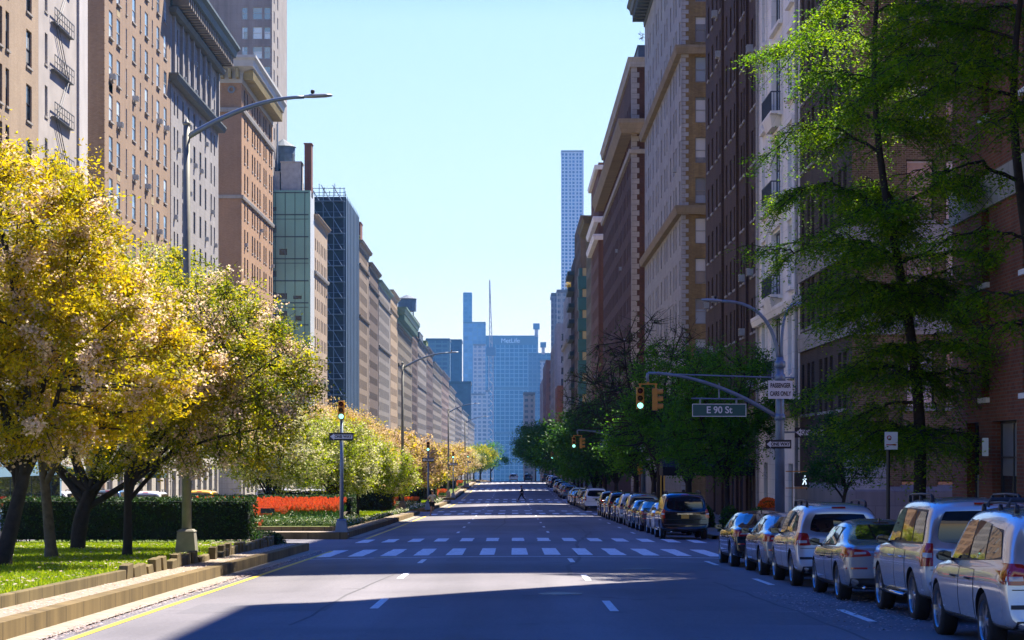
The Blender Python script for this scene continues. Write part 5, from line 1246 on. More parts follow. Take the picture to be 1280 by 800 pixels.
# low round box shrub on the nose of the first median
def shrub(label, x, y, r_, h, leaf, n, lm, seed, z=None, name='box_shrub', group=None):
    rng = np.random.default_rng(seed); z = gz(y) + .3 if z is None else z
    t = empty(name, (x, y, z), 0, label, 'shrub', group)
    d_ = rng.normal(size=(n, 3)); d_ /= np.linalg.norm(d_, axis=1)[:, None]; d_[:, 2] = np.abs(d_[:, 2])
    P = d_ * np.array([r_, r_, h]) * rng.uniform(.75, 1.03, n)[:, None]
    link('foliage', leaf_mesh('foliage', P, leaf, lm, rng, .2, asp=.7), t)
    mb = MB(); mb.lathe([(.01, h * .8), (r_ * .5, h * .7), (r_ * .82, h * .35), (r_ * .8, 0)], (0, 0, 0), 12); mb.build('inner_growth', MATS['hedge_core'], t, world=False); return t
shrub('low dark box shrub at the tip of the first median beside the side street', -8.0, 67.3, .72, .42, .06, 2600, lf_hedge, 5)
def tulips(x0, x1, y0, y1, dens, seed, sc_=1.0, name='tulip_bed', empty_front=.35, hgt=.52, mound=0.0):
    """red tulips: stem, two leaves and a cup each; front part of the bed only in leaf"""
    rng = np.random.default_rng(seed); n = int((x1 - x0) * (y1 - y0) * dens); mbf = MB()
    V = []; Fc = []; M = []
    for i in range(n):
        x = rng.uniform(x0, x1); y = rng.uniform(y0, y1); z = gz(y) + .42 + mound * (y - y0) / (y1 - y0); h = rng.uniform(hgt * .72, hgt * 1.12); fl = (y - y0) / (y1 - y0) > empty_front - (.33 if x < x0 + 4.6 + .5 * math.sin(x * 9 + y * 3) else 0)
        if not fl: h *= .62
        o = len(V); lx, ly = rng.normal(size=2) * .04
        for a in range(2):        # leaves
            an = rng.uniform(0, 6.28); dx, dy = math.cos(an) * .03 * sc_, math.sin(an) * .03 * sc_; ex, ey = rng.normal(size=2) * .09
            V += [(x - dy, y + dx, z), (x + dy, y - dx, z), (x + ex, y + ey, z + h * .72)]; Fc.append((o, o + 1, o + 2)); M.append(0); o += 3
        if fl:
            r_ = .045 * sc_; c = (x + lx, y + ly, z + h)
            V += [(x - .008, y, z), (x + .008, y, z), (c[0], c[1], c[2])]; Fc.append((o, o + 1, o + 2)); M.append(0); o += 3
            V += [(c[0], c[1], c[2] - .035 * sc_), (c[0] + r_, c[1], c[2] + .015), (c[0], c[1] + r_, c[2] + .015), (c[0] - r_, c[1], c[2] + .015), (c[0], c[1] - r_, c[2] + .015), (c[0] + r_ * .6, c[1], c[2] + .075 * sc_), (c[0], c[1] + r_ * .6, c[2] + .075 * sc_), (c[0] - r_ * .6, c[1], c[2] + .075 * sc_), (c[0], c[1] - r_ * .6, c[2] + .075 * sc_)]
            for k in range(4):
                k2 = (k + 1) % 4; Fc += [(o, o + 1 + k2, o + 1 + k), (o + 1 + k, o + 1 + k2, o + 5 + k2, o + 5 + k)]; M += [1, 1]
    mb = MB(); mb.v = V; mb.f = Fc; mb.m = M
    return tag(mb.build(name, [m_tul_leaf, m_tul], None), kind='stuff')
m_tul = plain('tulip_red', (.95, .17, .015), .5, var=.25, scale=6); m_tul_leaf = plain('tulip_leaf', (.14, .36, .03), .6, var=.35, scale=5)
mbm = MB(); mbm.add([(-15.3, 93.2, gz(93.2) + .40), (-7.8, 93.2, gz(93.2) + .40), (-7.8, 99.2, gz(99.2) + .95), (-15.3, 99.2, gz(99.2) + .95), (-15.3, 99.3, gz(99.2) + .2), (-7.8, 99.3, gz(99.2) + .2)], [(0, 1, 2, 3), (3, 2, 5, 4)]); tag(mbm.build('flower_bed_soil', m_soil), kind='structure')
tulips(-15.2, -7.9, 93.4, 99.0, 85, 1, 1.5, mound=.58); tulips(-15.0, -8.0, 65.3, 67.4, 14, 2, 1.0, empty_front=.0)
tulips(-14.6, -8.0, 174.5, 179, 30, 3, 2.2); tulips(-14.6, -8.0, 250.5, 255, 18, 4, 3.0, empty_front=.0); tulips(-14.6, -8.0, 221, 226, 18, 5, 2.6, empty_front=.0); tulips(-14.6, -8.0, 302, 307, 12, 6, 3.4, empty_front=.0)
tulips(-14.6, -8.0, 332, 337, 12, 7, 3.4, empty_front=.0); tulips(-12.6, -8.0, 141, 147, 10, 8, 2.0, empty_front=.0)
# white flowering border in front of the tulips and yellowish daisies at the second nose
def border(x0, x1, y0, y1, n, seed, fl=.35, h=.28, leaf=.07, c=None):
    rng = np.random.default_rng(seed); P = np.stack([rng.uniform(x0, x1, n), rng.uniform(y0, y1, n), np.zeros(n)], 1); P[:, 2] = gz(P[:, 1]) + .42 + np.abs(rng.normal(size=n)) * h * .5
    mi = ((rng.random(n) < fl) & (P[:, 2] > gz(P[:, 1]) + .42 + h * .3)).astype(int)
    me = leaf_mesh('flower_border', P - P.mean(0), leaf, [lf_hedge2, c or leafmat('petal_white', [(.6, .58, .42), (.75, .75, .6)], .3)], rng, .4, matidx=mi, asp=.8)
    o = link('flower_border', me, None, tuple(P.mean(0))); return tag(o, kind='stuff')
border(-15.2, -7.8, 91.2, 93.0, 15000, 1, .07, .35); border(-7.75, -6.95, 88.5, 99, 4200, 2, .2, .30)
border(-15.0, -7.8, 171.5, 173.6, 5000, 3, .3, .35, .12); border(-7.7, -7.0, 104, 146, 2600, 4, .3, .15, .1); border(-7.7, -7.0, 150, 215, 1800, 5, .4, .2, .14)
# grass blades on the near lawns, fallen petals
rng = np.random.default_rng(7)
def grass(x0, x1, y0, y1, n, h, seed):
    rng = np.random.default_rng(seed); P = np.stack([rng.uniform(x0, x1, n), rng.uniform(y0, y1, n)], 1); z = gz(P[:, 1]) + .40
    an = rng.uniform(0, 6.28, n); w_ = .009 + .0002 * P[:, 1]; hh = h * rng.uniform(.5, 1.3, n); V = np.empty((n, 3, 3))
    V[:, 0] = np.stack([P[:, 0] - np.cos(an) * w_, P[:, 1] - np.sin(an) * w_, z], 1); V[:, 1] = np.stack([P[:, 0] + np.cos(an) * w_, P[:, 1] + np.sin(an) * w_, z], 1)
    V[:, 2] = np.stack([P[:, 0] + rng.normal(size=n) * .03, P[:, 1] + rng.normal(size=n) * .03, z + hh], 1)
    c = V.reshape(-1, 3).mean(0); me = bpy.data.meshes.new('grass'); me.vertices.add(n * 3); me.vertices.foreach_set('co', (V - c).reshape(-1).astype(np.float32))
    me.loops.add(n * 3); me.loops.foreach_set('vertex_index', np.arange(n * 3, dtype=np.int32)); me.polygons.add(n); me.polygons.foreach_set('loop_start', np.arange(0, n * 3, 3, dtype=np.int32))
    at = me.attributes.new('rnd', 'FLOAT', 'FACE'); at.data.foreach_set('value', rng.random(n).astype(np.float32)); me.materials.append(leafmat('grass_blade', [(.12, .22, .004), (.26, .38, .006), (.46, .50, .010)], .4)); me.update(calc_edges=True)
    tag(link('grass', me, None, tuple(c)), kind='stuff')
grass(-15.4, -7.75, 24, 63.4, 90000, .07, 1); grass(-15.2, -7.8, 102, 138, 40000, .08, 2); grass(-15.2, -7.8, 182, 218, 16000, .09, 3)
def petals(x0, x1, y0, y1, n, size, zf, seed, name='fallen_petals', clump=0):
    rng = np.random.default_rng(seed); x = rng.uniform(x0, x1, n); y = rng.uniform(y0, y1, n)
    if clump:
        kx = rng.uniform(x0, x1, clump); ky = rng.uniform(y0, y1, clump); j = rng.integers(0, clump, n // 2); x[:n // 2] = np.clip(kx[j] + rng.normal(size=n // 2) * .18, x0, x1); y[:n // 2] = np.clip(ky[j] + rng.normal(size=n // 2) * .5, y0, y1)
    P = np.stack([x, y, np.zeros(n)], 1); P[:, 2] = zf(x, y); c = P.mean(0)
    tag(link(name, leaf_mesh(name, P - c, size, leafmat('petal_fallen', [(.45, .33, .28), (.62, .50, .45)], .2), rng, 6, asp=.8), None, tuple(c)), kind='stuff')
petals(-7.5, -6.98, 26, 68, 1500, .05, lambda x, y: gz(y) + .275, 1, clump=60); petals(-6.34, -6.05, 26, 68, 3600, .045, lambda x, y: gz(y) + .045, 2, clump=50)
petals(-15, -7.8, 28, 62, 1800, .07, lambda x, y: gz(y) + .46, 3, clump=50); petals(4.6, 6.6, 29, 40, 1500, .05, lambda x, y: gz(y) + .07, 4, clump=30)
petals(-8.9, -7.75, 61, 68.5, 900, .06, lambda x, y: gz(y) + .47, 5, clump=8)
# ------------------------------------------------------------------ vehicles (front towards +Y, origin on the road under the centre)
def carpaint(name, c, metal=.5, rough=.26):
    return plain('paint_' + name, c, rough, metal, var=0, coat=1.0)
P_SILVER = carpaint('silver', (.58, .59, .59)); P_SAND = carpaint('warm_silver', (.62, .62, .60)); P_PEARL = carpaint('pearl_silver', (.68, .66, .63), .4); P_GREY = carpaint('grey', (.36, .37, .38))
P_BLACK = carpaint('black', (.012, .013, .015), .2, .12); P_NAVY = carpaint('navy', (.02, .035, .07), .4); P_WHITE = carpaint('white', (.72, .72, .70), 0, .3); P_GOLD = carpaint('champagne', (.42, .33, .20)); P_CHAR = carpaint('charcoal', (.06, .062, .068)); P_RED = carpaint('maroon', (.20, .02, .02)); P_TAXI = carpaint('yellow', (.85, .48, .01), 0, .3); P_BLUE = carpaint('steel_blue', (.10, .19, .32))
m_cglass = plain('car_glass', (.008, .010, .012), .02, var=0, spec=.9); m_rub = plain('rubber', (.012, .012, .013), .8, var=0); m_trim = plain('black_plastic', (.018, .018, .02), .5, var=0)
m_chrome = plain('chrome', (.62, .62, .62), .15, 1, 0); m_alloy = plain('alloy', (.42, .42, .42), .28, .9, 0); m_tail = plain('tail_red', (.50, .012, .006), .12, var=0, coat=1); m_amber = plain('lamp_amber', (.75, .22, .01), .15, var=0, coat=1); m_clear = plain('lamp_clear', (.55, .55, .55), .1, var=0, coat=1)
m_under = plain('underbody', (.008, .008, .009), .9, var=0); m_plate = plain('plate_gold', (.62, .38, .05), .5, var=.1, scale=20); m_plate_w = plain('plate_white', (.6, .6, .55), .5, var=0)
CARK = {}
def car_proto(kind):
    """kind: suv, wagon (big boxy), sedan, compact, van"""
    if kind in CARK: return CARK[kind]
    S = dict(
        suv=dict(L=4.75, w=.95, H=1.70, wr=.37, ax=(.92, 3.72), belt=1.06, zb=.24, st=[  # xb, xs, xr, zb, zs, zr, w, wr
            (.04, .10, .48, .42, 1.02, 1.10, .84, .60), (.00, .06, .46, .36, 1.04, 1.55, .90, .62), (.10, .14, .52, .28, 1.06, 1.64, .94, .66), (.55, .55, .80, .26, 1.07, 1.70, .95, .68), (1.6, 1.6, 1.6, .25, 1.05, 1.73, .95, .69),
            (2.5, 2.5, 2.5, .25, 1.03, 1.70, .95, .68), (2.85, 2.95, 2.80, .25, 1.02, 1.62, .95, .66), (3.45, 3.55, 3.25, .25, 1.01, 1.18, .95, .68), (3.7, 3.7, 3.62, .25, 1.00, 1.06, .94, .72), (4.4, 4.35, 4.3, .26, .90, .95, .90, .70), (4.68, 4.6, 4.56, .28, .78, .82, .82, .62), (4.75, 4.68, 4.64, .36, .66, .69, .70, .55)]),
        wagon=dict(L=4.95, w=.97, H=1.86, wr=.39, ax=(.98, 3.86), belt=1.14, zb=.30, st=[
            (.05, .08, .26, .50, 1.10, 1.16, .86, .66), (.00, .03, .24, .42, 1.12, 1.70, .93, .69), (.10, .10, .30, .34, 1.14, 1.80, .965, .72), (.5, .5, .6, .32, 1.15, 1.86, .97, .74), (1.6, 1.6, 1.6, .30, 1.14, 1.88, .97, .75),
            (2.6, 2.6, 2.55, .30, 1.13, 1.86, .97, .74), (3.0, 3.05, 2.85, .30, 1.12, 1.78, .97, .72), (3.5, 3.6, 3.32, .30, 1.12, 1.28, .97, .73), (3.75, 3.75, 3.7, .30, 1.11, 1.17, .96, .76), (4.6, 4.55, 4.5, .32, 1.04, 1.09, .93, .74), (4.88, 4.84, 4.8, .34, .90, .94, .85, .66), (4.95, 4.91, 4.88, .44, .76, .79, .74, .58)]),
        sedan=dict(L=4.85, w=.92, H=1.45, wr=.34, ax=(.98, 3.78), belt=.95, zb=.20, st=[
            (.04, .05, .06, .40, .86, .90, .74, .58), (.00, .02, .05, .32, .96, 1.00, .84, .66), (.15, .15, .20, .24, 1.00, 1.05, .90, .70), (.55, .60, .65, .21, 1.02, 1.08, .92, .72), (.85, .85, 1.15, .20, 1.00, 1.24, .92, .64), (1.1, 1.1, 1.6, .20, .98, 1.40, .92, .60),
            (2.2, 2.2, 2.25, .20, .96, 1.46, .92, .60), (2.6, 2.6, 2.65, .20, .95, 1.42, .92, .60), (3.25, 3.3, 3.1, .20, .94, 1.16, .92, .64), (3.55, 3.6, 3.5, .20, .93, .99, .92, .70), (4.4, 4.35, 4.3, .22, .82, .87, .87, .68), (4.75, 4.7, 4.66, .24, .70, .74, .78, .58), (4.85, 4.8, 4.76, .30, .60, .63, .66, .5)]),
    )
    base_kind = kind; DX = 0.0
    if kind == 'bigsuv':
        DX = .30; q = dict(S['suv']); q['L'] += DX; q['ax'] = (q['ax'][0] + DX, q['ax'][1] + DX); q['H'] = 1.76
        q['st'] = q['st'][:3] + [(a + DX, b_ + DX, c + DX, *r_) for a, b_, c, *r_ in q['st'][3:]]; q['st'] = [(a, b_, c, d_, e, f + (.06 if f > 1.5 else 0), g_, h) for a, b_, c, d_, e, f, g_, h in q['st']]; S = q; kind = 'suv'
    else: S = S[kind]
    st = S['st']; mb = MB(); m = 11; rings = []
    for (xb, xs, xr, zb, zs, zr, w_, wr) in st:
        pts = [(0, zb, xb), (.78 * w_, zb, xb), (.95 * w_, zb + .10, xb), (w_, zb + .45 * (zs - zb), (xb + xs) / 2), (w_ * .99, zs - .13, xs), (w_ * .955, zs - .015, xs)]
        gb = w_ * .93; k = min(1.0, (zr - zs) / .6)
        gb = gb if zr - zs > .2 else w_ * .90
        pts += [(gb * .985, zs + .04 * k + .005, xs), ((gb + wr) / 2 + .015, zs + .55 * (zr - zs), xs + (xr - xs) * .55), (wr + .02, zr - .09 * k, xs + (xr - xs) * .9), (wr - .10, zr - .012, xr), (0, zr + .022, xr)]
        rings.append(pts)
    for pts in rings:
        for (y, z, x) in pts: mb.v.append((y, x, z))           # right half (x = width axis)
        for (y, z, x) in pts[1:-1]: mb.v.append((-y, x, z))
    def idx(r, k, s_):      # s_: 0 right, 1 left
        base_ = r * (2 * m - 2)
        if k in (0, m - 1) or s_ == 0: return base_ + k
        return base_ + m + k - 1
    for r in range(len(rings) - 1):
        for k in range(m - 1):
            mb.f.append((idx(r, k, 0), idx(r, k + 1, 0), idx(r + 1, k + 1, 0), idx(r + 1, k, 0))); mb.m.append(0)
            mb.f.append((idx(r, k + 1, 1), idx(r, k, 1), idx(r + 1, k, 1), idx(r + 1, k + 1, 1))); mb.m.append(0)
    for r, flip in ((0, 0), (len(rings) - 1, 1)):
        for k in range(m - 1):
            q = [idx(r, k, 0), idx(r, k, 1), idx(r, k + 1, 1), idx(r, k + 1, 0)]
            q = [v for i, v in enumerate(q) if v not in q[:i]]
            if len(q) >= 3: mb.f.append(tuple(q if not flip else q[::-1])); mb.m.append(0)
    me = mb.mesh('tmp', P_SILVER); o = bpy.data.objects.new('tmp', me); col.objects.link(o)
    bm_ = bmesh.new(); bm_.from_mesh(me); bmesh.ops.recalc_face_normals(bm_, faces=bm_.faces)
    cl = bm_.edges.layers.float.get('crease_edge') or bm_.edges.layers.float.new('crease_edge'); n2 = 2 * m - 2
    for e in bm_.edges:
        a, b_ = e.verts[0].index, e.verts[1].index
        ra, rb_ = a // n2, b_ // n2; ka = a % n2; kb = b_ % n2
        ka = ka if ka < m else ka - m + 1; kb = kb if kb < m else kb - m + 1
        if ra != rb_ and ka == kb:
            if ka == 5: e[cl] = .55
            if ka == 2: e[cl] = .4
            if ka == 4: e[cl] = .25
        if ra == rb_ and ra == 1: e[cl] = .35
    bm_.to_mesh(me); bm_.free()
    ss = o.modifiers.new('s', 'SUBSURF'); ss.levels = 2; ss.render_levels = 2
    dg = bpy.context.evaluated_depsgraph_get(); full = bpy.data.meshes.new_from_object(o.evaluated_get(dg))
    bm2 = bmesh.new(); bm2.from_mesh(full); bvh = BVHTree.FromBMesh(bm2); bm2.free()
    # wheel wells
    cut = MB(); Rw = S['wr'] + .045
    for ay in S['ax']:
        for sx in (-1, 1):
            prof = [(0.001, -.24 * 1), (Rw, -.24), (Rw, .30), (0.001, .30)]
            vs_ = []; n = 28
            for r_, h in prof:
                for q in range(n):
                    an = 2 * math.pi * q / n; vs_.append((sx * (S['w'] - .10) + h * sx, ay + r_ * math.cos(an), S['wr'] + r_ * math.sin(an)))
            fs = [(i * n + q, i * n + (q + 1) % n, (i + 1) * n + (q + 1) % n, (i + 1) * n + q) for i in range(3) for q in range(n)]
            cut.add(vs_, [f if sx < 0 else f[::-1] for f in fs])
    cme = cut.mesh('cut', m_under); bmc = bmesh.new(); bmc.from_mesh(cme); bmesh.ops.remove_doubles(bmc, verts=bmc.verts, dist=.003); bmesh.ops.recalc_face_normals(bmc, faces=bmc.faces); bmc.to_mesh(cme); bmc.free()
    co_ = bpy.data.objects.new('cut', cme); col.objects.link(co_)
    bo = o.modifiers.new('b', 'BOOLEAN'); bo.operation = 'DIFFERENCE'; bo.object = co_; bo.solver = 'EXACT'
    try: bo.material_mode = 'TRANSFER'
    except Exception: pass
    dg = bpy.context.evaluated_depsgraph_get(); body = bpy.data.meshes.new_from_object(o.evaluated_get(dg)); body.name = 'body'
    body.polygons.foreach_set('use_smooth', [True] * len(body.polygons))
    try: body.set_sharp_from_angle(angle=R(38))
    except Exception: pass
    bpy.data.objects.remove(o); bpy.data.objects.remove(co_)
    def hit(side, a, b_):
        if side in ('L', 'R'):
            sx = -1 if side == 'L' else 1
            r_ = bvh.ray_cast(Vector((sx * 3, a, b_)), Vector((-sx, 0, 0)))
        elif side == 'B': r_ = bvh.ray_cast(Vector((a, -3, b_)), Vector((0, 1, 0)))
        else: r_ = bvh.ray_cast(Vector((a, 9, b_)), Vector((0, -1, 0)))
        return (r_[0], r_[1]) if r_[0] is not None else (None, None)
    def patch(side, quad, off=.006, n=10, k=.12, mb=None, mi=0, fit=False):
        """panel that follows the body: quad corners in the plane seen from that side, slightly rounded corners"""
        mb = mb or MB(); A, B, C_, D = [Vector(q) for q in quad]; V = []; ok = []
        for j in range(n + 1):
            for i in range(n + 1):
                u = i / n * 2 - 1; v = j / n * 2 - 1
                uu = u * math.sqrt(max(0, 1 - k * v * v)); vv = v * math.sqrt(max(0, 1 - k * u * u)); s_, t = (uu + 1) / 2, (vv + 1) / 2
                q = (A * (1 - s_) + B * s_) * (1 - t) + (D * (1 - s_) + C_ * s_) * t
                p, nn = hit(side, q.x, q.y)
                if p is None: V.append(None)
                else: V.append(p + nn * off)
        if fit:
            ax_, b1, b2 = (0, 1, 2) if side in 'LR' else (1, 0, 2)
            H_ = np.array([tuple(p) for p in V if p is not None]); A_ = np.stack([np.ones(len(H_)), H_[:, b1], H_[:, b2], H_[:, b1] ** 2, H_[:, b2] ** 2], 1)
            cf, *_ = np.linalg.lstsq(A_, H_[:, ax_], rcond=None); f_ = A_ @ cf; sg = {'L': -1, 'R': 1, 'B': -1, 'F': 1}[side]; res = np.sort((H_[:, ax_] - f_) * sg); sh_ = max(0, res[int(len(res) * .97)]) * sg + sg * .002
            it = iter(f_ + sh_)
            for i_, p in enumerate(V):
                if p is not None: p[ax_] = float(next(it))
        base_ = len(mb.v); mp = {}
        for i, p in enumerate(V):
            if p is not None: mp[i] = len(mb.v); mb.v.append(tuple(p))
        for j in range(n):
            for i in range(n):
                q = [j * (n + 1) + i, j * (n + 1) + i + 1, (j + 1) * (n + 1) + i + 1, (j + 1) * (n + 1) + i]
                if all(x in mp for x in q):
                    f = [mp[x] for x in q]; a, b_, c = (Vector(mb.v[f[0]]), Vector(mb.v[f[1]]), Vector(mb.v[f[2]])); nn = (b_ - a).cross(c - b_)
                    out = {'L': Vector((-1, 0, 0)), 'R': Vector((1, 0, 0)), 'B': Vector((0, -1, 0)), 'F': Vector((0, 1, 0))}[side]
                    mb.f.append(tuple(f) if nn.dot(out) > 0 else tuple(f[::-1])); mb.m.append(mi)
        return mb
    parts = []      # (name, mesh, paint?, children)
    def add(name, mb, mats, paint=False, smooth=True, ch=()): parts.append((name, mb.mesh(name, mats, smooth=smooth), paint, ch))
    w_, H, belt, L = S['w'], S['H'], S['belt'], S['L']
    tall = kind != 'sedan'
    # side glass
    for sd in ('L', 'R'):
        if kind == 'suv': G = [[(1.02, belt + .06), (1.86, belt + .05), (1.82, 1.56), (1.12, 1.52)], [(1.92, belt + .05), (2.94, belt + .02), (2.42, 1.53), (1.88, 1.56)], [(.48, belt + .12), (.96, belt + .06), (1.04, 1.50), (.74, 1.42)]]
        if DX: G = [[(x + DX, z + (.05 if z > 1.3 else 0)) for x, z in g] for g in G]; G[2][0] = (.52, G[2][0][1]); G[2][3] = (.80, G[2][3][1])
        if kind == 'suv': pass
        elif kind == 'wagon': G = [[(1.16, belt + .06), (2.05, belt + .05), (2.02, 1.70), (1.20, 1.68)], [(2.12, belt + .05), (3.08, belt + .04), (2.62, 1.68), (2.08, 1.70)], [(.34, belt + .07), (1.08, belt + .06), (1.12, 1.67), (.50, 1.66)]]
        else: G = [[(1.30, .99 + .02), (2.05, .985), (2.02, 1.33), (1.52, 1.27)], [(2.10, .985), (3.08, .975), (2.66, 1.29), (2.07, 1.33)]]
        ys_ = [q[0] for g in G for q in g]; bl_ = min(G, key=lambda g: g[0][0]); fr_ = max(G, key=lambda g: g[1][0])
        md = G[0]
        mb = patch(sd, [(bl_[0][0] - .035, bl_[0][1] - .03), (fr_[1][0] + .05, fr_[1][1] - .03), (fr_[2][0] + .0, fr_[2][1] + .035), (bl_[3][0] - .0, bl_[3][1] + .035)], .004, 16, .03)
        add('window_trim', mb, m_trim)
        for g in G: add('side_window', patch(sd, g, .004, 12, .06, fit=True), m_cglass)
    if kind == 'suv': add('rear_window', patch('B', [(-.64, 1.12), (.64, 1.12), (.52, 1.50), (-.52, 1.50)], .004, 14, .12, fit=True), m_cglass)
    elif kind == 'wagon': add('rear_window', patch('B', [(-.74, 1.20), (.74, 1.20), (.62, 1.68), (-.62, 1.68)], .004, 14, .10, fit=True), m_cglass)
    else: add('rear_window', patch('B', [(-.60, 1.10), (.60, 1.10), (.46, 1.355), (-.46, 1.355)], .004, 14, .10, fit=True), m_cglass)
    add('windscreen', patch('F', [(-.66, S['st'][7][4] + .16), (.66, S['st'][7][4] + .16), (.54, H - .12), (-.54, H - .12)], .010, 12, .08), m_cglass)
    # doors: a thin dark joint under each panel, handle as its child
    y1 = S['ax'][0] + S['wr'] + .10; y2 = (S['ax'][0] + S['ax'][1]) / 2 - .08; y3 = S['ax'][1] - S['wr'] - .12
    zlo = S['zb'] + .14; zhi = belt - .07
    for sd in ('L', 'R'):
        sx = -1 if sd == 'L' else 1
        for (a, b_) in ((y1, y2), (y2 + .03, y3)):
            q = [(a, zlo), (b_, zlo), (b_, zhi), (a, zhi)]
            mb = patch(sd, [(a - .012, zlo - .012), (b_ + .012, zlo - .012), (b_ + .012, zhi + .006), (a - .012, zhi + .006)], .002, 10, .02, None, 1)
            patch(sd, q, .006, 10, .02, mb, 0)
            hm = MB(); p, nn = hit(sd, a + .14, zhi - .12)
            if p: hm.tube([p + Vector((sx * .02, -.02, 0)), p + Vector((sx * .05, .03, .01)), p + Vector((sx * .05, .12, .01)), p + Vector((sx * .02, .17, 0))], .014, 6)
            add('door', mb, [P_SILVER, m_trim], True, ch=[('handle', hm.mesh('handle', m_trim if kind != 'wagon' else m_chrome, smooth=True))])
    # lamps
    for sx, sd in ((-1, 'L'), (1, 'R')):
        if kind == 'suv':
            mb = patch('B', [(sx * .62, .86), (sx * .93, .86), (sx * .90, 1.12), (sx * .68, 1.10)], .012, 8, .1); patch(sd, [(.05, .86), (.34, .90), (.28, 1.10), (.05, 1.12)], .012, 8, .1, mb)
        elif kind == 'wagon':
            mb = patch('B', [(sx * .80, .86), (sx * .95, .86), (sx * .93, 1.20), (sx * .80, 1.20)], .012, 8, .05); patch(sd, [(.02, .86), (.26, .86), (.24, 1.17), (.02, 1.17)], .012, 8, .05, mb)
        else:
            mb = patch('B', [(sx * .42, .83), (sx * .90, .80), (sx * .88, .96), (sx * .50, .93)], .012, 10, .08); patch(sd, [(.03, .82), (.42, .90), (.30, .97), (.03, .97)], .012, 8, .12, mb)
        if kind == 'suv': patch('B', [(sx * .70, .91), (sx * .90, .91), (sx * .89, .965), (sx * .71, .965)], .019, 5, .05, mb, 1)
        elif kind == 'wagon': patch('B', [(sx * .82, .99), (sx * .935, .99), (sx * .93, 1.06), (sx * .82, 1.06)], .019, 5, .05, mb, 1)
        else: patch('B', [(sx * .52, .865), (sx * .74, .855), (sx * .73, .90), (sx * .53, .895)], .019, 5, .05, mb, 1)
        add('tail_light', mb, [m_tail, m_clear])
        mb = patch('F', [(sx * .50, .66 if kind == 'sedan' else .80), (sx * .80, .68 if kind == 'sedan' else .82), (sx * .78, .76 if kind == 'sedan' else .92), (sx * .52, .74 if kind == 'sedan' else .92)], .012, 6, .1); add('headlight', mb, m_clear)
        mr = MB(); c = Vector((sx * (w_ + .07), S['ax'][1] - (.92 if tall else .72), belt + .06))
        for i in range(1): mr.lathe([(.002, -.10), (.06, -.095), (.085, -.05), (.085, .02), (.05, .07), (.002, .08)], tuple(c), 12, 'y')
        mr.v = [(c.x + (v[0] - c.x) * 1.15, v[1], c.z + (v[2] - c.z) * .85) for v in mr.v]
        mr.tube([(sx * (w_ * .90), c.y + .02, belt), (c.x - sx * .04, c.y, c.z - .03)], .025, 6)
        mr.quad((c.x - .085, c.y - .103, c.z - .055), (c.x + .085, c.y - .103, c.z - .055), (c.x + .085, c.y - .103, c.z + .055), (c.x - .085, c.y - .103, c.z + .055), 1)
        add('side_mirror', mr, [m_trim, m_cglass], smooth=True)
    zp = .92 if tall else .60
    if kind == 'sedan': zp = .84
    mb = MB(); p, nn = hit('B', 0, zp); mb.box(-.155, .155, p.y - .022, p.y - .004, zp - .08, zp + .08); add('licence_plate', mb, m_plate, smooth=False)
    mb = patch('B', [(-.80, .30), (.80, .30), (.80, .44), (-.80, .44)], .010, 10, .02); add('bumper', mb, m_trim)
    if kind != 'sedan': mb = patch('B', [(-.86, .58), (.86, .58), (.86, .63), (-.86, .63)], .008, 10, .0); add('bumper_step', mb, m_trim)
    else: mb = patch('B', [(-.86, .60), (-.50, .60), (-.50, .63), (-.86, .63)], .010, 5, .0); patch('B', [(.50, .60), (.86, .60), (.86, .63), (.50, .63)], .010, 5, .0, mb); add('reflector', mb, m_tail)
    mb = patch('B', [(-.14, (H - .10) if kind != 'sedan' else 1.37), (.14, (H - .10) if kind != 'sedan' else 1.37), (.14, (H - .07) if kind != 'sedan' else 1.385), (-.14, (H - .07) if kind != 'sedan' else 1.385)], .014, 5, 0); add('brake_light', mb, m_tail)
    for sx, sd in ((-1, 'L'), (1, 'R')):      # sill trim and running board
        mb = patch(sd, [(y1 - .05, S['zb'] + .03), (y3 + .05, S['zb'] + .03), (y3 + .05, S['zb'] + .12), (y1 - .05, S['zb'] + .12)], .010, 10, 0)
        if kind == 'wagon': mb.box(min(sx * .93, sx * 1.02), max(sx * .93, sx * 1.02), y1, y3, .36, .40)
        add('sill', mb, m_chrome if kind == 'wagon' else m_trim)
        if tall:
            mb = MB(); zr = H + .0
            xr = sx * (.60 if kind == 'suv' else .66)
            mb.tube([(xr, .75, zr - .03), (xr, .85, zr + .055), (xr, 1.6, zr + .07), (xr, 2.5, zr + .055), (xr, 2.62, zr - .05)], .018, 6)
            for yy in (.8, 1.65, 2.56): mb.tbox(xr, yy, zr - .06, zr + .045, .025, .05, .02, .03)
            add('roof_rail', mb, m_trim)
    if kind != 'sedan':
        zc = 1.13 if kind == 'suv' else 1.21; mb = MB(); p = hit('B', .05, zc + .02)[0]; p2 = hit('B', -.36, zc + .07)[0]
        mb.tube([p + Vector((0, -.03, -.03)), p2 + Vector((0, -.035, 0))], .012, 5); mb.lathe([(.002, -.05), (.03, -.045), (.035, 0)], tuple(p + Vector((0, 0, -.03))), 8, 'y'); add('wiper', mb, m_trim)
        mb = patch('B', [(-.84, .80), (.84, .80), (.84, .812), (-.84, .812)], .004, 12, 0); patch('B', [(-.30, 1.00 if kind == 'wagon' else 1.02), (.30, 1.00 if kind == 'wagon' else 1.02), (.30, 1.045 if kind == 'wagon' else 1.05), (-.30, 1.045 if kind == 'wagon' else 1.05)], .010, 8, 0, mb, 1); add('tailgate_trim', mb, [m_trim, m_chrome])
        mb = MB(); mb.tube([(-.55, .02, .32), (-.55, .25, .33)], .035, 8); add('exhaust', mb, m_chrome)
    else:
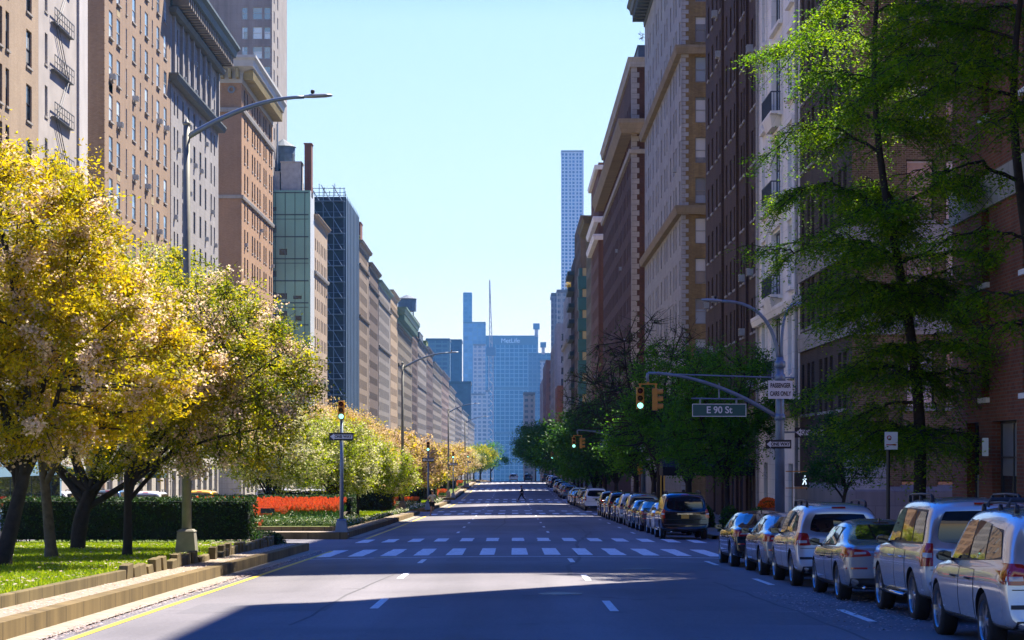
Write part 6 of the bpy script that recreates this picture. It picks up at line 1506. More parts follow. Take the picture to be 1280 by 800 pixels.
        mb = patch('B', [(-.42, .70), (.42, .70), (.42, .712), (-.42, .712)], .004, 10, 0); patch('B', [(-.42, .90), (.42, .90), (.42, .915), (-.42, .915)], .008, 10, 0, mb, 1); add('boot_trim', mb, [m_trim, m_chrome])
        mb = MB()
        for sx in (-1, 1): mb.tube([(sx * .55, .0, .27), (sx * .55, .2, .28)], .04, 8)
        add('exhaust', mb, m_chrome)
    if kind == 'sedan':
        mb = MB(); p = bvh.ray_cast(Vector((0, 1.75, 3)), Vector((0, 0, -1)))[0]; mb.add([(-.02, 1.68, p.z - .01), (.02, 1.68, p.z - .01), (.02, 1.86, p.z - .01), (-.02, 1.86, p.z - .01), (0, 1.68, p.z + .07), (0, 1.74, p.z + .05)], [(0, 4, 3), (1, 2, 5), (0, 1, 4), (1, 5, 4), (3, 4, 5), (2, 3, 5)]); add('aerial_fin', mb, m_trim, smooth=False)
    # wheels
    wt = MB(); rw = S['wr']; tw_ = .11
    wt.lathe([(rw * .70, -tw_), (rw * .93, -tw_), (rw, -tw_ * .7), (rw, tw_ * .7), (rw * .93, tw_), (rw * .70, tw_)], (0, 0, 0), 28, 'x')
    ri = MB(); rr = rw * .70
    ri.lathe([(rr, -tw_ * .98), (rr * .96, -tw_ * .8), (rr * .93, -tw_ * .2), (rr * .93, tw_)], (0, 0, 0), 24, 'x')
    ri.lathe([(.002, -tw_ * .85), (.06, -tw_ * .85), (.075, -tw_ * .6), (.08, 0)], (0, 0, 0), 16, 'x')
    for q in range(10 if kind != 'wagon' else 6):
        a = 2 * math.pi * q / (10 if kind != 'wagon' else 6); da = (.06 if kind != 'wagon' else .13)
        if kind == 'sedan' or kind == 'suv': a += (.10 if q % 2 else -.10) * 1.4
        c_, s_ = math.cos(a), math.sin(a)
        def pt(r_, an, x): return (x, r_ * math.cos(an), r_ * math.sin(an))
        ri.add([pt(.06, a - .35, -tw_ * .8), pt(.06, a + .35, -tw_ * .8), pt(rr * .95, a + da, -tw_ * .75), pt(rr * .95, a - da, -tw_ * .75), pt(.06, a - .35, -tw_ * .3), pt(.06, a + .35, -tw_ * .3), pt(rr * .95, a + da, -tw_ * .3), pt(rr * .95, a - da, -tw_ * .3)],
               [(0, 1, 2, 3), (4, 7, 6, 5), (0, 4, 5, 1), (1, 5, 6, 2), (2, 6, 7, 3), (3, 7, 4, 0)])
    dk = MB(); dk.lathe([(.002, -tw_ * .05), (rr * .93, -tw_ * .05)], (0, 0, 0), 20, 'x')
    ri.add(dk.v, dk.f, 1)
    kind = base_kind
    CARK[kind] = dict(S=S, body=body, parts=parts, tyre=wt.mesh('wheel', m_rub, smooth=True), rim=ri.mesh('rim', [m_alloy, m_under]))
    return CARK[kind]
def car(kind, x, y, paint, label, rot=0.0, group=None, name='parked_car', plate=None, cat='car', zf=None, detail=True, glassy=True):
    K = car_proto(kind); S = K['S']; L = S['L']
    ca, sa = math.cos(rot), math.sin(rot); ym = y + L / 2 * ca
    z0 = (zf or rz)(x, y); z1 = (zf or rz)(x, y + L); pitch = math.atan2(z1 - z0, L)
    t = empty(name, (x, y, z0), 0, label, cat, group); t.rotation_euler = (pitch, 0, rot)
    b = link('body', K['body'], t); b.material_slots[0].link = 'OBJECT'; b.material_slots[0].material = paint
    if len(b.material_slots) > 1: b.material_slots[1].link = 'OBJECT'; b.material_slots[1].material = m_under
    for (n_, me, pt_, ch) in K['parts']:
        if not detail and n_ in ('door', 'sill', 'bumper_step', 'reflector', 'aerial_fin', 'headlight', 'windscreen', 'brake_light'): continue
        o = link(n_, me, t)
        if pt_: o.material_slots[0].link = 'OBJECT'; o.material_slots[0].material = paint
        if n_ == 'licence_plate' and plate: o.material_slots[0].link = 'OBJECT'; o.material_slots[0].material = plate
        for cn, cm in ch: link(cn, cm, o)
    for ay in S['ax']:
        for sx in (-1, 1):
            if not detail and sx > 0 and ay > 2: continue
            wv = link('wheel', K['tyre'], t, (sx * (S['w'] - .145), ay, S['wr'])); wv.rotation_euler = (random.uniform(0, 6), 0, 0) if sx < 0 else (random.uniform(0, 6), 0, math.pi)
            link('rim', K['rim'], wv)
    return t
for p_, nm in ():
    pass
for K_ in ('suv', 'wagon', 'sedan'):
    q = car_proto(K_)
    for (n_, me, pt_, ch) in q['parts']:
        for i, mm in enumerate(me.materials):
            pass
PG = 'cars parked along the right kerb'
random.seed(21)
LXc = 5.85   # left flank of the near parked cars
car('bigsuv', 6.72, 24.5, P_SAND, 'big silver crossover cut by the right edge, roof bars, nearest of the parked cars', group=PG)
car('wagon', 7.02, 30.8, P_SILVER, 'boxy silver off roader with chrome side step, second parked car from the right edge', group=PG)
car('sedan', 6.70, 36.4, P_GREY, 'silver grey sedan with wide red lamps beside the boxy off roader', group=PG)
car('suv', 6.66, 42.1, P_PEARL, 'pearl silver wagon with large dark rear window, beyond the grey sedan', group=PG)
car('sedan', 6.64, 47.6, P_GREY, 'low steel coloured car with an orange lamp, tucked between pearl wagon and black sedan', group=PG)
car('sedan', 6.52, 52.9, P_BLACK, 'glossy black sedan farthest of the near parked group, reflecting the sunlit trees', group=PG)
# roof bars on the nearest car
t = [o for o in bpy.data.objects if o.get('label', '').startswith('big silver crossover')][0]
for yy in (1.1, 2.2):
    mb = MB(); mb.tube([(-.64, yy, 1.77), (-.60, yy, 1.86), (.60, yy, 1.86), (.64, yy, 1.77)], .03, 8); link('roof_bar', mb.mesh('roof_bar', m_trim), t)
far = [('wagon', 82.6, P_BLACK, 'black suv seen squarely from behind with a gold plate, first parked car past the crossing'), ('sedan', 90.0, P_WHITE, 'white sedan just beyond the black suv past the crossing'), ('sedan', 96.4, P_CHAR, 'charcoal sedan third in the row past the crossing'),
       ('sedan', 102.6, P_BLUE, 'steel blue sedan fourth in the row past the crossing'), ('suv', 108.9, P_GOLD, 'champagne suv fifth in the row past the crossing'), ('suv', 115.2, P_WHITE, 'white crossover sixth in the row past the crossing'), ('sedan', 121.8, P_NAVY, 'navy sedan seventh in the row past the crossing'),
       ('suv', 128.0, P_CHAR, 'charcoal suv eighth in the row past the crossing'), ('sedan', 135.5, P_GOLD, 'champagne sedan ninth in the row past the crossing'), ('suv', 142, P_BLACK, 'black suv last of the row before the second crossing')]
for i, (k, y, p_, lb) in enumerate(far):
    car(k, 6.85 + random.uniform(-.12, .12), y, p_, lb, group=PG, plate=m_plate if i in (0, 4) else m_plate_w)
far2 = [('wagon', 168.5, P_WHITE, 'bright white boxy suv with a red lamp, first car past the second crossing'), ('sedan', 175.5, P_GOLD, 'champagne sedan behind the bright white boxy suv'), ('sedan', 182, P_CHAR, 'charcoal sedan two cars past the bright white boxy suv'), ('suv', 188.2, P_GOLD, 'tan suv three cars past the bright white boxy suv'),
        ('suv', 194.8, P_SILVER, 'silver suv four cars past the bright white boxy suv'), ('sedan', 201.5, P_BLACK, 'black sedan five cars past the bright white boxy suv'), ('sedan', 208, P_SILVER, 'silver sedan six cars past the bright white boxy suv'), ('suv', 214.5, P_NAVY, 'navy suv seven cars past the bright white boxy suv'), ('sedan', 221, P_WHITE, 'white sedan last before the third crossing'),
        ('suv', 247, P_BLUE, 'steel blue suv, first small car past the third crossing'), ('suv', 254, P_SILVER, 'silver suv, second small car past the third crossing'), ('sedan', 261, P_CHAR, 'charcoal sedan, third small car past the third crossing'), ('suv', 268, P_GOLD, 'tan suv, fourth small car past the third crossing'), ('sedan', 275, P_SILVER, 'silver sedan, fifth small car past the third crossing'),
        ('suv', 283, P_BLACK, 'black suv, sixth small car past the third crossing'), ('sedan', 291, P_WHITE, 'white sedan, seventh small car past the third crossing'), ('suv', 299, P_CHAR, 'charcoal suv, last small car before the fourth crossing'), ('suv', 330, P_NAVY, 'tiny navy suv past the fourth crossing'), ('sedan', 338, P_SILVER, 'tiny silver sedan past the fourth crossing'), ('suv', 348, P_WHITE, 'tiny white suv past the fourth crossing'), ('suv', 360, P_BLACK, 'tiny black suv past the fourth crossing'), ('suv', 410, P_CHAR, 'farthest dark parked car on the right near the crest')]
for (k, y, p_, lb) in far2: car(k, 6.85 + random.uniform(-.15, .15), y, p_, lb, group=PG, plate=m_plate_w, detail=False)
car('suv', .35, 458, P_SILVER, 'lone silver suv driving away in the middle of the far road', name='driving_car', plate=m_plate_w, detail=False)
car('suv', 3.6, 470, P_NAVY, 'dark suv driving away right of the lone silver one at the crest', name='driving_car', plate=m_plate_w, detail=False)
# other carriageway behind the median, only roofs and flanks show
nz = lambda x, y: gz(y) + .02
OG = 'cars on the far carriageway behind the median'
for (k, x, y, p_, lb, nm) in (('wagon', -25.6, 92, P_WHITE, 'white car roof seen over the first hedge near the left edge', 'parked_car'), ('wagon', -25.6, 104, P_SILVER, 'silver car roof over the first hedge, left of the lamp post', 'parked_car'), ('wagon', -25.6, 116, P_WHITE, 'white suv roof over the hedge right of the first lamp post', 'parked_car'),
                             ('wagon', -19.0, 108, P_WHITE, 'tall white car roof between the lamp post and the yellow taxi', 'car'), ('wagon', -18.6, 124, P_TAXI, 'yellow taxi roof over the hedge end', 'taxi'), ('wagon', -25.6, 132, P_BLUE, 'blue car roof just right of the yellow taxi', 'parked_car'),
                             ('wagon', -18.8, 168, P_WHITE, 'white suv behind the dark stems left of the signal pole', 'car'), ('wagon', -21.5, 182, P_WHITE, 'second white suv behind the median beside the signal pole', 'car'), ('suv', -18.4, 196, P_WHITE, 'pale suv seen between the median trees right of the signal pole', 'car'), ('sedan', -17.9, 214, P_BLUE, 'dark blue car seen between the median trees right of the signal pole', 'car'), ('suv', -17.8, 236, P_SILVER, 'silver car crossing view behind the runner', 'car')):
    car(k, x, y, p_, lb, rot=0, group=OG, name=nm if nm != 'car' else 'driving_car', zf=nz, cat='taxi' if nm == 'taxi' else 'car', plate=m_plate_w, detail=y < 150)
car('sedan', 16.5, 161, P_WHITE, 'white car on the second side street behind the black awning', rot=R(-90), name='driving_car', zf=nz)
# city bus
bx, by = -17.6 - 1.3, 69.6; bz = gz(by + 6) + .02
t = empty('city_bus', (bx, by, bz), 0, 'white and light blue city bus behind the cherry trunks at the left edge', 'bus')
mb = MB(); W2, L2 = 1.28, 12.2
def bbox_(x0, x1, y0, y1, z0, z1, m): mb.box(bx + x0, bx + x1, by + y0, by + y1, bz + z0, bz + z1, m)
bbox_(-W2, W2, 0, L2, .35, 2.98, 0); mb.add([(bx - W2, by, bz + 2.98), (bx + W2, by, bz + 2.98), (bx + W2, by + L2, bz + 2.98), (bx - W2, by + L2, bz + 2.98), (bx - W2 + .18, by + .2, bz + 3.12), (bx + W2 - .18, by + .2, bz + 3.12), (bx + W2 - .18, by + L2 - .2, bz + 3.12), (bx - W2 + .18, by + L2 - .2, bz + 3.12)], [(4, 5, 6, 7), (0, 1, 5, 4), (1, 2, 6, 5), (2, 3, 7, 6), (3, 0, 4, 7)], 0)
o = mb.build('body', plain('bus_light_blue', (.26, .46, .62), .35, var=.04, coat=.5), t, bevel=.05)
for k in range(7):
    mb = MB(); mb.box(bx + W2 + .002, bx + W2 + .03, by + .5 + k * 1.62, by + .5 + k * 1.62 + 1.5, bz + 1.45, bz + 2.5); mb.build('window', m_cglass, t)
mb = MB(); mb.box(bx - W2 + .1, bx + W2 - .1, by - .03, by - .002, bz + 1.5, bz + 2.6); mb.build('rear_window', m_cglass, t)
mb = MB(); mb.box(bx + W2 + .002, bx + W2 + .02, by + .1, by + L2 - .1, bz + .7, bz + 1.2); mb.build('stripe', plain('bus_stripe_blue', (.02, .07, .25), .4, var=0), t)
for yy in (2.6, 9.6):
    for sx in (-1, 1): mb = MB(); mb.lathe([(.002, -.15), (.3, -.15), (.48, -.12), (.48, .12), (.3, .15), (.002, .15)], (bx + sx * (W2 - .14), by + yy, bz + .48), 20, 'x'); mb.build('wheel', m_rub, t)
# ------------------------------------------------------------------ street furniture
m_pole = plain('galvanised_pole', (.20, .26, .32), .42, .35, .12, 3); m_poleL = plain('weathered_pole', (.22, .22, .18), .55, .2, .18, 3); m_conc = plain('cast_base', (.27, .25, .19), .8, var=.15, scale=5)
m_sigy = plain('signal_yellow', (.62, .27, .02), .5, var=.1); m_sigb = plain('signal_black', (.012, .012, .012), .6, var=0)
e_green = emis('lens_green_lit', (.25, 1.0, .85), .9); m_lensr = plain('lens_red_off', (.09, .008, .006), .2, var=0); m_lensy = plain('lens_amber_off', (.10, .05, .006), .2, var=0)
m_sw = plain('sign_white', (.62, .63, .62), .45, var=0); m_sb = plain('sign_black', (.010, .010, .011), .45, var=0); m_sg = plain('sign_green', (.015, .085, .075), .4, var=0); m_lum = plain('luminaire_grey', (.32, .36, .40), .4, .2, 0)
m_orange = plain('sign_orange', (.85, .17, .01), .5, var=0)
def arc(p0, p1, p2, n=10):
    p0, p1, p2 = Vector(p0), Vector(p1), Vector(p2)
    return [p0 * (1 - t) ** 2 + p1 * 2 * t * (1 - t) + p2 * t * t for t in [i / (n - 1) for i in range(n)]]
def luminaire(parent, p, d, L=.72, eye=True):
    """flat cobra head reaching along d from p, in world coordinates"""
    d = Vector(d).normalized(); s_ = d.cross(Vector((0, 0, 1))).normalized(); u = s_.cross(d); mb = MB(); rings = [(0, .05, .05), (.06, .08, .055), (.3, .13, .07), (.75, .16, .06), (.96, .10, .035), (1, .03, .01)]
    vs_ = []; n = 10
    for t, w_, h in rings:
        c = Vector(p) + d * (t * L)
        for k in range(n): a = 2 * math.pi * k / n; vs_.append(c + s_ * math.cos(a) * w_ + u * math.sin(a) * h * (1 if math.sin(a) > 0 else .5))
    mb.add(vs_, [(i * n + k, i * n + (k + 1) % n, (i + 1) * n + (k + 1) % n, (i + 1) * n + k) for i in range(len(rings) - 1) for k in range(n)]); mb.add(vs_[:n], [tuple(range(n))]); 
    o = mb.build('luminaire', m_lum, parent, smooth=True)
    if eye:
        mb = MB(); c = Vector(p) + d * .3 * L + u * .05; mb.lathe([(.03, 0), (.03, .03), (.05, .04), (.055, .10), (.04, .12), (.002, .12)], tuple(c), 10); q = mb.mesh('photocell', m_sigb, tuple(parent.location), True); link('photocell', q, o)
    return o
def base_box(mb, x, y, z, w0, w1, h):
    mb.tbox(x, y, z, z + .08, w0 * 1.08, w0 * 1.08, w0 * 1.08, w0 * 1.08); mb.tbox(x, y, z + .08, z + h * .92, w0, w0, w1, w1); mb.tbox(x, y, z + h * .92, z + h, w1 * 1.12, w1 * 1.12, w1 * .8, w1 * .8)
def lamp_post(x, y, label, H=11.0, arm=1, zoff=.27, Larm=3.7):
    z = gz(y) + zoff; t = empty('street_lamp', (x, y, z), 0, label, 'street lamp', 'street lamps on the median')
    mb = MB(); base_box(mb, x, y, z, .27, .21, .76); mb.build('base', m_conc, t, bevel=.015)
    mb = MB(); mb.tube([(x, y, z + .7), (x, y, z + H * .5), (x, y, z + H)], [.125, .105, .085], 8); mb.lathe([(.085, H), (.10, H + .02), (.10, H + .06), (.05, H + .10), (.03, H + .16), (.002, H + .17)], (x, y, z), 8); mb.build('pole', m_poleL, t, smooth=True)
    mb = MB(); top = z + H - .28
    pts = arc((x + .05 * arm, y, top), (x + arm * Larm * .45, y, top + Larm * .27), (x + arm * (Larm - .72), y, top + Larm * .27), 12); mb.tube(pts, [.075 - .003 * i for i in range(12)], 8); mb.build('arm', m_pole, t, smooth=True)
    luminaire(t, pts[-1], (arm, 0, .05)); return t
lamp_post(-8.25, 53.0, 'tall street lamp rising through the cherry crown, arm reaching right, nearest on the median')
lamp_post(-7.6, 145.0, 'second street lamp along the median, arm reaching right in front of the receding left row', 10.3, Larm=3.9)
lamp_post(-7.5, 246.5, 'third street lamp along the median, small above the rose cherry crowns', 10.3)
lamp_post(-7.4, 329.0, 'fourth street lamp along the median, tiny beside the cream tower foot', 10.3)
lamp_post(-13.8, 68.2, 'beige lamp post standing behind the long hedge between the dark cherry trunks', 9.5, -1, .27)
def signal_head(loc, face, label, group='traffic signals', lit=True, tall=.76, parent=None):
    """three section head; face = direction the lenses look to (angle about z, 0 = towards the camera)"""
    t = empty('traffic_signal', loc, face, label, 'traffic light', group); h = tall / 3
    mb = MB()
    for k in range(3): mb.box(-.13, .13, -.06, .12, k * h + .006, (k + 1) * h - .006)
    mb.box(-.11, .11, -.05, .11, 0, tall); mb.build('housing', m_sigy, t, world=False, bevel=.012)
    for k, (m_, nm) in enumerate(((e_green if lit else m_lensr, 'green_lens'), (m_lensy, 'amber_lens'), (m_lensr, 'red_lens'))):
        zc = (k + .5) * h
        mb = MB(); mb.lathe([(.002, -.085), (.06, -.08), (.095, -.063)], (0, 0, zc), 16, 'y'); mb.build(nm, m_, t, world=False, smooth=True)
        vm = MB(); n = 14; vs_ = []
        for r_, y0 in ((.108, -.06), (.112, -.25)):
            for q in range(n + 1):
                a = math.pi * (-.22 + 1.44 * q / n); yy = y0 if y0 > -.1 else y0 + (.12 if (q == 0 or q == n) else 0); vs_.append((r_ * math.cos(a), yy, zc + r_ * math.sin(a)))
        vm.add(vs_, [(q, q + 1, n + 2 + q, n + 1 + q) for q in range(n)]); o = vm.build('visor', m_sigy, t, world=False)
        so_ = o.modifiers.new('s', 'SOLIDIFY'); so_.thickness = .008
    return t
def sign_board(name, label, loc, w_, h, mat, border=None, txt=None, tsize=.2, tmat=None, rot=0, cat='sign', group=None, extra=None, xs=1.0, lines=None):
    t = empty(name, loc, rot, label, cat, group)
    mb = MB(); mb.box(-w_ / 2, w_ / 2, -.012, .012, -h / 2, h / 2); p = mb.build('panel', mat, t, world=False)
    if border:
        mb = MB(); e = .022
        for (a, b_, c, d_) in ((-w_ / 2, w_ / 2, h / 2 - e, h / 2), (-w_ / 2, w_ / 2, -h / 2, -h / 2 + e), (-w_ / 2, -w_ / 2 + e, -h / 2 + e, h / 2 - e), (w_ / 2 - e, w_ / 2, -h / 2 + e, h / 2 - e)): mb.box(a, b_, -.0165, -.0125, c, d_)
        mb.build('border', border, t, world=False)
    for (s_, dx, dz, sz) in (lines or ([(txt, 0, 0, tsize)] if txt else [])):
        o = text(s_, sz, (0, 0, 0), (R(90), 0, 0), tmat, ext=.002, xs=xs, bold=.006); o.parent = t; o.location = (dx, -.0175, dz)
    if extra: extra(t)
    return t
def one_way(label, loc, w_=.92, h=.31, rot=0, group='one way signs'):
    def ex(t):
        mb = MB(); a = w_; yv = -.0155
        pts = [(-.46 * a, 0), (-.30 * a, -.40 * h), (-.30 * a, -.26 * h), (.45 * a, -.26 * h), (.45 * a, .26 * h), (-.30 * a, .26 * h), (-.30 * a, .40 * h)]
        mb.add([(x, yv, z) for x, z in pts], [tuple(range(7))]); mb.add([(x, yv + .003, z) for x, z in pts], [tuple(range(6, -1, -1))]); mb.build('arrow', m_sw, t, world=False)
    return sign_board('one_way_sign', label, loc, w_, h, m_sb, None, lines=[('ONE WAY', .07 * w_, -.002, h * .50)], tmat=m_sb, rot=rot, extra=ex, group=group, xs=.92 if w_ > .5 else .9, cat='road sign')
def fix_text_over_arrow(t):
    for c in t.children:
        if c.name.startswith('lettering'): c.location.y = -.0195
def median_signal(x, y, label, la, lb, H=5.65, zo=.15, det=True):
    z = gz(y) + zo; t = empty('signal_pole', (x, y, z), 0, label, 'signal pole', 'slim signal poles on the median')
    mb = MB(); base_box(mb, x, y, z, .26, .19, .66); mb.build('base', m_pole, t, bevel=.015)
    mb = MB(); mb.tube([(x, y, z + .6), (x, y, z + H - .9)], [.09, .065], 10); mb.build('pole', m_pole, t, smooth=True)
    signal_head((x, y - .12, z + H - .92), 0, la); 
    o = one_way(lb, (x - .0, y - .10, z + H - 1.62), 1.0, .32); fix_text_over_arrow(o)
    return t
median_signal(-6.98, 85.6, 'slim signal pole on the second median nose beside the red tulips', 'green lit traffic light on the slim pole beside the red tulips', 'one way sign on the slim pole beside the red tulips')
median_signal(-6.75, 168.2, 'slim signal pole behind the runner', 'small green lit traffic light on the pole behind the runner', 'small one way sign on the pole behind the runner')
median_signal(-6.9, 245.0, 'slim signal pole at the third crossing on the median', 'tiny green lit traffic light on the third median pole', 'tiny one way sign on the third median pole')
median_signal(-6.9, 326.5, 'slim signal pole at the fourth crossing on the median', 'tiny green lit traffic light on the fourth median pole', 'tiny one way sign on the fourth median pole')
def mast(x, y, label, arm=4.55, sgn=None, lamps=True, tags_=('', '', '')):
    z = gz(y) + .15; t = empty('mast_arm_pole', (x, y, z), 0, label, 'traffic pole', 'mast arm poles on the right pavement')
    mb = MB(); base_box(mb, x, y, z, .30, .24, .9); mb.build('base', m_pole, t, bevel=.015)
    mb = MB(); mb.tube([(x, y, z + .8), (x, y, z + 4.4), (x, y, z + 6.45)], [.175, .155, .13], 12)
    for zz in (4.38, 5.75, 6.2): mb.lathe([(.15, zz - .12), (.19, zz - .10), (.19, zz + .10), (.15, zz + .12)], (x, y, z), 12)
    mb.build('pole', m_pole, t, smooth=True)
    tip = Vector((x - arm, y - .1, z + 5.9)); mb = MB(); pts = arc((x - .1, y, z + 4.4), (x - arm * .55, y - .05, z + 5.9), tip, 14); mb.tube(pts, [.075 - .0025 * i for i in range(14)], 8); mb.tube([tip, tip + Vector((-.03, 0, -.12)), tip + Vector((0, 0, -.30))], .05, 8); mb.build('mast_arm', m_pole, t, smooth=True)
    mb = MB(); mb.tube([(x + .5, y, z + 5.74), (x - .2, y, z + 5.75), tip + Vector((.1, 0, -.02))], .028, 6); mb.build('tie_rod', m_pole, t)
    if lamps:
        a = arc((x - .05, y, z + 6.35), (x - .25, y, z + 8.4), (x - 2.0, y, z + 8.38), 14); mb = MB(); mb.tube(a, [.07 - .002 * i for i in range(14)], 8); mb.build('lamp_arm', m_pole, t, smooth=True); luminaire(t, a[-1], (-1, 0, .06), .72)
        a = arc((x + .06, y, z + 6.35), (x + .02, y, z + 7.9), (x + .45, y + .5, z + 8.25), 12); mb = MB(); mb.tube(a, [.06 - .002 * i for i in range(12)], 8); mb.build('lamp_arm', m_pole, t, smooth=True); luminaire(t, a[-1], (.75, .9, .28), .6, False)
    signal_head(tuple(tip + Vector((-.27, 0, -1.25))), 0, tags_[0]); signal_head(tuple(tip + Vector((.27, 0, -1.29))), R(82), tags_[1], lit=False)
    mb = MB(); mb.box(tip.x - .32, tip.x + .32, tip.y - .04, tip.y + .04, tip.z - .40, tip.z - .36); mb.tube([tip + Vector((0, 0, -.28)), tip + Vector((0, 0, -.4))], .04, 8); mb.tube([tip + Vector((.27, 0, -.4)), tip + Vector((.27, 0, -.56))], .035, 6); mb.tube([tip + Vector((-.27, 0, -.4)), tip + Vector((-.27, 0, -.52))], .035, 6); mb.build('bracket', m_sigy, t)
    return t, z
t, z = mast(9.23, 72.0, 'blue grey traffic pole at the near corner with two lamp arms', tags_=('green lit traffic light facing us at the tip of the near signal arm', 'traffic light seen side on beside the lit one at the near arm tip'))
mb = MB(); mb.tube([(9.23 - 3.05, 71.95, z + 5.03), (9.23 - 1.15, 71.95, z + 5.0)], .028, 6); mb.tube([(9.23 - 1.5, 71.95, z + 5.0), (9.23 - 1.5, 71.95, z + 4.85)], .03, 6); mb.tube([(9.23 - 2.75, 71.95, z + 5.03), (9.23 - 2.75, 71.95, z + 4.85)], .03, 6); mb.tube([(9.23 - 2.1, 71.95, z + 5.03), (9.23 - 2.1, 71.95, z + 5.55)], .025, 6); mb.build('sign_hanger', m_pole, t)
sign_board('street_name_sign', 'green street name sign with white border reading E 90 St, under the near signal arm', (9.23 - 2.10, 71.9, z + 4.62), 1.86, .44, m_sg, m_sw, 'E 90 St', .33, m_sw, xs=.95, cat='street sign')
sign_board('regulatory_sign', 'white sign reading PASSENGER CARS ONLY high on the near traffic pole', (9.22, 71.78, z + 5.32), .84, .62, m_sw, None, tmat=m_sb, lines=[('PASSENGER', -.0, .14, .215), ('CARS ONLY', 0, -.14, .215)], xs=.62, cat='road sign')
o = one_way('one way sign low on the near traffic pole, arrow left', (9.15, 71.76, z + 3.45), .88, .30); fix_text_over_arrow(o)
o = one_way('larger one way sign right of the near traffic pole, partly behind leaves', (10.35, 72.6, z + 3.86), 1.06, .35); fix_text_over_arrow(o)
mb = MB(); mb.box(9.3, 9.85, 72.5, 72.54, z + 3.84, z + 3.90); mb.build('sign_bracket', m_pole, t)
# walking man signal
t2 = empty('pedestrian_signal', (9.95, 71.7, z + 2.0), 0, 'pedestrian signal showing a white walking figure beside the near traffic pole', 'crossing signal')
mb = MB(); mb.box(-.24, .24, 0, .24, 0, .46); mb.build('housing', m_sigb, t2, world=False, bevel=.01)
mb = MB(); mb.box(-.55, .20, .05, .12, .50, .53); mb.box(-.55, .20, .05, .12, -.07, -.04); mb.tube([(0, .1, .46), (0, .1, .52)], .03, 6); mb.tube([(0, .1, -.06), (0, .1, .0)], .03, 6); mb.build('bracket', m_sigy, t2, world=False)
mb = MB(); e_w = emis('walk_white', (.75, .95, 1), .35)
def strip2(pts, w_=.022):
    mb.tube([(x, -.012, zz) for x, zz in pts], w_, 5)
mb.lathe([(.002, -.02), (.03, -.014), (.03, 0)], (.10, 0, .36), 10, 'y'); strip2([(.10, .31), (.085, .20)], .032); strip2([(.085, .20), (.13, .13), (.14, .06)]); strip2([(.085, .20), (.05, .13), (.02, .06)]); strip2([(.10, .30), (.03, .22)], .015); strip2([(.10, .30), (.155, .24)], .015); mb.build('walking_figure', e_w, t2, world=False)
t, z = mast(9.3, 148.0, 'second blue grey traffic pole down the right pavement, signal arm over the parked cars', 4.65, lamps=False, tags_=('small green lit traffic light at the tip of the second signal arm', 'small side on traffic light at the tip of the second signal arm'))
sign_board('street_name_sign', 'small pale green street name sign under the second signal arm', (9.3 - 2.15, 147.8, z + 4.75), 1.85, .44, m_sg, m_sw, 'E 89 St', .36, m_sw, xs=.95, cat='street sign')
mb = MB(); mb.tube([(9.3 - 3.0, 147.9, z + 5.18), (9.3 - 1.2, 147.9, z + 5.1)], .028, 6); mb.tube([(9.3 - 2.1, 147.9, z + 5.15), (9.3 - 2.1, 147.9, z + 4.96)], .03, 6); mb.build('sign_hanger', m_pole, t)
signal_head((9.0, 147.8, z + 2.75), R(80), 'side on traffic light low on the second traffic pole', lit=False)
sign_board('regulatory_sign', 'white squarish sign high on the second traffic pole', (9.35, 147.75, z + 4.55), .62, .62, m_sw, None, cat='road sign')
for (yy, n_) in ((225.5, 'third'), (307, 'fourth'), (387, 'fifth')):
    mast(9.2, yy, '%s traffic pole down the right pavement, small among the dark trees' % n_, 4.6, lamps=False, tags_=('tiny lit traffic light on the %s signal arm' % n_, 'tiny side on traffic light on the %s signal arm' % n_))
# parking sign on a black post
x, y = 9.0, 50.0; zz = gz(y) + .15
t = empty('sign_post', (x, y, zz), 0, 'black post in front of the granite base carrying the small parking sign', 'post'); mb = MB(); mb.tube([(x, y, zz), (x, y, zz + 3.25)], .045, 8); mb.build('post', m_sb, t)
def noarrow(t_):
    mb = MB(); mb.box(-.12, .12, -.016, -.012, -.11, -.085); mb.build('red_arrow', m_tail, t_, world=False)
    mb = MB(); mb.lathe([(.035, -.016), (.055, -.016), (.055, -.012)], (-.05, 0, .07), 16, 'y'); mb.build('red_ring', m_tail, t_, world=False)
sign_board('parking_sign', 'small white parking sign with red marks on the black post', (x + .06, y - .07, zz + 3.05), .31, .42, m_sw, None, extra=noarrow, cat='road sign')
# orange work sign on the cross street by the median
x, y = -13.1, 150.3; zz = gz(y)
t = empty('roadwork_sign', (x, y, zz), 0, 'orange diamond road work sign between the tree stems left of the signal pole', 'road sign'); mb = MB(); mb.add([(x, y, zz + .9), (x + .62, y, zz + 1.52), (x, y, zz + 2.14), (x - .62, y, zz + 1.52), (x, y + .02, zz + .9), (x + .62, y + .02, zz + 1.52), (x, y + .02, zz + 2.14), (x - .62, y + .02, zz + 1.52)], [(0, 1, 2, 3), (7, 6, 5, 4), (0, 4, 5, 1), (1, 5, 6, 2), (2, 6, 7, 3), (3, 7, 4, 0)]); mb.build('panel', m_orange, t)
mb = MB()
for sx in (-1, 1): mb.tube([(x, y + .05, zz + 1.0), (x + sx * .5, y + .1, zz)], .02, 5)
mb.tube([(x, y + .05, zz + 1.2), (x, y + .6, zz)], .02, 5); mb.build('stand', m_sb, t)
mb = MB()
for k in range(3): mb.box(x - .02 + .1 * k - .12, x + .02 + .1 * k - .12, y - .006, y - .002, zz + 1.25, zz + 1.8)
mb.build('dark_lettering', m_sb, t)
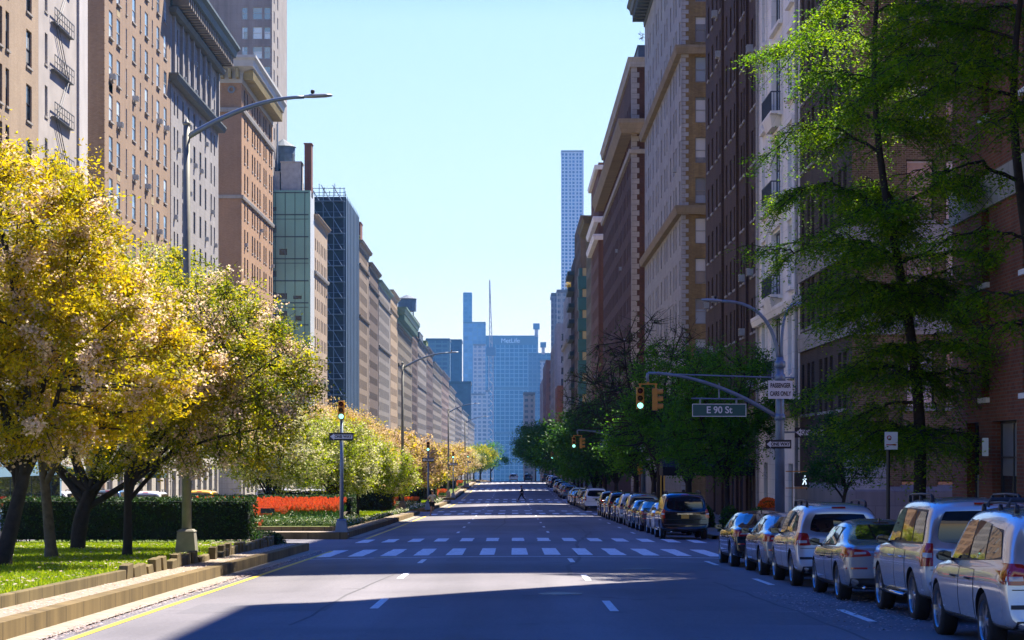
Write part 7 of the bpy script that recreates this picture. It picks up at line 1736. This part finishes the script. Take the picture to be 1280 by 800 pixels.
# placard in the tulips, planters, clipped shrubs by the doorways
sign_board('garden_placard', 'small black placard standing in the red tulips', (-10.9, 93.2, gz(93) + 1.05), .62, .22, m_sb, None, cat='sign')
t = [o for o in bpy.data.objects if o.get('label', '').startswith('small black placard')][0]; mb = MB()
for sx in (-.2, .2): mb.tube([(sx, 0, -.62), (sx, 0, -.08)], .012, 5)
mb.build('stake', m_sb, t, world=False)
x, y = 10.45, 85.2; zz = gz(y) + .15
t = empty('flower_planter', (x, y, zz), 0, 'round terracotta planter heaped with orange flowers by the corner building', 'planter'); mb = MB(); mb.lathe([(.30, 0), (.30, .34), (.20, .36), (.20, .40), (.26, .44), (.33, 1.02), (.37, 1.04), (.37, 1.14), (.32, 1.14), (.30, 1.06)], (x, y, zz), 20); mb.build('pot', plain('terracotta', (.26, .10, .06), .8), t, smooth=True)
rng = np.random.default_rng(3); n = 1500; d_ = rng.normal(size=(n, 3)); d_ /= np.linalg.norm(d_, axis=1)[:, None]; d_[:, 2] = np.abs(d_[:, 2]); link('flowers', leaf_mesh('flowers', d_ * np.array([.42, .42, .42]) * rng.uniform(.85, 1.03, n)[:, None] + [0, 0, 1.12], .07, leafmat('petal_orange', [(.75, .10, .005), (.9, .22, .01)], .3), rng, .3, asp=.9), t)
mb = MB(); mb.lathe([(.36, 1.12), (.30, 1.4), (.002, 1.48)], (x, y, zz), 14); mb.build('foliage', MATS['leaf_street_green'], t)
for i, (x, y, lb) in enumerate(((9.9, 84.4, 'round dark shrub left of the orange flower planter'), (9.6, 92, 'dark clipped shrub behind the black sedan at the kerb'), (9.3, 101, 'second dark clipped shrub along the right kerb'), (9.1, 80.0, 'low yellow green shrub at the corner beyond the black sedan'))):
    shrub(lb, x, y, .55, 1.15 if i < 3 else .8, .10, 1500, lf_deep if i < 3 else lf_spring, 200 + i, gz(y) + .15, 'kerbside_shrub', 'clipped shrubs along the right pavement')
# tree guards / bollards and hydrant like details on the right pavement
x, y = 9.0, 61.5; zz = gz(y) + .15
t = empty('fire_hydrant', (x, y, zz), 0, 'black and silver fire hydrant on the right pavement behind the parked cars', 'hydrant'); mb = MB(); mb.lathe([(.15, 0), (.15, .05), (.10, .07), (.10, .55), (.13, .57), (.13, .62), (.08, .72), (.002, .76)], (x, y, zz), 14); mb.lathe([(.05, -.18), (.06, -.14), (.06, .14), (.05, .18)], (x, y, zz + .45), 10, 'x'); mb.build('barrel', m_sb, t, smooth=True); mb = MB(); mb.lathe([(.002, -.19), (.05, -.19), (.05, -.15)], (x, y, zz + .45), 10, 'y'); mb.build('cap', m_chrome, t)
# street trees and awnings on the far pavement, glimpsed under the cherry crowns
for i, (y, lb) in enumerate(((112, 'dark green awning over a doorway across the avenue, left part'), (139, 'dark green awning across the avenue near the yellow taxi'), (176, 'dark green awning far across the avenue'))):
    zz = gz(y) + .15; t = empty('door_awning', (-30, y, zz), 0, lb, 'awning', 'green awnings across the avenue'); mb = MB(); xf_ = XA if y < 148 else XL
    mb.add([(xf_, y - 1.4, zz + 2.6), (xf_, y + 1.4, zz + 2.6), (xf_, y + 1.4, zz + 3.3), (xf_, y - 1.4, zz + 3.3), (xf_ + 2.7, y - 1.4, zz + 2.6), (xf_ + 2.7, y + 1.4, zz + 2.6), (xf_ + 2.7, y + 1.4, zz + 2.9), (xf_ + 2.7, y - 1.4, zz + 2.9)], [(0, 1, 5, 4), (3, 7, 6, 2), (4, 5, 6, 7), (0, 4, 7, 3), (1, 2, 6, 5)])
    mb.build('canopy', plain('awning_green', (.01, .06, .045), .8, var=0), t); mb = MB()
    for yy in (-1.3, 1.3): mb.tube([(xf_ + 2.6, y + yy, zz), (xf_ + 2.6, y + yy, zz + 2.6)], .03, 6)
    mb.build('post', MATS['brass'], t)
# ------------------------------------------------------------------ people
skin = plain('skin', (.42, .24, .17), .6, var=.05)
def skinned(name, verts, edges, radii, mat, parent, lv=2, root=0):
    me = bpy.data.meshes.new(name); me.from_pydata(verts, edges, []); o = bpy.data.objects.new(name, me); col.objects.link(o)
    o.modifiers.new('s', 'SKIN')
    lay = me.skin_vertices[0].data if me.skin_vertices else None
    if lay is None:
        bm_ = bmesh.new(); bm_.from_mesh(me); bm_.verts.layers.skin.verify(); bm_.to_mesh(me); bm_.free(); lay = me.skin_vertices[0].data
    for i, r_ in enumerate(radii): lay[i].radius = r_ if hasattr(r_, '__len__') else (r_, r_); lay[i].use_root = (i == root)
    ss = o.modifiers.new('b', 'SUBSURF'); ss.levels = lv; ss.render_levels = lv
    dg = bpy.context.evaluated_depsgraph_get(); m2 = bpy.data.meshes.new_from_object(o.evaluated_get(dg)); bpy.data.objects.remove(o)
    m2.materials.clear(); m2.materials.append(mat); m2.polygons.foreach_set('use_smooth', [True] * len(m2.polygons)); m2.name = name
    return link(name, m2, parent)
def chain(V, E, Rd, start, pts, rad):
    prev = start
    for p, r_ in zip(pts, rad):
        V.append(tuple(p)); Rd.append(r_); E.append((prev, len(V) - 1)); prev = len(V) - 1
    return prev
def person(name, label, loc, rot, J, top, bottom, shoe, hair, sleeves, long_legs, top_l=1.0):
    """J: joint positions in metres, figure faces -Y; l / r limbs given as (knee, ankle, toe) and (elbow, wrist)"""
    t = empty(name, loc, rot, label, 'person')
    V = [J['pelvis']]; E = []; Rd = [(.14, .105)]
    sp = chain(V, E, Rd, 0, [J['waist'], J['chest'], J['neck0']], [(.125, .095), (.165, .115), (.085, .075)])
    nk = chain(V, E, Rd, sp, [J['neck'], J['jaw'], J['skull'], J['crown']], [.055, (.066, .075), (.078, .095), (.055, .065)])
    for s_, k in ((-1, 'l'), (1, 'r')):
        hip = Vector(J['pelvis']) + Vector((s_ * .09, 0, -.05)); kn, an, to = J['leg_' + k]
        chain(V, E, Rd, 0, [hip, hip.lerp(Vector(kn), .5), kn, Vector(kn).lerp(Vector(an), .35), an, to], [.095, .082, .058, .056, .036, .032])
        sh = Vector(J['neck0']) + Vector((s_ * .175, 0, -.05)); el, wr = J['arm_' + k]; w_ = Vector(wr); d_ = (w_ - Vector(el)).normalized()
        hd = chain(V, E, Rd, sp, [sh, Vector(sh).lerp(Vector(el), .5), el, w_, w_ + d_ * .06], [.058, .048, .037, .026, (.034, .02)])
        side = d_.cross(Vector((1, 0, 0))).normalized() if abs(d_.x) < .8 else Vector((0, 1, 0)); cu = Vector((-s_ * .5, 0, 0))
        for q, ln in enumerate((.068, .078, .072, .058)):
            o_ = side * (-.027 + .018 * q); b0 = w_ + d_ * .085 + o_
            chain(V, E, Rd, hd, [b0, b0 + d_ * ln * .5, b0 + (d_ + cu * .6).normalized() * ln], [.0085, .008, .007])
        chain(V, E, Rd, hd, [w_ + d_ * .03 - side * .035, w_ + d_ * .07 - side * .05], [.010, .008])
    body = skinned('body', V, E, Rd, skin, t)
    # face: nose, eyes, ears
    c = Vector(J['skull']); mb = MB(); mb.lathe([(.002, -.118), (.012, -.112), (.016, -.09)], (c.x, c.y, c.z - .035), 8, 'y'); mb.build('nose', skin, body, world=False)
    for s_ in (-1, 1):
        mb = MB(); mb.lathe([(.002, -.094), (.011, -.092), (.012, -.085)], (c.x + s_ * .030, c.y, c.z - .005), 8, 'y'); mb.build('eye', plain('eye_dark', (.03, .02, .02), .3, var=0), body, world=False)
    # clothes: same joints, a little fuller
    V = [J['pelvis']]; E = []; Rd = [(.150, .118)]
    sp = chain(V, E, Rd, 0, [J['waist'], J['chest'], tuple(Vector(J['neck0']) - Vector((0, 0, .015)))], [(.145, .115), (.182, .135), (.095, .085)])
    for s_, k in ((-1, 'l'), (1, 'r')):
        sh = Vector(J['neck0']) + Vector((s_ * .178, 0, -.05)); el, wr = J['arm_' + k]; pts = [sh, Vector(sh).lerp(Vector(el), .7)]; rd = [.073, .066]
        if sleeves: pts = [sh, Vector(sh).lerp(Vector(el), .5), el, Vector(el).lerp(Vector(wr), .93)]; rd = [.073, .062, .052, .042]
        chain(V, E, Rd, sp, pts, rd)
    skinned('shirt' if not sleeves else 'jacket', V, E, Rd, top, t)
    pv = Vector(J['pelvis']) + Vector((0, 0, .03)); V = [tuple(pv)]; E = []; Rd = [(.152, .122)]
    for s_, k in ((-1, 'l'), (1, 'r')):
        hip = Vector(J['pelvis']) + Vector((s_ * .09, 0, -.05)); kn, an, to = J['leg_' + k]; pts = [hip, hip.lerp(Vector(kn), .45), hip.lerp(Vector(kn), .82)]; rd = [.112, .105, .098]
        if long_legs: pts = [hip, hip.lerp(Vector(kn), .5), kn, Vector(kn).lerp(Vector(an), .9)]; rd = [.108, .095, .072, .058]
        chain(V, E, Rd, 0, pts, rd)
    skinned('trousers' if long_legs else 'shorts', V, E, Rd, bottom, t)
    for k in 'lr':
        kn, an, to = J['leg_' + k]; a = Vector(an); b_ = Vector(to); d_ = (b_ - a).normalized(); he = a - d_ * .06 + Vector((0, 0, -.035))
        skinned('shoe', [tuple(he), tuple(a + Vector((0, 0, -.03)) + d_ * .04), tuple(b_ + Vector((0, 0, -.0))), tuple(b_ + d_ * .06)], [(0, 1), (1, 2), (2, 3)], [.042, .048, .045, .03], shoe, t, 1)
    c = Vector(J['skull']); mb = MB(); mb.lathe([(.084, -.01), (.090, .04), (.078, .085), (.045, .115), (.002, .122)], (0, 0, 0), 16); mb.v = [(c.x + v[0], c.y + v[1] * 1.15 + .014, c.z + v[2]) for v in mb.v]; mb.build('hair', hair, t, world=False, smooth=True)
    return t
dark = plain('cloth_black', (.010, .010, .013), .9, var=0); greyc = plain('cloth_grey_tee', (.42, .43, .38), .9, var=.08); hair_d = plain('hair_dark', (.02, .014, .010), .7, var=0); shoe_w = plain('shoe_pale', (.5, .5, .5), .6, var=0)
# runner on the gutter beside the median, coming towards us
Jr = dict(pelvis=(0, 0, .96), waist=(0, -.03, 1.10), chest=(0, -.07, 1.32), neck0=(0, -.09, 1.46), neck=(0, -.10, 1.53), jaw=(0, -.125, 1.60), skull=(0, -.12, 1.68), crown=(0, -.11, 1.76),
          leg_l=((-.11, -.16, .56), (-.13, -.08, .10), (-.14, -.20, .05)), leg_r=((.14, .02, .55), (.22, .38, .36), (.24, .44, .24)), arm_l=((-.30, .04, 1.20), (-.20, -.20, 1.14)), arm_r=((.31, .14, 1.22), (.30, -.06, 1.05)))
person('person', 'runner in a grey tee and black shorts jogging along the median kerb', (-5.5, 143.5, rz(-5.5, 143.5)), R(25), Jr, greyc, dark, shoe_w, hair_d, False, False)
# pedestrian in black crossing the avenue, long stride to the left
Jp = dict(pelvis=(0, 0, .92), waist=(0, -.01, 1.06), chest=(0, -.03, 1.30), neck0=(0, -.04, 1.45), neck=(0, -.05, 1.52), jaw=(0, -.075, 1.58), skull=(0, -.07, 1.665), crown=(0, -.06, 1.74),
          leg_l=((-.09, -.24, .52), (-.09, -.44, .09), (-.09, -.58, .07)), leg_r=((.09, .14, .50), (.09, .46, .12), (.09, .40, .04)), arm_l=((-.24, .14, 1.20), (-.24, .20, .94)), arm_r=((.24, -.10, 1.20), (.24, -.24, .96)))
person('person', 'pedestrian dressed in black striding across the avenue on the third crosswalk', (1.08, 228.6, rz(1.08, 228.6)), R(-90), Jp, dark, dark, dark, hair_d, True, True)
Js = dict(Jp); Js['leg_l'] = ((-.1, -.03, .50), (-.1, 0, .09), (-.1, -.12, .05)); Js['leg_r'] = ((.1, -.02, .50), (.1, .02, .09), (.1, -.10, .05)); Js['arm_l'] = ((-.25, .02, 1.20), (-.26, -.05, .94)); Js['arm_r'] = ((.25, .02, 1.20), (.26, -.05, .94))
person('person', 'dark clothed person standing under the black awning', (9.6, 117.5, gz(117.5) + .15), R(40), Js, dark, dark, dark, hair_d, True, True)
# ------------------------------------------------------------------ air
mb = MB(); mb.box(-1500, 1500, -80, 5200, -90, 520)
m, nt, b = _new('air'); nt.nodes.remove(b)
pv = nt.nodes.new('ShaderNodeVolumePrincipled'); pv.inputs['Color'].default_value = (.14, .48, 1.0, 1); pv.inputs['Density'].default_value = .000095; pv.inputs['Anisotropy'].default_value = .0
nt.links.new(pv.outputs[0], nt.nodes['Material Output'].inputs['Volume'])
o = mb.build('haze', m); tag(o, kind='stuff')
